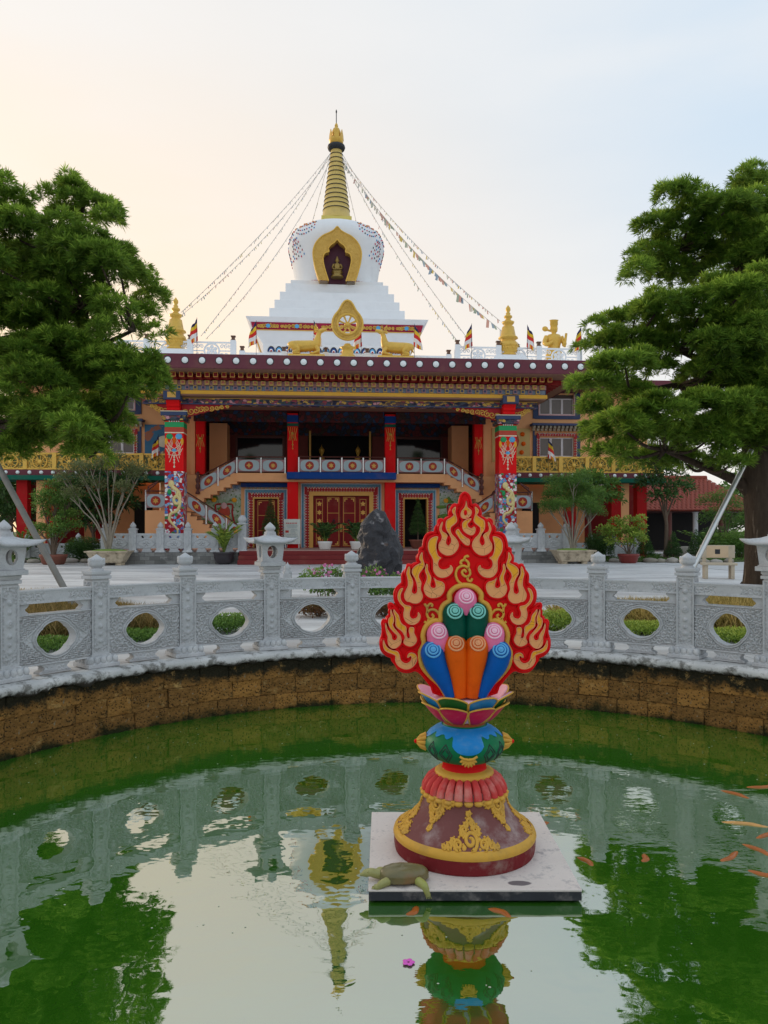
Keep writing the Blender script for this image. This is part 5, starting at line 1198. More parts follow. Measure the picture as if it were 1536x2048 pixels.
for i in range(6):
    a = i * PI/3; sp_('crown_point', MB().prism([(-.2, 30.38), (.2, 30.38), (.16, 30.62), (.05, 30.85), (0, 31.0), (-.05, 30.85), (-.16, 30.62)], -.5, -.44).xform(Matrix.Rotation(a, 4, 'Z')), 'gold_paint')
sp_('top_jewel', MB().lathe([(.1, 30.4), (.24, 30.5), (.33, 30.75), (.32, 30.95), (.22, 31.15), (.1, 31.25), (.14, 31.33), (.08, 31.5), (0, 31.6)], 20), 'gold_paint'); sp_('lightning_rod', MB().tube([(0, 0, 31.5), (0, 0, 32.55)], .035, 6).ball((0, 0, 32.4), (.06, .06, .12), 6, 5), 'dark_ring')
# ------------------------------------------------------------------ roof ornaments
def roof_thing(name, label, cat, u, v, z=8.715, group=None, rz=0): return thing(name, label, cat, bw(u, v, z), BTH + rz, group)
w = roof_thing('dharma_wheel', 'large golden eight-spoked wheel in a pointed frame on the roof edge', 'wheel', .12, -1.7)
m = MB(); m.lathe([(.34, 0), (.36, .12), (.26, .2), (.24, .42), (.34, .5), (.2, .56), (.12, .66)], 20); m.build('pedestal', 'gold_paint', w)
oc, zc = [], 1.47
for i in range(48):
    a = 2*PI*i/48 + PI/2; r_ = .66 + (.36 * max(0, math.sin(a)) ** 14); oc.append((r_ * .98 * math.cos(a) if True else 0, zc + r_ * math.sin(a)))
ic = [(.43 * math.cos(2*PI*i/48 + PI/2), zc + .43 * math.sin(2*PI*i/48 + PI/2)) for i in range(48)]
m = MB(); A = [(u, -.10, z) for u, z in oc]; B = [(u, -.10, z) for u, z in ic]; A2 = [(u, .10, z) for u, z in oc]; B2 = [(u, .10, z) for u, z in ic]
for p, q in ((A, B), (B2, A2), (B, B2), (A2, A)): m.grid([p, q], 48, 2, wrap=True, smooth=False, flip=True)
fr = m.build('flame_frame', 'niche_gold', w)
MB().tube([(u, -.10, z) for u, z in oc], .05, 6, closed=True).build('frame_edge', 'gold_paint', fr)
MB().tube([(u, -.08, z) for u, z in ic], .06, 8, closed=True).build('wheel_rim', 'gold_paint', w); MB().ball((0, -.05, zc), (.13, .1, .13), 12, 8).build('hub', 'gold_paint', w)
for i in range(8):
    a = i * PI/4 + PI/8; MB().tube([(0, -.06, zc), (.2 * math.cos(a), -.06, zc + .2 * math.sin(a)), (.42 * math.cos(a), -.06, zc + .42 * math.sin(a))], [.03, .035, .055], 6).build('spoke', 'gold_paint', w)
def deer(u, s, lab):
    d = roof_thing('golden_deer', lab, 'deer', u, -1.55, group='golden deer beside the wheel')
    MB().box(-.78, .78, -.32, .32, 0, .18).build('plinth', 'gold_paint', d, .05); m = MB()
    body = spline([(-s * .72, 0, .50), (-s * .62, 0, .56), (-s * .25, 0, .56), (s * .1, 0, .58), (s * .35, 0, .62), (s * .46, 0, .80), (s * .50, 0, 1.02), (s * .55, 0, 1.17)], 4)
    m.tube(body, [v for v in np.interp(np.linspace(0, 1, len(body)), [0, .08, .25, .45, .6, .72, .85, 1], [.06, .20, .25, .24, .23, .16, .11, .10])], 12)
    m.tube(spline([(s * .50, 0, 1.14), (s * .60, 0, 1.22), (s * .74, 0, 1.27), (s * .86, 0, 1.30)], 4), [v for v in np.interp(np.linspace(0, 1, 13), [0, .4, .75, 1], [.09, .105, .07, .045])], 10)
    for e in (-1, 1):
        m.tube([(s * .50, e * .06, 1.22), (s * .40, e * .13, 1.24), (s * .32, e * .15, 1.20)], [.03, .045, .012], 7)
        m.tube(spline([(s * .40, e * .14, .52), (s * .50, e * .20, .34), (s * .30, e * .20, .24), (s * .14, e * .20, .23)], 4), [v for v in np.interp(np.linspace(0, 1, 13), [0, .5, 1], [.11, .065, .045])], 8)
        m.tube(spline([(-s * .50, e * .16, .52), (-s * .35, e * .24, .36), (-s * .55, e * .24, .25), (-s * .28, e * .24, .23)], 4), [v for v in np.interp(np.linspace(0, 1, 13), [0, .4, 1], [.18, .09, .05])], 8)
        m.tube(spline([(s * .50, e * .05, 1.28), (s * .42, e * .08, 1.42), (s * .36, e * .10, 1.50)], 4), [.022] * 9, 5)
    m.tube([(-s * .72, 0, .5), (-s * .80, 0, .36)], [.05, .02], 6)
    m.build('body', 'gold_paint', d)
deer(-1.62, 1, 'golden deer lying left of the wheel, head raised to the right'); deer(2.18, -1, 'golden deer lying right of the wheel, head raised to the left')
fp = [(.36, 0), (.40, .04), (.40, .1), (.34, .14), (.43, .22), (.46, .34), (.44, .42), (.48, .46), (.44, .52), (.42, .6), (.33, .68), (.33, .74), (.44, .80), (.42, .86), (.34, .90), (.26, 1.32), (.19, 1.36), (.19, 1.40), (.25, 1.46), (.28, 1.54), (.18, 1.58), (.10, 1.66), (.18, 1.74), (.18, 1.80), (.09, 1.86), (.11, 1.92), (.06, 1.97), (.11, 2.06), (.10, 2.16), (0, 2.30)]
for u, lab in ((-7.22, 'golden tiered roof finial at the left end, beside the left tree'), (7.27, 'golden tiered roof finial at the right, left of the golden figure')):
    f = roof_thing('roof_finial', lab, 'finial', u, -.9, group='golden finials on the roof'); MB().lathe(fp, 28, (0, 0, .42)).build('finial_body', 'gold_paint', f); MB().frus(0, 0, 0, .42, .95, .5, .62, .42).build('white_plinth', 'white_wall', f)
    for i in range(14): a = 2*PI*i/14; MB().ball((.45 * math.cos(a), .45 * math.sin(a), .42 + .34), (.05, .05, .06), 6, 5).build('bead', 'gold_paint', f)
g = roof_thing('golden_figure', 'golden standing figure with tall hat on the roof near the right tree', 'statue', 10.2, 1.9, 8.72); m = MB()
m.lathe([(.42, .4), (.44, .9), (.38, 1.35), (.30, 1.55), (.36, 1.8), (.38, 2.0), (.30, 2.15), (.12, 2.2), (.11, 2.26), (.17, 2.32), (.19, 2.45), (.17, 2.6), (.20, 2.63), (.19, 2.82), (.23, 2.86), (.06, 2.88)], 16, sy=.7)
for s in (-1, 1): m.tube(spline([(s * .34, 0, 2.05), (s * .48, -.08, 1.75), (s * .40, -.30, 1.62), (s * .15 + (.25 if s > 0 else 0), -.34, 1.75)], 4), [v for v in np.interp(np.linspace(0, 1, 13), [0, .5, 1], [.14, .11, .07])], 8)
m.tube([(.42, -.34, 1.5), (.5, -.34, 2.15)], .06, 6); m.ball((-.42, .05, 2.45), (.15, .06, .13), 8, 6); m.tube([(-.15, .03, 2.35), (-.4, .05, 2.42)], .05, 6); m.build('body', 'gold_paint', g); MB().box(-.5, .5, -.4, .4, 0, .4).build('plinth', 'gold_paint', g, .04)
# parapet of pierced white panels
def pierced(Wd, H):
    m = MB(); z0 = .04; b = .035
    m.box(-Wd/2, Wd/2, -.03, .03, 0, .06); m.box(-Wd/2, Wd/2, -.03, .03, H - .07, H)
    cz = H / 2; r_ = H * .40
    m.tube([(r_ * math.cos(2*PI*i/24), 0, cz + r_ * math.sin(2*PI*i/24)) for i in range(24)], .045, 6, closed=True)
    for i in range(6): a = i * PI/3 + PI/6; m.ball((r_ * .55 * math.cos(a), 0, cz + r_ * .55 * math.sin(a)), (r_ * .28, .03, r_ * .28), 8, 5)
    m.ball((0, 0, cz), (r_ * .3, .035, r_ * .3), 8, 6)
    for s in (-1, 1):
        for e in (-1, 1):
            for k in range(3): m.tube([(a, 0, c_) for a, c_ in spiral(s * (r_ + .12 + k * .17), cz + e * H * .24, .10, s * e, 1.3, k, 10)], .024, 5)
        m.tube([(s * (r_ + .02), 0, cz), (s * Wd/2, 0, cz)], .03, 5)
    return m
PAR = []
labs = {}
def parapet(ua, ub, H, v, lab, n, posts=True):
    L = (ub - ua) / n; me_ = pierced(L - .22, H).mesh('pierced_panel', 'white_wall')
    p = roof_thing('roof_parapet', lab, 'parapet', 0, v)
    for i in range(n): link('pierced_panel', me_, p, loc=(ua + L * (i + .5), 0, 0))
    for i in range(n + 1):
        u = ua + L * i; MB().box(u - .12, u + .12, -.12, .12, 0, H + .06).build('parapet_post', 'white_wall', p, .01)
        c_ = MB().box(u - .10, u + .10, -.10, .10, H + .06, H + .09).box(u - .07, u + .07, -.07, .07, H + .09, H + .22).box(u - .10, u + .10, -.10, .10, H + .22, H + .26).build('post_lamp', 'lamp_brown' if 'lamp_brown' in MATS else mk('lamp_brown', (.16, .08, .05), .5), p)
parapet(-10.2, -4.75, .78, -1.15, 'pierced white parapet on the left half of the roof', 3); parapet(4.95, 10.4, .78, -1.15, 'pierced white parapet on the right half of the roof', 3); parapet(-4.4, 4.6, .40, -.9, 'low pierced white parapet behind the wheel and deer', 5)
# five-colour flags
colsF = ['flag_blue', 'flag_yellow', 'flag_red', 'flag_white', 'flag_orange']
for nm, c_ in zip(colsF, ((.02, .02, .10), (.85, .55, .03), (.70, .03, .02), (.85, .80, .78), (.86, .32, .03))): mk(nm, c_, .7, .12, 6)
def flag(u, v, z, h, lab, seed, group='five-colour flags on the roof', w=.62):
    f = thing('striped_flag', lab, 'flag', bw(u, v, z), BTH, group); q = random.Random(seed)
    MB().tube([(0, 0, 0), (0, 0, h)], .010, 5).build('pole', 'dark_ring', f); m = MB(); L = .95; n = 15; side = q.choice((-1, 1)); ph = q.random() * 6; P = []
    for j in range(n + 1):                                # hanging slack: stripes run down the cloth
        t_ = j / n; row = []
        for i in range(7):
            s_ = i / 6; x = side * (s_ * w * (.25 + .6 * t_ ** .8) * (1 - .25 * t_)) - side * .04 * t_; y = .10 * math.sin(s_ * 7 + t_ * 5 + ph) * s_; row.append((x, y, h - .03 - t_ * L - s_ * .28 * (1 - t_ * .3)))
        P.append(row)
    m.grid(P, 7, n + 1); m.mi = [min(4, int(j / n * 5)) for j in range(n) for i in range(6)]
    for j in range(n):
        for i in range(6):
            if j > 11: m.mi[j * 6 + i] = (2, 3, 4, 2, 1, 3)[i]
    o = m.build('cloth', colsF, f); sd_ = o.modifiers.new('t', 'SOLIDIFY'); sd_.thickness = .008
for i, (x, y, v, wh) in enumerate(((395, 690, -1.15, 'at the left, right of the left finial'), (513, 700, -.9, 'left of the left deer'), (628, 700, -.6, 'behind the left deer'), (722, 700, -.7, 'between the wheel and the right deer'), (828, 700, -.9, 'just right of the right deer'), (942, 695, -1.15, 'left of the right finial'), (1053, 695, -1.15, 'between the right finial and the golden figure'), (1160, 694, -1.15, 'at the far right end of the roof'))):
    u, z = bl(x, y, v); flag(u, v - .15, 8.72, 1.75 if i not in (2,) else 1.9, 'five-colour flag on the roof ' + wh, i + 3)
flag(-8.82, 3.3, 4.3, 1.75, 'striped flag on the left gilded balcony by the painted column', 21, 'flags on the balconies'); flag(10.35, 3.3, 4.3, 1.75, 'striped flag on the right gilded balcony below the window', 24, 'flags on the balconies')
# cables with small prayer flags
for nm, c_ in (('pf_blue', (.22, .32, .42)), ('pf_white', (.55, .54, .50)), ('pf_red', (.50, .28, .24)), ('pf_green', (.28, .36, .30)), ('pf_yellow', (.55, .43, .12))): mk(nm, c_, .8)
mk('cable', (.42, .41, .40), .8)
def cable(end, lab, k, flags=.12, top=(0, 29.2), n=60, step=2):
    a = bw(.05 + (.42 if end[0] > 0 else -.42), SV - .3, top[1] - .25 * (k % 3)); b = bw(*end); m = MB(); q = random.Random(k); pts = []
    for i in range(n + 1): t_ = i / n; p = a.lerp(b, t_); p.z -= 1.1 * 4 * t_ * (1 - t_) * (.35 + .25 * (k % 3)); pts.append(p)
    root = thing('prayer_flag_line', lab, 'prayer flags', a, 0, 'lines of prayer flags from the spire'); m.tube([p - a for p in pts], .013, 4, caps=False); m.build('line', 'cable', root); f = MB()
    for i in range(1, n):
        for sub in range(step):
            if q.random() < .25: continue
            t_ = sub / step; p = pts[i].lerp(pts[i+1], t_) - a; d = (pts[i+1] - pts[i]).normalized(); L = flags * q.uniform(.5, 1.3); w_ = flags * .9
            dn = Vector((q.uniform(-.35, .35), q.uniform(-.3, .3), -1)) * L; f.add([p - d * w_/2, p + d * w_/2, p + d * w_/2 + dn * q.uniform(.6, 1), p - d * w_/2 + dn], [(0, 1, 2, 3)], q.randrange(5))
    stuff(f.build('small_flags', ['pf_blue', 'pf_white', 'pf_red', 'pf_green', 'pf_yellow'], root))
def endat(x, y, v): u, z = bl(x, y, v); return (u, v, z)
for k, (e, fl_, lab) in enumerate(((endat(362, 625, -.9), .12, 'upper of the two outer prayer flag lines falling to the left finial'), (endat(352, 640, .5), .12, 'lower of the two outer prayer flag lines falling to the left finial'), (endat(412, 678, -1.1), .10, 'inner left prayer flag line ending at the parapet post'), (endat(402, 672, -1.1), .12, 'left prayer flag line ending beside the left striped flag'),
        (endat(1000, 642, -.9), .16, 'outermost right prayer flag line running behind the right finial'), (endat(1040, 690, -1.0), .34, 'right prayer flag line with the largest flags, reaching past the finial'), (endat(945, 690, -1.1), .12, 'right prayer flag line ending at the flag left of the finial'), (endat(927, 698, -1.1), .15, 'innermost right prayer flag line ending on the parapet'))): cable(e, lab, k, fl_)
cable((-4.3, 26, 17), 'short prayer flag line dropping behind the dome on the left', 9, .10); cable((4.3, 26, 17), 'short prayer flag line dropping behind the dome on the right', 11, .10)
# ------------------------------------------------------------------ vegetation helpers
RNG = np.random.default_rng(12)
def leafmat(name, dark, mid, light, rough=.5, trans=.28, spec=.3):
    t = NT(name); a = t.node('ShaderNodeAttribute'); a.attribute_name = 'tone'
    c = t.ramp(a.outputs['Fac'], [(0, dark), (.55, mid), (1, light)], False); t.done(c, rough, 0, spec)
    tr = t.node('ShaderNodeBsdfTranslucent'); t.l.new(t.mix(.5, c, mul(light, 1.3)), tr.inputs['Color'])
    mx = t.node('ShaderNodeMixShader'); mx.inputs[0].default_value = trans
    t.l.new(t.b.outputs[0], mx.inputs[1]); t.l.new(tr.outputs[0], mx.inputs[2]); t.l.new(mx.outputs[0], t.n['Material Output'].inputs['Surface'])
leafmat('leaf_podo', (.008, .032, .006), (.095, .20, .020), (.52, .70, .10), .6, .34, .15); leafmat('leaf_dark', (.014, .040, .012), (.036, .090, .020), (.10, .20, .045)); leafmat('leaf_mid', (.030, .075, .015), (.085, .18, .03), (.22, .36, .07)); leafmat('leaf_lime', (.07, .13, .02), (.19, .30, .04), (.40, .48, .08)); leafmat('leaf_olive', (.05, .065, .025), (.11, .14, .05), (.22, .25, .10)); leafmat('leaf_red', (.06, .018, .010), (.14, .05, .022), (.16, .14, .04)); leafmat('grass_dry', (.13, .12, .02), (.36, .27, .07), (.62, .46, .17), .8, .2); leafmat('grass_green', (.03, .07, .012), (.07, .16, .025), (.16, .28, .05), .7, .2); leafmat('grass_brown', (.07, .075, .015), (.24, .16, .05), (.42, .30, .12), .8, .2); leafmat('petal_pink', (.50, .08, .30), (.70, .16, .46), (.85, .40, .62), .6, .3)
t = NT('bark'); c = t.mix(t.noise(5, 8, .7, t.map((3, 3, .6))), (.018, .013, .010), (.13, .095, .07)); c = t.mix(t.mr(t.noise(2.2, 6, .7, t.map((4, 4, .5))), .58, .7), c, (.24, .19, .145)); t.bump(t.noise(7, 8, .7, t.map((3, 3, .5))), 1, .06); t.done(c, .9, 0, .15)
mk('bark_pale', (.26, .22, .17), .9, .4, 6, .5, 20); mk('bark_brown', (.12, .085, .06), .9, .35, 8, .6, 25)
def norm(a): return a / np.maximum(np.linalg.norm(a, axis=1, keepdims=True), 1e-9)
def leaves(name, pos, d, L, W, tone, mat, parent=None, droop=.15, fold=0):
    N = len(pos); up = RNG.normal(size=(N, 3)); side = norm(np.cross(d, up)); L = np.broadcast_to(np.asarray(L, float).reshape(-1, 1), (N, 1)); W = np.broadcast_to(np.asarray(W, float).reshape(-1, 1), (N, 1))
    dz = np.array([[0, 0, -1.]]); V = np.empty((N, 4, 3))
    V[:, 0] = pos; V[:, 1] = pos + d * L * .5 + side * W * .5 + dz * L * droop * .2; V[:, 2] = pos + d * L + dz * L * droop; V[:, 3] = pos + d * L * .5 - side * W * .5 + dz * L * droop * .2
    me = bpy.data.meshes.new(name); me.vertices.add(4 * N); me.vertices.foreach_set('co', V.reshape(-1)); me.loops.add(4 * N); me.loops.foreach_set('vertex_index', np.arange(4 * N, dtype=np.int32)); me.polygons.add(N); me.polygons.foreach_set('loop_start', np.arange(0, 4 * N, 4, dtype=np.int32))
    me.update(calc_edges=True); at = me.attributes.new('tone', 'FLOAT', 'POINT'); at.data.foreach_set('value', np.repeat(np.clip(tone, 0, 1), 4).astype(np.float32)); me.materials.append(MATS[mat])
    return link(name, me, parent)
def shell(pads, dens, up=.35, inner=.62):                # points and outward axes on many ellipsoid pads: (cx,cy,cz,rx,ry,rz)
    P, A, K = [], [], []
    for p in pads:
        c, r = np.array(p[:3]), np.array(p[3:6]); dn = p[6] if len(p) > 6 else 1
        area = 4 * PI * ((r[0]*r[1])**1.6 / 3 + (r[0]*r[2])**1.6 / 3 + (r[1]*r[2])**1.6 / 3) ** (1/1.6); n = max(4, int(area * dens * dn))
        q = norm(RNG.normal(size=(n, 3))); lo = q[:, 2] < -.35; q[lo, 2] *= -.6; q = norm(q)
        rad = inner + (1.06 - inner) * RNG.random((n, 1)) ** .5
        P.append(c + q * r * rad); nn = norm(q / r); A.append(norm(nn + np.array([[0, 0, up * 2]]) + RNG.normal(size=(n, 3)) * .35)); K.append(np.full(n, RNG.random() * .3) + (rad[:, 0] - inner) / (1.06 - inner) * .45 + np.clip(q[:, 2], -.5, 1) * .34 - .06)  # random tone plus painted light: pad tops and outsides lighter, insides darker
    return np.concatenate(P), np.concatenate(A), np.concatenate(K)
def tufts(name, pads, dens, k, L, W, mat, parent, spread=(.35, 1.25), drop=0):
    P, A, T_ = shell(pads, dens); n = len(P); P = np.repeat(P, k, 0); A2 = np.repeat(A, k, 0); T2 = np.repeat(T_, k) + RNG.normal(size=n * k) * .10
    a = RNG.normal(size=(n * k, 3)); s = norm(np.cross(A2, a)); th = spread[0] + (spread[1] - spread[0]) * RNG.random((n * k, 1))
    d = norm(A2 * np.cos(th) + s * np.sin(th)); LL = L * (.65 + .6 * RNG.random(n * k))
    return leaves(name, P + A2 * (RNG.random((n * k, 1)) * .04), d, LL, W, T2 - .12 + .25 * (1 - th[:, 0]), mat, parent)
def broad(name, pads, dens, L, W, mat, parent, up=.2, droop=.3, inner=.45):
    P, A, T_ = shell(pads, dens, up, inner); n = len(P); d = norm(A + RNG.normal(size=(n, 3)) * .8); return leaves(name, P, d, L * (.6 + .7 * RNG.random(n)), W * (.7 + .5 * RNG.random(n)), T_ + RNG.normal(size=n) * .12, mat, parent, droop)
def limb(m, pts, r0, r1, n=9, wob=.0):
    sp = spline(pts, 5); N = len(sp); sp = [p + Vector((noise.noise(p * 2.1) * wob, noise.noise(p * 2.1 + Vector((5, 0, 0))) * wob, 0)) for p in sp]
    m.tube(sp, [r0 + (r1 - r0) * (i / (N - 1)) ** .8 for i in range(N)], n)
def pads_px(rows, D, depth=1.0, seed=1):
    q = random.Random(seed); out = []
    for x, y, rx, ry, *dn in rows:
        dd = D + q.uniform(-1.5, .5) * depth; k = dd / F; p = px(x, y, dd); w_ = dn[0] if dn else 1; out.append((p.x, p.y, p.z, rx * k * .78, (rx * .7 + 12) * k, ry * k * .72, w_))
        for _ in range(4):
            a = q.uniform(0, 6.28); b = q.uniform(.45, .9); s_ = q.uniform(.28, .48); out.append((p.x + math.cos(a) * b * rx * k, p.y + q.uniform(-1, .6) * rx * .6 * k, p.z + math.sin(a) * b * ry * k + .3 * ry * k * q.random(), rx * k * s_, rx * k * s_, ry * k * s_ * 1.15, w_))
    return out
# ------------------------------------------------------------------ the two large podocarpus trees
LT = [(18, 420, 45, 45), (2, 375, 26, 36, .8), (165, 420, 62, 38), (150, 385, 30, 24, .9), (215, 440, 30, 26, .8), (105, 395, 22, 20, .7), (120, 450, 34, 22, .7), (40, 480, 75, 34), (150, 505, 80, 34), (75, 525, 85, 36), (200, 520, 60, 34), (30, 560, 70, 40), (140, 560, 85, 38), (240, 545, 58, 34), (275, 570, 34, 34, .7), (305, 600, 30, 30, .6), (60, 610, 85, 38), (150, 605, 50, 30, .8), (235, 620, 48, 26, .6), (285, 640, 42, 30, .6), (20, 655, 60, 40), (110, 655, 70, 30), (180, 690, 50, 20, .5), (215, 665, 30, 18, .5), (310, 670, 24, 22, .5), (40, 715, 75, 36), (130, 730, 80, 34), (225, 730, 80, 34), (295, 745, 42, 32), (325, 775, 16, 18, .7), (70, 770, 85, 38), (170, 780, 85, 36), (260, 780, 62, 32), (20, 830, 60, 44), (110, 825, 60, 30, .8), (200, 835, 62, 38), (225, 880, 40, 34), (60, 880, 55, 34, .8), (20, 905, 42, 30), (140, 890, 40, 24, .6), (180, 915, 50, 22, .6), (180, 640, 50, 28), (130, 690, 70, 34), (90, 850, 70, 36), (150, 855, 60, 32), (-80, 420, 80, 60), (-90, 520, 90, 60), (-100, 620, 90, 70), (-90, 720, 90, 60), (-80, 830, 90, 60)]
RT = [(1345, 395, 38, 28, .9), (1375, 380, 20, 16, .7), (1500, 385, 44, 34), (1480, 355, 20, 16, .7), (1450, 425, 70, 34), (1385, 430, 44, 30, .8), (1305, 455, 34, 20, .6), (1275, 450, 12, 8, .5), (1355, 480, 60, 36), (1450, 485, 72, 40), (1520, 470, 50, 50), (1300, 515, 44, 28, .8), (1275, 545, 32, 28, .7), (1255, 555, 14, 8, .6), (1345, 550, 58, 34, .8), (1440, 550, 74, 38), (1515, 560, 52, 50), (1320, 615, 56, 28), (1410, 610, 72, 36), (1500, 640, 60, 44), (1270, 640, 46, 22, .8), (1225, 640, 34, 14, .6), (1190, 650, 20, 7, .5), (1205, 690, 40, 16, .6), (1165, 697, 14, 6, .5), (1270, 690, 66, 34), (1370, 680, 82, 38), (1470, 700, 78, 42), (1250, 735, 64, 32), (1190, 770, 40, 26), (1150, 768, 16, 14, .7), (1300, 735, 50, 26, .8), (1420, 745, 64, 32, .8), (1510, 770, 52, 50), (1190, 810, 36, 26), (1260, 790, 52, 28, .8), (1330, 830, 66, 30), (1430, 820, 78, 42), (1240, 850, 60, 34), (1195, 875, 36, 26, .9), (1320, 880, 78, 34), (1410, 885, 66, 36), (1490, 860, 60, 60), (1230, 905, 46, 22, .8), (1290, 925, 56, 22, .9), (1370, 925, 52, 20, .8), (1460, 930, 46, 20, .7), (1490, 440, 60, 46), (1510, 520, 60, 46), (1480, 590, 64, 42), (1500, 660, 60, 46), (1460, 660, 60, 40), (1510, 730, 60, 46), (1470, 760, 66, 40), (1500, 810, 60, 46), (1440, 860, 66, 40), (1500, 890, 50, 44), (1390, 770, 50, 30), (1590, 420, 80, 60), (1610, 520, 90, 70), (1620, 640, 100, 70), (1620, 760, 90, 70), (1600, 860, 80, 60)]
def big_tree(name, rows, D, trunk, label, limbs, seed, r0):
    tr = thing(name, label, 'tree', (trunk[0].x, trunk[0].y, 0)); o = Vector((trunk[0].x, trunk[0].y, 0)); P = pads_px(rows, D, 1.1, seed); m = MB(); limb(m, [p - o for p in trunk], r0, r0 * .55, 14, .06)
    for (a, b) in ((1.5, .0), (1.2, 2.2), (1.3, 4.1)): m.tube([trunk[0] - o + Vector((math.cos(b) * r0 * 1.7, math.sin(b) * r0 * 1.7, -.05)), trunk[0] - o + Vector((math.cos(b) * r0 * .7, math.sin(b) * r0 * .7, .35))], [r0 * .3, r0 * .45], 8)
    for q in limbs: limb(m, [p - o for p in q[0]], q[1], q[2], 8, .05)
    tops = [trunk[-1], *[q[0][-1] for q in limbs], *[q[0][len(q[0]) // 2] for q in limbs]]
    for p in P:                                           # twigs from the nearest limb into each pad
        c = Vector(p[:3])
        if p[3] < .3: continue
        s = min(tops, key=lambda t_: (t_ - c).length + (2 if t_.z > c.z + .5 else 0)); mid = (s + c) / 2 + Vector((0, 0, -.12)); limb(m, [s - o, mid - o, c - o], .05, .014, 6, .04)
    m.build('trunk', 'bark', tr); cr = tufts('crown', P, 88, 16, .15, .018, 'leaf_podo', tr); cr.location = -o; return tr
Dl, Dr = 14.0, 15.0
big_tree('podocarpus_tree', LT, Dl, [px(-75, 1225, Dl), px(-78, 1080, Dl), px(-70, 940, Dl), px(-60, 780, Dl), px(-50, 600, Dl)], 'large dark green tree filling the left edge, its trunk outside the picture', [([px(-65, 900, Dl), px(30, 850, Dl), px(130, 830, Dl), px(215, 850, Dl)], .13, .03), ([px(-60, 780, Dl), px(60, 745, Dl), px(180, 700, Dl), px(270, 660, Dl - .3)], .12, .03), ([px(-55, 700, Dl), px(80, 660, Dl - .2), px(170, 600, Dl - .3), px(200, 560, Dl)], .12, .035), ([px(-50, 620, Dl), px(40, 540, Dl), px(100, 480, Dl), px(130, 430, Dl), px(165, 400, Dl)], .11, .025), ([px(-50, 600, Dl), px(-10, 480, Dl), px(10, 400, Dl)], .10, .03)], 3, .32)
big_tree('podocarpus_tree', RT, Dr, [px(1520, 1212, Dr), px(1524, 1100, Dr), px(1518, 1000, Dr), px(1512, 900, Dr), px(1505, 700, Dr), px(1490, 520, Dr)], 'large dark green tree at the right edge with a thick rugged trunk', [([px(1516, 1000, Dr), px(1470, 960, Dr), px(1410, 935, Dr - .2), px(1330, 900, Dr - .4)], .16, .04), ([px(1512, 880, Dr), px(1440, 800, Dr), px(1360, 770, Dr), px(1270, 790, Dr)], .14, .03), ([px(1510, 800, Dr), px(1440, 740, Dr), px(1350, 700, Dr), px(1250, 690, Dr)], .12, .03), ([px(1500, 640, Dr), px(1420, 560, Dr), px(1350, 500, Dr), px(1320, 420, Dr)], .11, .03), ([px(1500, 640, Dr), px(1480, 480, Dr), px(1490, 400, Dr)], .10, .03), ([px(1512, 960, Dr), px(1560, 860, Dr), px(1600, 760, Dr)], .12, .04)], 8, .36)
def pole(a, b, lab, mat, r): 
    p = thing('prop_pole', lab, 'pole', (a.x, a.y, 0)); o = Vector((a.x, a.y, 0)); MB().tube([a - o, (a + b) / 2 - o, b - o], r, 10).build('pipe', mat, p); d = (b - a).normalized(); MB().tube([a - o - Vector((0, 0, 0)), a - o + d * .12], r * 1.35, 10).build('foot_cap', mat, p)
pole(px(163, 1241, 12), px(-25, 893, 13.4), 'weathered grey prop pole leaning up into the left tree', mk('grey_pole', (.20, .19, .17), .7, .3, 6), .052)
pole(px(1346, 1216, 14), px(1503, 900, 14.8), 'shiny steel prop pole leaning against the right tree trunk', mk('steel_pole', (.62, .64, .64), .3, .1, 6, .1, 30, .7), .050)
# ------------------------------------------------------------------ planting behind the balustrade
def blades(name, pts, h, mat, label=None, w=.012, lean=.35, base=0, parent=None):
    n = len(pts); d = norm(np.column_stack([RNG.normal(size=n) * lean, RNG.normal(size=n) * lean, np.ones(n)])); P = np.column_stack([pts, np.full(n, .003)]) if pts.shape[1] == 2 else pts
    return leaves(name, P, d, h * (.5 + .7 * RNG.random(n)), w, RNG.random(n), mat, parent, .25)
def area_pts(cx, cy, rx, ry, n, hole=0):
    a = RNG.random(n) * 2*PI; r = np.sqrt(RNG.random(n)); k = 1 + .18 * np.sin(3 * a + cx) + .10 * np.sin(7 * a + cy); return np.column_stack([cx + rx * r * k * np.cos(a), cy + ry * r * k * np.sin(a)])
stuff(blades('dry_grass', area_pts(-4.6, 11.0, 1.75, 1.35, 34000), .40, 'grass_brown', w=.016)); stuff(blades('dry_grass', area_pts(-6.6, 14.9, 1.2, 1.3, 12000), .30, 'grass_dry', w=.015))
stuff(blades('dry_grass', area_pts(5.0, 11.9, 1.85, 1.25, 34000), .40, 'grass_dry', w=.016)); stuff(blades('dry_grass', area_pts(7.6, 14.4, 1.8, 1.6, 16000), .30, 'grass_dry', w=.015))
def bush(name, label, cat, c, r, mat, L=.05, W=.022, dens=900, group=None, stem=None, up=.3):
    b = thing(name, label, cat, (c[0], c[1], c[2]), 0, group); pads = [(0, 0, r[2] * .8, r[0], r[1], r[2])] + [(r[0] * .5 * math.cos(a), r[1] * .5 * math.sin(a), r[2] * (.7 + .35 * math.sin(a * 3)), r[0] * .6, r[1] * .6, r[2] * .8) for a in (.3, 1.7, 2.9, 4.1, 5.4)]
    broad('foliage', pads, dens, L, W, mat, b, up, .15, .35); m = MB()
    for k in range(5): a = k * 1.3; m.tube([(0, 0, -.01), (r[0] * .3 * math.cos(a), r[1] * .3 * math.sin(a), r[2] * .8)], [.02, .008], 5)
    m.build('stems', 'bark_brown', b); return b
g_ = 'low clipped hedges behind the balustrade'
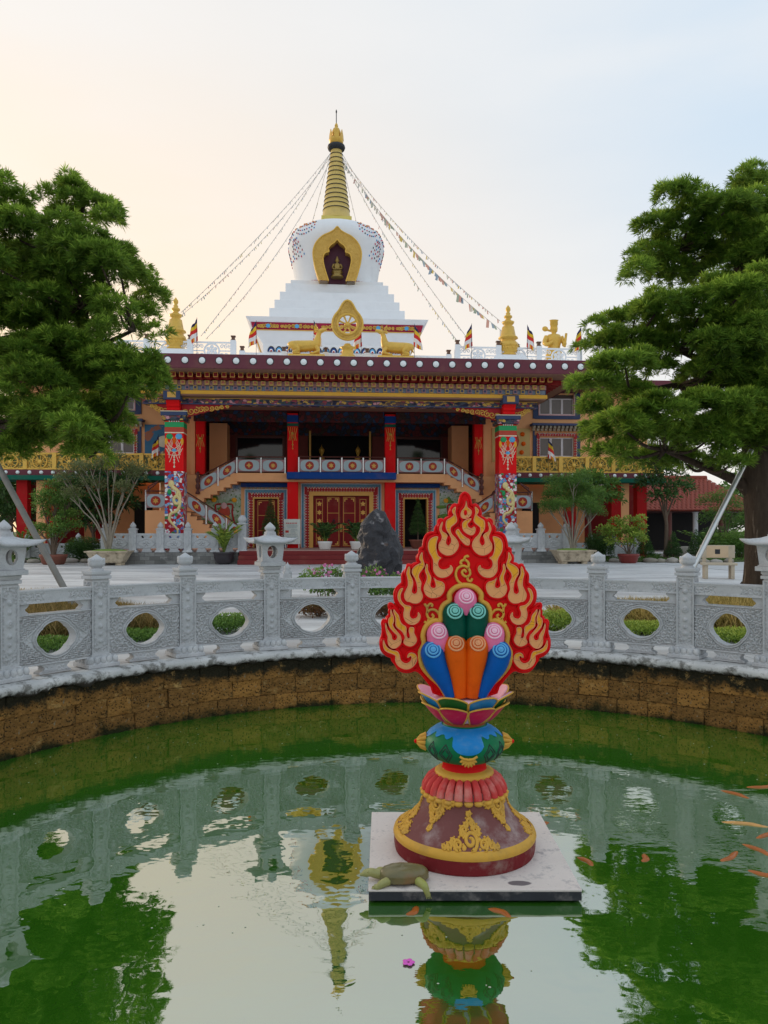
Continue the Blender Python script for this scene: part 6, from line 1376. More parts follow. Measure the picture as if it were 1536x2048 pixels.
def hole_bush(x, ybot, ytop, w, lab, mt, name='low_hedge', cat='hedge', grp=None):
    D = 1.4 * F / (ybot - HY) + .22; c = px(x, ybot, D); h = CAMZ - (ytop - HY) / F * (D + .1); bush(name, lab, cat, (c.x, c.y, 0), (w, .36, h * .52), mt, .04, .017, 1500, grp)
hole_bush(455, 1268, 1224, .46, 'rounded bright green bush seen through the hole left of the complete lantern', 'leaf_mid', 'round_bush', 'bush')
for q in ((1108, 1268, 1216, .62, 'bright green low hedge seen through the hole right of the flame sculpture', 'leaf_lime'), (1285, 1273, 1240, .55, 'low green hedge under straw grass seen through the next hole to the right', 'leaf_lime'), (1478, 1289, 1254, .60, 'low green hedge under straw grass seen through the rightmost hole', 'leaf_lime'), (92, 1304, 1272, .5, 'low dark green hedge under brown grass seen through the leftmost hole', 'leaf_mid'), (280, 1285, 1256, .5, 'low green hedge under golden grass seen through the second hole from left', 'leaf_mid')): hole_bush(*q, grp=g_)
for x, D, lab in ((636, 12.6, 'reddish brown shrub seen through the hole right of the complete lantern'), (768, 12.6, 'dark reddish shrub seen through the hole beside the flame sculpture')):
    c = px(x, 1240, D); bush('red_shrub', lab, 'shrub', (c.x, c.y, 0), (.36, .32, .15), 'leaf_red', .05, .018, 1000, 'reddish shrubs behind the balustrade')
def periwinkle(x, D, w, h, lab, seed):
    c = px(x, HY + 1.4 * F / D, D); b = thing('flowering_shrub', lab, 'flowers', (c.x, c.y, 0), 0, 'pink flowering shrubs'); pads = [(U(-w, w), U(-.3, .3), U(.25, h * .8), .22, .22, .2) for _ in range(9)]
    broad('foliage', pads, 420, .075, .03, 'leaf_mid', b, .4); m = MB(); q = random.Random(seed); fl_ = []
    for i in range(12): a = (q.uniform(-w, w), q.uniform(-.3, .3)); m.tube([(a[0] * .5, a[1] * .5, 0), (a[0] * .8, a[1], h * .5), (a[0] * 1.05, a[1], h * q.uniform(.8, 1.05))], [.012, .008, .005], 5)
    m.build('stems', 'bark_brown', b); P = np.array([(q.uniform(-w, w) * 1.1, q.uniform(-.45, .2), q.uniform(h * .55, h * 1.08)) for _ in range(46)]); P = np.repeat(P, 5, 0); k = len(P); a = np.tile(np.arange(5) * 1.257, k // 5); d = norm(np.column_stack([np.cos(a), np.full(k, -.5), np.sin(a)])); stuff(leaves('blossoms', P, d, .034, .030, RNG.random(k), 'petal_pink', b, 0))
periwinkle(662, 14, .36, .74, 'pink flowering shrub left of the post in front of the rock', 2); periwinkle(775, 14, .45, .68, 'pink flowering shrub right at the foot of the dark rock', 5)
# ------------------------------------------------------------------ scholar rock
def gp(x, D, z=0): p = px(x, HY, D); return Vector((p.x, p.y, z))
t = NT('rock'); c = t.mix(t.noise(2.2, 8, .7), (.010, .010, .012), (.075, .073, .085)); c = t.mix(t.mr(t.noise(3, 6, .6), .60, .68), c, (.30, .28, .29)); c = t.mix(t.mr(t.noise(5, 5), .6, .7), c, (.12, .075, .06)); t.bump(t.noise(9, 8, .7, None, .8), .8, .08); t.done(c, .5, 0, .4)
rk = thing('scholar_rock', 'tall dark jagged rock standing before the main door', 'rock', gp(757, 18)); m = MB(); P = []; nu, nv = 30, 26
for j in range(nv + 1):
    h = j / nv; row = []
    for i in range(nu):
        a = 2*PI*i/nu; w = (.62 - .12 * h - .30 * h ** 2.0) * (1 if h < .93 else math.sqrt(max(0, 1 - ((h - .93) / .07) ** 2)) * .98 + .02); x, y = w * math.cos(a), w * .8 * math.sin(a); z = 1.90 * h; q = Vector((x * 2.4, y * 2.4, z * 1.8))
        v1 = noise.voronoi(q * 1.1)[0]; k = .92 + .62 * (v1[1] - v1[0]) - .30 * abs(noise.noise(q * 1.5 + Vector((3, 1, 7)))) + .30 * noise.noise(q * .9) + .14 * noise.noise(q * 3.3); row.append((x * k + .05 - .10 * h, y * k, z + .10 * noise.noise(q * 2.4)))
    P.append(row)
m.grid(P, nu, nv + 1, wrap=True, smooth=False); m.build('rock_body', 'rock', rk); MB().lathe([(.62, 0), (.62, .06), (.55, .10)], 24, sy=.85).build('stone_base', 'grey_stone', rk)
# ------------------------------------------------------------------ stone finial post behind the rail
b = thing('stone_bollard', 'small pale stone finial peeking over the rail beside the complete lantern', 'bollard', gp(575, 14)); MB().box(-.07, .07, -.07, .07, 0, .62).build('shaft', 'grey_stone', b, .006); MB().lathe([(.075, .62), (.08, .66), (.05, .68), (.062, .72), (.05, .77), (.02, .80), (0, .84)], 14).build('bud', 'grey_stone', b)
# ------------------------------------------------------------------ terrace balustrades in front of the temple
def small_post(end=False):
    m = MB(); w = .15 if not end else .18; h = .95 if not end else 1.18
    m.frus(0, 0, 0, .10, w + .07, w + .07, w + .02, w + .02); m.box(-w, w, -w, w, .10, h); m.prism([(-.06, .35), (0, .24), (.06, .35), (.06, .78), (0, .88), (-.06, .78)], -w - .02, -w + .01); m.box(-w - .03, w + .03, -w - .03, w + .03, h, h + .05); m.box(-w + .02, w - .02, -w + .02, w - .02, h + .05, h + .08); return m, h + .08
def small_bud(z, end=False):
    k = 1.5 if end else 1; return MB().lathe([(.09 * k, z), (.12 * k, z + .05), (.125 * k, z + .10 * k), (.10 * k, z + .15 * k), (.05 * k, z + .21 * k), (0, z + (.27 if not end else .30))], 14, rf=lambda a, zz_: 1 + .06 * abs(math.sin(3 * a)))
def small_panel(L):
    m = MB(); m.box(-L/2, L/2, -.05, .05, .16, .60); m.box(-L/2, L/2, -.06, .06, .70, .80)
    for s in (-1, 1): m.frus(s * (L/2 - .12), 0, .60, .70, .12, .045, .08, .045)
    m.frus(0, 0, .60, .70, .10, .045, .14, .045); m.frus(0, 0, 0, .16, .22, .05, .14, .05); cz = .38
    m.tube([(.30 * math.cos(2*PI*i/16) * (1 if i % 4 else 1.15), -.055, cz + .18 * math.sin(2*PI*i/16) * (1 if i % 4 else 1.1)) for i in range(16)], .020, 5, closed=True)
    for i in range(5): a = i * 1.257 + .3; m.ball((.10 * math.cos(a), -.05, cz + .09 * math.sin(a)), (.055, .03, .05), 8, 5)
    m.ball((0, -.055, cz), (.05, .035, .05), 8, 5); return m
spm, hz = small_post(); SP = spm.mesh('shaft', 'grey_stone'); SB = small_bud(hz).mesh('bud', 'grey_stone'); epm, hz2 = small_post(True); EP = epm.mesh('shaft', 'grey_stone'); EB = small_bud(hz2, True).mesh('bud', 'grey_stone'); PN2 = small_panel(.86).mesh('carved_panel', 'grey_stone')
def terrace_rail(us, v, z, lab, endi=None, fnc=None):
    o = thing('terrace_balustrade', lab, 'balustrade', bw(0, v, z), BTH, 'carved balustrades of the temple terrace')
    for i, u in enumerate(us):
        e = i == endi; p = link('post', EP if e else SP, o, .006, (u, 0, 0)); link('bud', EB if e else SB, p)
        if i < len(us) - 1: q = link('carved_panel', PN2, o, .004, ((u + us[i+1]) / 2, 0, 0)); q.scale.x = (abs(us[i+1] - u) - .25) / .86
terrace_rail([-10.05 + 1.14 * i for i in range(6)], -1.32, .50, 'grey carved balustrade on the terrace left of the red steps', 5)
terrace_rail([5.2 + 1.14 * i for i in range(5)], -1.32, .50, 'grey carved balustrade on the terrace right of the red steps', 0)
terrace_rail([9.9 + 1.15 * i for i in range(5)], 2.4, .02, 'grey carved balustrade running right behind the conical shrubs'); terrace_rail([-14.6 + 1.15 * i for i in range(5)], 2.4, .02, 'grey carved balustrade on the far left behind the bushes')
# ------------------------------------------------------------------ pots and planters
def trough(name, label, x, D, w0, w1, h, mat, rz=0):
    p = thing(name, label, 'planter', gp(x, D), rz); m = MB(); m.frus(0, 0, .10, h, w0, w0 * .6, w1, w1 * .62); m.build('trough', mat, p, .02); MB().frus(0, 0, h - .002, h + .07, w1 + .05, w1 * .62 + .05, w1 + .07, w1 * .62 + .07).build('rim', mat, p, .01)
    for s in (-1, 1): MB().box(s * w0 * .75 - .12, s * w0 * .75 + .12, -w0 * .5, w0 * .5, 0, .10).build('foot', mat, p, .01)
    MB().ball((0, 0, h + .03), (w1 * .98, w1 * .6, .12), 16, 8).build('moss', 'moss', p); return p
mk('moss', (.18, .28, .05), .95, .5, 14, .8, 40); mk('cement', (.52, .43, .31), .9, .35, 3, .3, 30, dirt=(.10, .07, .045), damt=.8, dscale=4); mk('terracotta', (.22, .075, .05), .8, .3, 5, .2, 30, dirt=(.10, .07, .05), damt=.5); mk('glaze_red', (.20, .028, .022), .35, .2, 6); mk('glaze_dark', (.045, .038, .042), .3, .3, 5); mk('glaze_white', (.74, .74, .72), .3, .05)
def pot(name, label, loc, prof, mat, group=None, sc=1):
    p = thing(name, label, 'pot', loc, 0, group); H = prof[-1][1]; MB().lathe([(r * sc, z * sc) for r, z in prof] + [(prof[-1][0] * .86 * sc, H * sc), (prof[-1][0] * .84 * sc, H * .9 * sc), (0, H * .9 * sc)], 28).build('vessel', mat, p); return p, H * sc
def stems_tree(label, name, c, z0, tips, r, mat, bark='bark_pale', leaf=(.06, .02), dens=300, padr=.3, group=None, cat='tree', spl=True):
    tr = thing(name, label, cat, (c.x, c.y, z0), 0, group); m = MB(); pads = []; q = random.Random(len(tips))
    for tp_ in tips:
        tp_ = Vector(tp_); mid = Vector((tp_.x * .35, tp_.y * .3, tp_.z * .5)); limb(m, [(q.uniform(-.06, .06), q.uniform(-.06, .06), -.05), mid, tp_], r, r * .25, 6, .05)
        if spl:
            for k in range(3): e = tp_ + Vector((q.uniform(-.35, .35), q.uniform(-.3, .3), q.uniform(.05, .4))); limb(m, [mid.lerp(tp_, .4 + .2 * k), e], r * .4, r * .12, 5, .03); pads.append((e.x, e.y, e.z, padr, padr, padr * .8, .7))
        pads.append((tp_.x, tp_.y, tp_.z, padr, padr, padr * .8))
    m.build('trunk', bark, tr); broad('crown', pads, dens, leaf[0], leaf[1], mat, tr, .3, .1, .2); return tr
D = 31.6; c = gp(219, D); trough('stone_planter', 'mossy trapezoid stone planter on the left below a wiry tree', 219, D, .58, .80, .52, 'cement', R(3))
stems_tree('wiry multi-stemmed tree with sparse olive leaves in the left planter', 'planter_tree', c, .55, [(-1.9, 0, 2.9), (-1.3, .3, 3.2), (-.7, -.2, 3.4), (-.2, .3, 3.5), (.3, -.1, 3.5), (.8, .2, 3.3), (1.15, 0, 3.0), (-1.5, -.3, 2.2), (.7, -.3, 2.4), (-.5, 0, 2.6)], .05, 'leaf_olive', 'bark_pale', (.12, .035), 130, .36)
D = 33.0; c = gp(1145, D); trough('stone_planter', 'mossy trapezoid stone planter on the right below a bushy tree', 1145, D, .58, .80, .52, 'cement', R(5))
stems_tree('bushy grey green tree growing from the right stone planter', 'planter_tree', c, .55, [(-.9, 0, 2.3), (-.5, .3, 2.7), (0, -.2, 2.9), (.5, .2, 2.6), (.9, 0, 2.1), (-.6, -.3, 1.8), (.5, -.3, 1.8), (0, .2, 2.1), (-1.0, 0, 1.7), (1.1, .2, 1.6)], .05, 'leaf_mid', 'bark_pale', (.085, .026), 330, .42)
D = 32.2; c = gp(107, D); pot('clay_pot', 'brown clay pot with a bonsai near the left pole', c, [(.38, 0), (.46, .06), (.52, .30), (.56, .34), (.56, .42)], 'terracotta')
stems_tree('rounded light green bonsai growing in the brown clay pot', 'potted_bonsai', c, .40, [(-.6, 0, 1.0), (-.3, .2, 1.6), (.1, 0, 2.1), (.5, .1, 1.6), (.7, 0, 1.1), (.2, -.2, .8), (0, .1, 2.5), (-.5, 0, 2.1), (.6, .1, 2.2)], .06, 'leaf_mid', 'bark_brown', (.11, .045), 170, .36)
D = 33.6; c = gp(1257, D); pot('red_pot', 'round red glazed pot with a yellow-green shrub on the right', c, [(.30, 0), (.36, .05), (.43, .28), (.47, .33), (.47, .40)], 'glaze_red')
stems_tree('yellow green shrub spreading from the red glazed pot', 'potted_shrub', c, .36, [(-.85, 0, 1.05), (-.5, .1, .75), (-.1, 0, .95), (.3, .1, .9), (.6, 0, .6), (0, -.2, .5), (-.6, 0, .5), (.5, -.1, 1.15), (-.3, 0, 1.3)], .03, 'leaf_lime', 'bark_brown', (.13, .06), 130, .26)
c = gp(448, 32.4); pot('dark_pot', 'dark glazed round pot beside the left end of the red steps', c, [(.22, 0), (.34, .08), (.42, .28), (.42, .42), (.46, .46), (.46, .52)], 'glaze_dark')
def palm(label, c, z0, n, L, mat, name='potted_palm', W=.055, spread=.55):
    p = thing(name, label, 'plant', (c.x, c.y, z0)); m = MB(); P, Dd = [], []; q = random.Random(n)
    for i in range(n):
        a = q.random() * 6.28; s_ = q.uniform(.1, spread); tip = Vector((math.cos(a) * s_ * L, math.sin(a) * s_ * L, L * q.uniform(.55, 1))); pts = spline([(0, 0, -.05), (tip.x * .4, tip.y * .4, tip.z * .65), tip], 6); m.tube(pts, [.014 - .0008 * k for k in range(len(pts))], 4)
        for k in range(3, len(pts)):
            for e in (-1, 1): P.append(pts[k]); dv = (pts[k] - pts[k-1]).normalized(); sd_ = dv.cross(Vector((0, 0, 1))); Dd.append(dv * .6 + sd_ * e * .8)
    m.build('stems', 'stem_green' if 'stem_green' in MATS else mk('stem_green', (.16, .22, .04), .7), p); leaves('fronds', np.array(P), norm(np.array(Dd)), L * .26, W, RNG.random(len(P)), mat, p, .25)
palm('lime green cane palm standing in the dark glazed pot', c, .46, 16, 1.25, 'leaf_lime')
for x, lab, lab2 in ((650, 'white pot with a dark fern left of the main door centre', 'dark green arching fern in the white pot before the door'), (714, 'white pot half hidden behind the dark rock', 'dark green arching fern half hidden behind the dark rock')):
    c = gp(x, 34.6); pot('white_pot', lab, (c.x, c.y, .576), [(.22, 0), (.25, .04), (.30, .24), (.33, .30), (.33, .36)], 'glaze_white', 'white pots on the platform'); palm(lab2, c, .90, 34, .85, 'leaf_dark', 'potted_fern', .075, 1.1)
def cone(label, c, z0, h, r, potmat=None, group=None, mat='leaf_dark'):
    t_ = thing('conical_shrub', label, 'shrub', (c.x, c.y, z0), 0, group); zb = .42 if potmat else .02; pads = []
    for k in range(9): f_ = k / 8; rr = r * (1 - f_ * .86) * (.75 if k == 0 else 1); pads.append((0, 0, zb + h * (.16 + .80 * f_), rr, rr, h * .10))
    broad('foliage', pads, 620, .075, .022, mat, t_, .7, 0, .5); MB().tube([(0, 0, zb - .05), (0, 0, zb + h * .8)], [.04, .01], 6).build('stem', 'bark_brown', t_)
    if potmat: MB().lathe([(.24, 0), (.30, .05), (.38, .34), (.44, .38), (.44, .43), (.36, .43), (.0, .40)], 24).build('pot', potmat, t_)
cone('dark conical evergreen in front of the left door, behind the lantern', gp(541, 36.5), .56, 1.85, .48, 'terracotta'); cone('dark conical evergreen in a pot before the open right door', gp(836, 36.5), .56, 1.85, .48, 'terracotta')
g_ = 'conical shrubs on the right lawn'
for x, h, lab in ((1291, 1.35, 'leftmost conical shrub on the right lawn, nearest the red pot'), (1347, 1.25, 'middle conical shrub on the right lawn beside the thin tree trunk'), (1392, 1.35, 'rightmost conical shrub on the right lawn, beside the steel pole')): cone(lab, gp(x, 36.4), .02, h, .46, None, g_)
# notice board
nbp = bw(-2.42, 3.32, .56); N = thing('notice_board', 'white notice board with red heading leaning on the left red pillar', 'sign', nbp, BTH); MB().box(-.40, .40, -.03, .0, .20, 1.42).build('board', 'notice_white', N, .006)
for s in (-1, 1): MB().box(s * .32 - .02, s * .32 + .02, .002, .04, 0, 1.3).build('leg', 'chrome', N)
m = MB(); q = random.Random(4); x = -.30
for w in (.09, .09, .11, .11, .05, .10): m.box(x, x + w * .8, -.036, -.031, 1.20, 1.245); x += w
m.box(-.33, -.17, -.036, -.031, .76, .87); stuff(m.build('red_lettering', 'ink_red', N)); m = MB()
for (z, a, b_) in ((1.13, -.24, .24), (1.08, -.28, .28), (1.03, -.26, .26), (.98, -.22, .22), (.90, -.05, .26), (.84, -.08, .30), (.79, -.08, .14), (.73, -.08, .20), (.65, -.24, .24), (.58, -.30, .30), (.52, -.24, .20), (.46, -.10, .30), (.40, -.12, .06)):
    x = a
    while x < b_: w = q.uniform(.02, .07); m.box(x, min(b_, x + w), -.036, -.031, z, z + .022); x += w + .014
stuff(m.build('small_lettering', 'ink_grey', N))
# ------------------------------------------------------------------ lawns, border stones, bench
mk('lawn_soil', (.06, .085, .02), .95, .4, 5, .5, 30); mk('pale_path', (.50, .50, .50), .8, .12, 2, .2, 30)
def lawn(poly, label, n, h, mat):
    m = MB(); m.prismz(poly, .004, .07); o = struct(m.build('lawn', 'lawn_soil')); xs = [p[0] for p in poly]; ys = [p[1] for p in poly]; P = np.column_stack([RNG.uniform(min(xs), max(xs), n), RNG.uniform(min(ys), max(ys), n)]); k = len(poly); ins = np.zeros(n, bool)
    for i in range(k):
        (x1, y1), (x2, y2) = poly[i], poly[(i+1) % k]; cnd = ((y1 > P[:, 1]) != (y2 > P[:, 1])) & (P[:, 0] < (x2 - x1) * (P[:, 1] - y1) / (y2 - y1 + 1e-12) + x1); ins ^= cnd
    P = P[ins]; stuff(blades('lawn_grass', np.column_stack([P, np.full(len(P), .068)]), h, mat, w=.03))
def poly_px(pts): return [(gp(x, d).x, d) for x, d in pts]
lawn(poly_px([(1185, 35.2), (1230, 34.6), (1330, 34.4), (1420, 33.4), (1470, 34.5), (1536, 36), (1600, 44), (1400, 44), (1190, 42)]), '', 16000, .16, 'grass_green'); lawn(poly_px([(20, 34.2), (90, 34), (180, 34.2), (190, 38), (60, 42), (-60, 40)]), '', 8000, .18, 'grass_green')
bs_ = []
for k in range(3):
    m = MB(); P = []
    for j in range(9):
        row = []
        for i in range(14):
            a, f_ = 2*PI*i/14, PI * j / 8; d = Vector((math.sin(f_) * math.cos(a), math.sin(f_) * math.sin(a), -math.cos(f_))); row.append(d * (1 + .25 * noise.noise(d * 1.6 + Vector((k * 7, 0, 0)))))
        P.append(row)
    m.grid(P, 14, 9, wrap=True); bs_.append(m.mesh('boulder', mk('boulder_%d' % k, ((.30, .27, .22), (.36, .33, .29), (.25, .22, .18))[k], .85, .3, 2, .5, 12)))
stone_spots = [(1192, 35.0, .36, .13), (1228, 34.5, .30, .12), (1300, 34.2, .34, .14), (1322, 34.2, .26, .12), (1345, 34.0, .30, .15), (1372, 33.7, .34, .14), (1405, 33.3, .34, .13), (1432, 33.2, .26, .12), (1458, 33.9, .28, .13), (1370, 38.0, .75, .42), (1335, 38.6, .4, .2), (40, 33.9, .34, .13), (66, 33.7, .3, .12), (142, 33.8, .36, .14), (172, 34.0, .34, .12)]
for i, (x, D, r_, h) in enumerate(stone_spots):
    o = link('border_stone', bs_[i % 3], None, loc=gp(x, D, h * .55), rotz=i * 1.3); o.scale = (r_, r_ * .8, h); nth = ('large brown boulder on the right lawn between conical shrubs', 'smaller boulder left of the large one on the right lawn')
    lab = nth[i - 9] if i in (9, 10) else ('rounded stone edging the left lawn, %s' % ('leftmost of four', 'second of four from the left', 'third of four, right of the clay pot', 'rightmost of four')[i - 11] if i > 10 else 'rounded stone edging the right lawn, %s' % ('leftmost, left of the red pot', 'just left of the red pot', 'first right of the red pot', 'second right of the red pot', 'third right of the red pot', 'fourth right of the red pot', 'fifth right of the red pot', 'second from the right end', 'at the right end by the bench')[i])
    tag(o, lab, 'stone', 'rounded stones edging the lawns')
m = MB(); m.prismz(poly_px([(1290, 33.2), (1350, 31), (1470, 27), (1560, 27), (1580, 34), (1460, 33), (1400, 32.6)]), .004, .010); struct(m.build('pale_path', 'pale_path'))
BN = thing('stone_bench', 'pale stone bench with a backrest by the right tree', 'bench', gp(1437, 22.6), R(-14)); mk('bench_stone', (.52, .44, .33), .8, .15, 4, .2, 30, dirt=(.3, .26, .2), damt=.4)
MB().box(-.48, .48, -.22, .20, .40, .47).build('seat', 'bench_stone', BN, .012); MB().box(-.48, .48, .17, .24, .60, .98).build('backrest', 'bench_stone', BN, .015)
for s in (-1, 1): MB().box(s * .36 - .05, s * .36 + .05, -.18, .14, 0, .40).build('leg', 'bench_stone', BN, .01); MB().box(s * .36 - .05, s * .36 + .05, .175, .235, .0, .60).build('back_leg', 'bench_stone', BN, .01)
MB().box(-.07, .07, .160, .169, .72, .86).build('carved_seal', 'dark_ring', BN); MB().box(-.30, .30, .164, .1695, .62, .96).build('back_inlay', mk('bench_inlay', (.62, .46, .30), .7), BN)
# ------------------------------------------------------------------ background planting and pavilion
def tree2(label, name, c, th, r, pads, mat, leaf, dens, bark='bark_brown', group=None):
    tr = thing(name, label, 'tree', (c.x, c.y, 0), 0, group); m = MB(); limb(m, [(0, 0, -.05), (.05, 0, th * .5), (0, 0, th)], r, r * .6, 8, .05)
    for p in pads: limb(m, [(0, 0, th * .8), (p[0] * .5, p[1] * .5, (th + p[2]) / 2), p[:3]], r * .45, r * .12, 5, .05)
    m.build('trunk', bark, tr); broad('crown', pads, dens, leaf[0], leaf[1], mat, tr, .3, .25, .2); return tr
tree2('broad leaved bright green tree behind the right planter tree', 'leafy_tree', gp(1178, 36.4), 2.2, .10, [(-.8, 0, 3.3, .7, .7, .45), (0, .2, 3.8, .8, .7, .5), (.8, 0, 3.5, .7, .7, .45), (.3, -.3, 3.0, .8, .6, .4), (-.4, 0, 2.8, .6, .6, .35), (1.1, 0, 2.9, .5, .5, .35)], 'leaf_mid', (.30, .09), 62)
tree2('thin trunked tree with a dark rounded crown on the right lawn', 'slim_tree', gp(1331, 36.6), 2.4, .13, [(-.7, 0, 3.6, .7, .7, .6), (.3, .2, 4.2, .8, .7, .7), (.7, 0, 3.4, .7, .7, .5), (-.2, -.3, 3.0, .7, .6, .4), (-.5, 0, 4.5, .6, .6, .5)], 'leaf_dark', (.26, .08), 75)
tree2('large leaved dark tree behind the wiry planter tree on the left', 'leafy_tree', gp(185, 37.0), 1.6, .12, [(-.9, 0, 3.4, .9, .8, .6), (.2, 0, 3.9, 1.0, .8, .6), (1.3, .2, 3.6, .9, .8, .6), (.3, -.3, 2.7, 1.0, .7, .6), (-.7, 0, 2.4, .8, .7, .5), (1.4, 0, 2.7, .8, .7, .5), (.2, 0, 1.8, .9, .6, .5), (2.1, .3, 4.0, .6, .6, .4)], 'leaf_dark', (.34, .10), 70)
tree2('dark leafy tree at the far left edge under the big tree', 'leafy_tree', gp(40, 39), 1.6, .12, [(-.8, 0, 3.2, .9, .8, .6), (.3, 0, 3.9, 1.0, .8, .7), (1.1, 0, 3.0, .8, .8, .5), (0, -.2, 2.2, 1.0, .8, .5), (-1.4, 0, 2.6, .8, .8, .6)], 'leaf_dark', (.28, .08), 70)
for x, D, r, lab, mt in ((165, 34.8, (.75, .6, .62), 'dense dark rounded bush behind the left stone planter', 'leaf_dark'), (1200, 35.4, (.62, .55, .75), 'dense dark bush right behind the right stone planter', 'leaf_dark'), (60, 36.5, (.7, .6, .5), 'dark rounded bush at the left edge behind the lawn', 'leaf_dark'), (100, 37.5, (.7, .6, .45), 'green bush behind the clay pot bonsai', 'leaf_mid'), (1480, 37, (.9, .7, .8), 'green bush behind the stone bench on the right', 'leaf_mid'), (1440, 40, (1.0, .8, .9), 'dark green bush behind the right lawn near the pavilion', 'leaf_dark')):
    bush('dense_bush', lab, 'bush', gp(x, D, .0), r, mt, .09, .03, 420, 'bushes in the garden')
palm('spiky dark cycad on the left between the bushes', gp(45, 35.0), .3, 26, 1.1, 'leaf_mid', 'cycad', .05, 1.2); palm('spiky green palm plant behind the bench at the right', gp(1420, 38.0), .1, 24, 1.3, 'leaf_mid', 'cycad', .06, 1.2)
tree2('light green feathery shrub tree behind the bench near the trunk', 'feathery_shrub', gp(1450, 38.5), 1.0, .08, [(-.6, 0, 2.0, .7, .6, .6), (.4, 0, 2.5, .7, .6, .6), (1.0, 0, 1.8, .7, .6, .5), (0, 0, 3.0, .6, .6, .6), (-.8, 0, 2.8, .6, .5, .5)], 'leaf_mid', (.16, .04), 130)
for i, (x, D, h) in enumerate(((-30, 46, 7.5), (20, 44, 6.0), (1330, 74, 5.0), (1450, 68, 5.2), (1530, 62, 6.5), (1610, 60, 8))):
    w = h * .55; tree2('dark background tree beyond the temple, ' + ('outside the left edge', 'at the far left', 'behind the red roof', 'right of the red roof', 'at the far right behind the trunk', 'outside the right edge')[i], 'background_tree', gp(x, D), h * .4, .2, [(-w * .5, 0, h * .55, w * .6, w * .6, h * .25), (w * .4, 0, h * .6, w * .6, w * .6, h * .25), (0, 0, h * .85, w * .6, w * .6, h * .22), (0, -.5, h * .38, w * .7, w * .6, h * .2), (w * .8, 0, h * .35, w * .5, w * .5, h * .2), (-w * .8, 0, h * .35, w * .5, w * .5, h * .2)], 'leaf_dark', (.55, .22), 11, group='background trees')
# red tiled pavilion
PV = thing('tiled_pavilion', 'low pavilion with red tiled roof behind the right lawn', 'pavilion', gp(1330, 56), R(4)); t = NT('roof_tile'); c = t.mix(t.noise(9, 4), (.20, .035, .022), (.42, .10, .06)); t.bump(t.wave(9, 1.0, None, 'X'), .5, .05); t.done(c, .7, 0, .3)
x0, x1, ze, zr, dpt = -5.6, 5.0, 2.75, 5.2, 4.2
m = MB(); m.add([(x0, -dpt, ze), (x1, -dpt, ze), (x1 - 2.0, 0, zr), (x0 + 2.0, 0, zr), (x0, dpt, ze), (x1, dpt, ze)], [(0, 1, 2, 3), (1, 5, 2), (5, 4, 3, 2), (4, 0, 3), (0, 4, 5, 1)]); rf = m.build('roof', 'roof_tile', PV)
nr_, nc_ = 13, 34; tm = MB().lathe([(.17, 0), (.15, .30)], 8, a0=0, a1=PI, caps=False); tm.v = [(v[0], v[2] - .0, v[1] * .45) for v in tm.v]; tme = tm.mesh('roof_tile', 'roof_tile'); sl = math.atan2(zr - ze, dpt)
rows = MB()
for r_ in range(nr_):
    f_ = r_ / nr_; y, z = -dpt + dpt * f_, ze + (zr - ze) * f_; a, b_ = x0 + 2.0 * f_, x1 - 2.0 * f_; n = int((b_ - a) / .31)
    for i in range(n):
        k = len(rows.v); rows.v += [tuple(Matrix.Translation((a + (b_ - a) * (i + .5) / n, y, z + .03)) @ Matrix.Rotation(sl, 4, 'X') @ Vector((v[0], v[1] * 1.3, v[2]))) for v in tm.v]; rows.f += [tuple(q_ + k for q_ in f) for f in tm.f]; rows.mi += [0] * len(tm.f); rows.sm += [True] * len(tm.f)
stuff(rows.build('roof_tiles', 'roof_tile', rf)); MB().tube([(x0 + 1.9, 0, zr + .08), (x1 - 1.9, 0, zr + .08)], .16, 8).build('ridge', 'roof_tile', rf)
MB().box(x0 + .8, x1 - .8, 1.0, 1.2, 0, 2.75).build('back_wall', 'dark_inside', PV)
for i in range(6): u = x0 + .7 + (x1 - x0 - 1.4) * i / 5; MB().lathe([(.22, 0), (.18, .1), (.17, 2.6), (.24, 2.74)], 12, (u, -3.4, 0)).build('pillar', 'grey_stone' if i % 2 else 'brown_wood', PV)
mk_ = mk('dark_hall', (.05, .012, .012), .7); MB().box(x0 + .3, x1 - .3, -3.9, 3.9, 2.70, 2.745).build('ceiling', mk_, PV)
# ------------------------------------------------------------------ koi, floating petal and leaf
mk('koi_orange', (.42, .11, .012), .3, .4, 14, 0); mk('koi_pale', (.66, .34, .10), .3, .4, 14, 0)
def koi(x, y, rz, L, lab, mat):
    D_ = (CAMZ - ZW) * F / (y - HY); p = px(x, y, D_); k = thing('koi', lab, 'fish', (p.x, p.y, ZW - .012), rz, 'koi near the surface'); m = MB(); q = spline([(-L * .5, 0, 0), (-L * .36, .006, .0), (-L * .1, -.008, .002), (L * .2, .004, .004), (L * .42, .012, .002), (L * .5, .014, 0)], 4); m.tube(q, [v for v in np.interp(np.linspace(0, 1, len(q)), [0, .12, .35, .6, .85, 1], [.002, .017, .024, .021, .009, .005])], 10); m.build('body', mat, k)
    f = MB(); f.add([(L * .46, .012, .003), (L * .66, .05, .006), (L * .58, .015, .004), (L * .66, -.03, .006)], [(0, 1, 2, 3)]); f.add([(-L * .2, .03, .004), (-L * .1, .075, .004), (-L * .05, .035, .004)], [(0, 1, 2)]); f.add([(-L * .2, -.03, .004), (-L * .1, -.075, .004), (-L * .05, -.035, .004)], [(0, 2, 1)]); stuff(f.build('fins', mat, k))
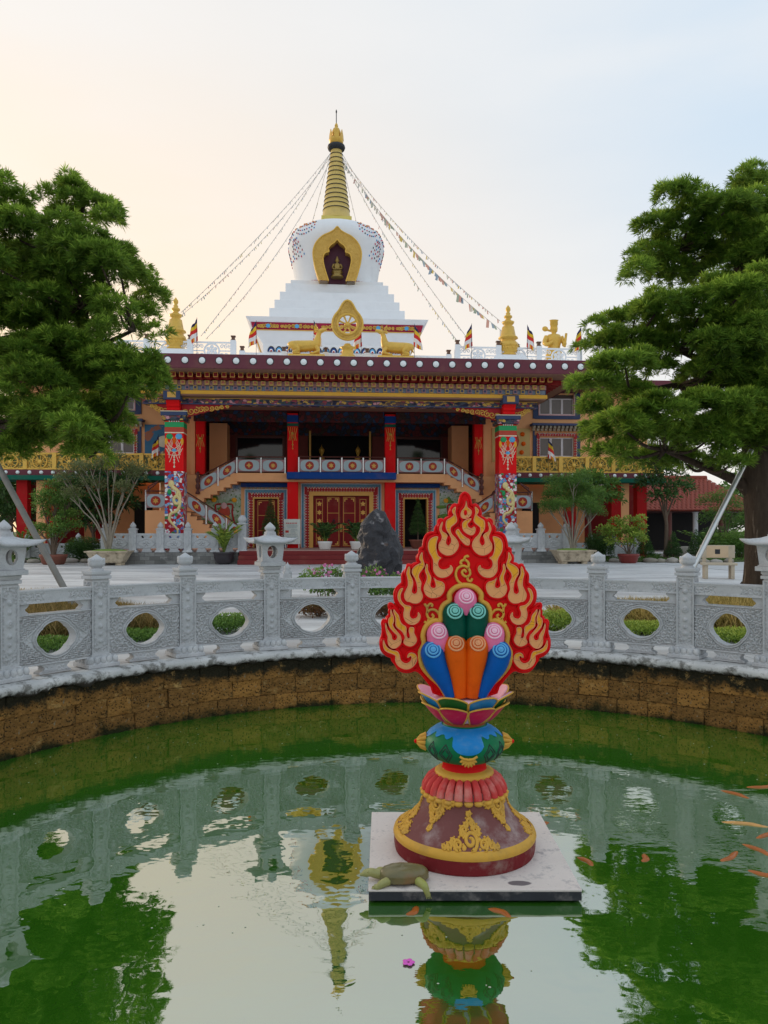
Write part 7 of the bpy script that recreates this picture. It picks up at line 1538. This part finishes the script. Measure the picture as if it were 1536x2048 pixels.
for i, (x, y, rz, L, lab, mt) in enumerate(((1470, 1588, 2.2, .26, 'topmost orange koi near the right edge', 'koi_orange'), (1488, 1648, 2.8, .34, 'longest orange koi near the right edge, with a pale back', 'koi_pale'), (1533, 1671, 3.5, .24, 'orange koi cut off by the right edge, just below the longest one', 'koi_orange'), (1516, 1700, 2.0, .26, 'orange koi lower right, diagonal in the rippled water', 'koi_orange'), (1462, 1713, .7, .26, 'dull orange koi left of the diagonal one', 'koi_orange'), (1532, 1750, -.6, .22, 'lowest orange koi at the right edge', 'koi_orange'), (1526, 1574, .1, .30, 'orange koi at the right edge above the others', 'koi_orange'), (1172, 1722, 2.0, .16, 'orange koi beside the right edge of the slab', 'koi_orange'), (1290, 1716, 1.2, .14, 'small orange koi alone in the green water right of the slab', 'koi_orange'), (1085, 1648, .4, .14, 'small orange koi at the back right corner of the slab', 'koi_orange'), (828, 1822, 1.0, .13, 'orange koi just below the front left of the slab', 'koi_orange'), (1000, 1824, 2.4, .16, 'orange koi just below the front middle of the slab', 'koi_orange'))): koi(x, y, rz, L, lab, mt)
def flat_at(x, y): D_ = (CAMZ - ZW) * F / (y - HY); p = px(x, y, D_); return Vector((p.x, p.y, ZW + .003))
f = thing('floating_blossom', 'pink blossom floating on the water below the slab', 'flower', flat_at(817, 1927)); mk('blossom_pink', (.75, .12, .55), .6)
for i in range(5): a = i * 1.257; MB().ball((.018 * math.cos(a), .018 * math.sin(a), .004), (.014, .014, .003), 8, 5).build('petal', 'blossom_pink', f)
f = thing('floating_leaf', 'pale fallen leaf floating near the spire reflection', 'leaf', flat_at(700, 1966), .6); m = MB(); m.grid([[(-.03 + .06 * i / 8, s * .009 * math.sin(PI * i / 8), .002 + .004 * abs(s)) for i in range(9)] for s in (-1, 0, 1)], 9, 3); m.build('blade', mk('leaf_pale', (.50, .48, .20), .6), f)
q = random.Random(9); m = MB()                            # specks of dust and pollen on the water
for i in range(420):
    a, r_ = q.random() * 6.28, RW * math.sqrt(q.random()) * .97; x, y = PC.x + r_ * math.cos(a), PC.y + r_ * math.sin(a)
    if abs(x - SX) < .62 and abs(y - SY) < .62: continue
    s_ = q.uniform(.003, .008); m.add([(x + s_ * math.cos(j * 1.257), y + s_ * .8 * math.sin(j * 1.257), ZW + .002) for j in range(5)], [(0, 1, 2, 3, 4)])
stuff(m.build('floating_specks', mk('speck', (.52, .54, .42), .8)))
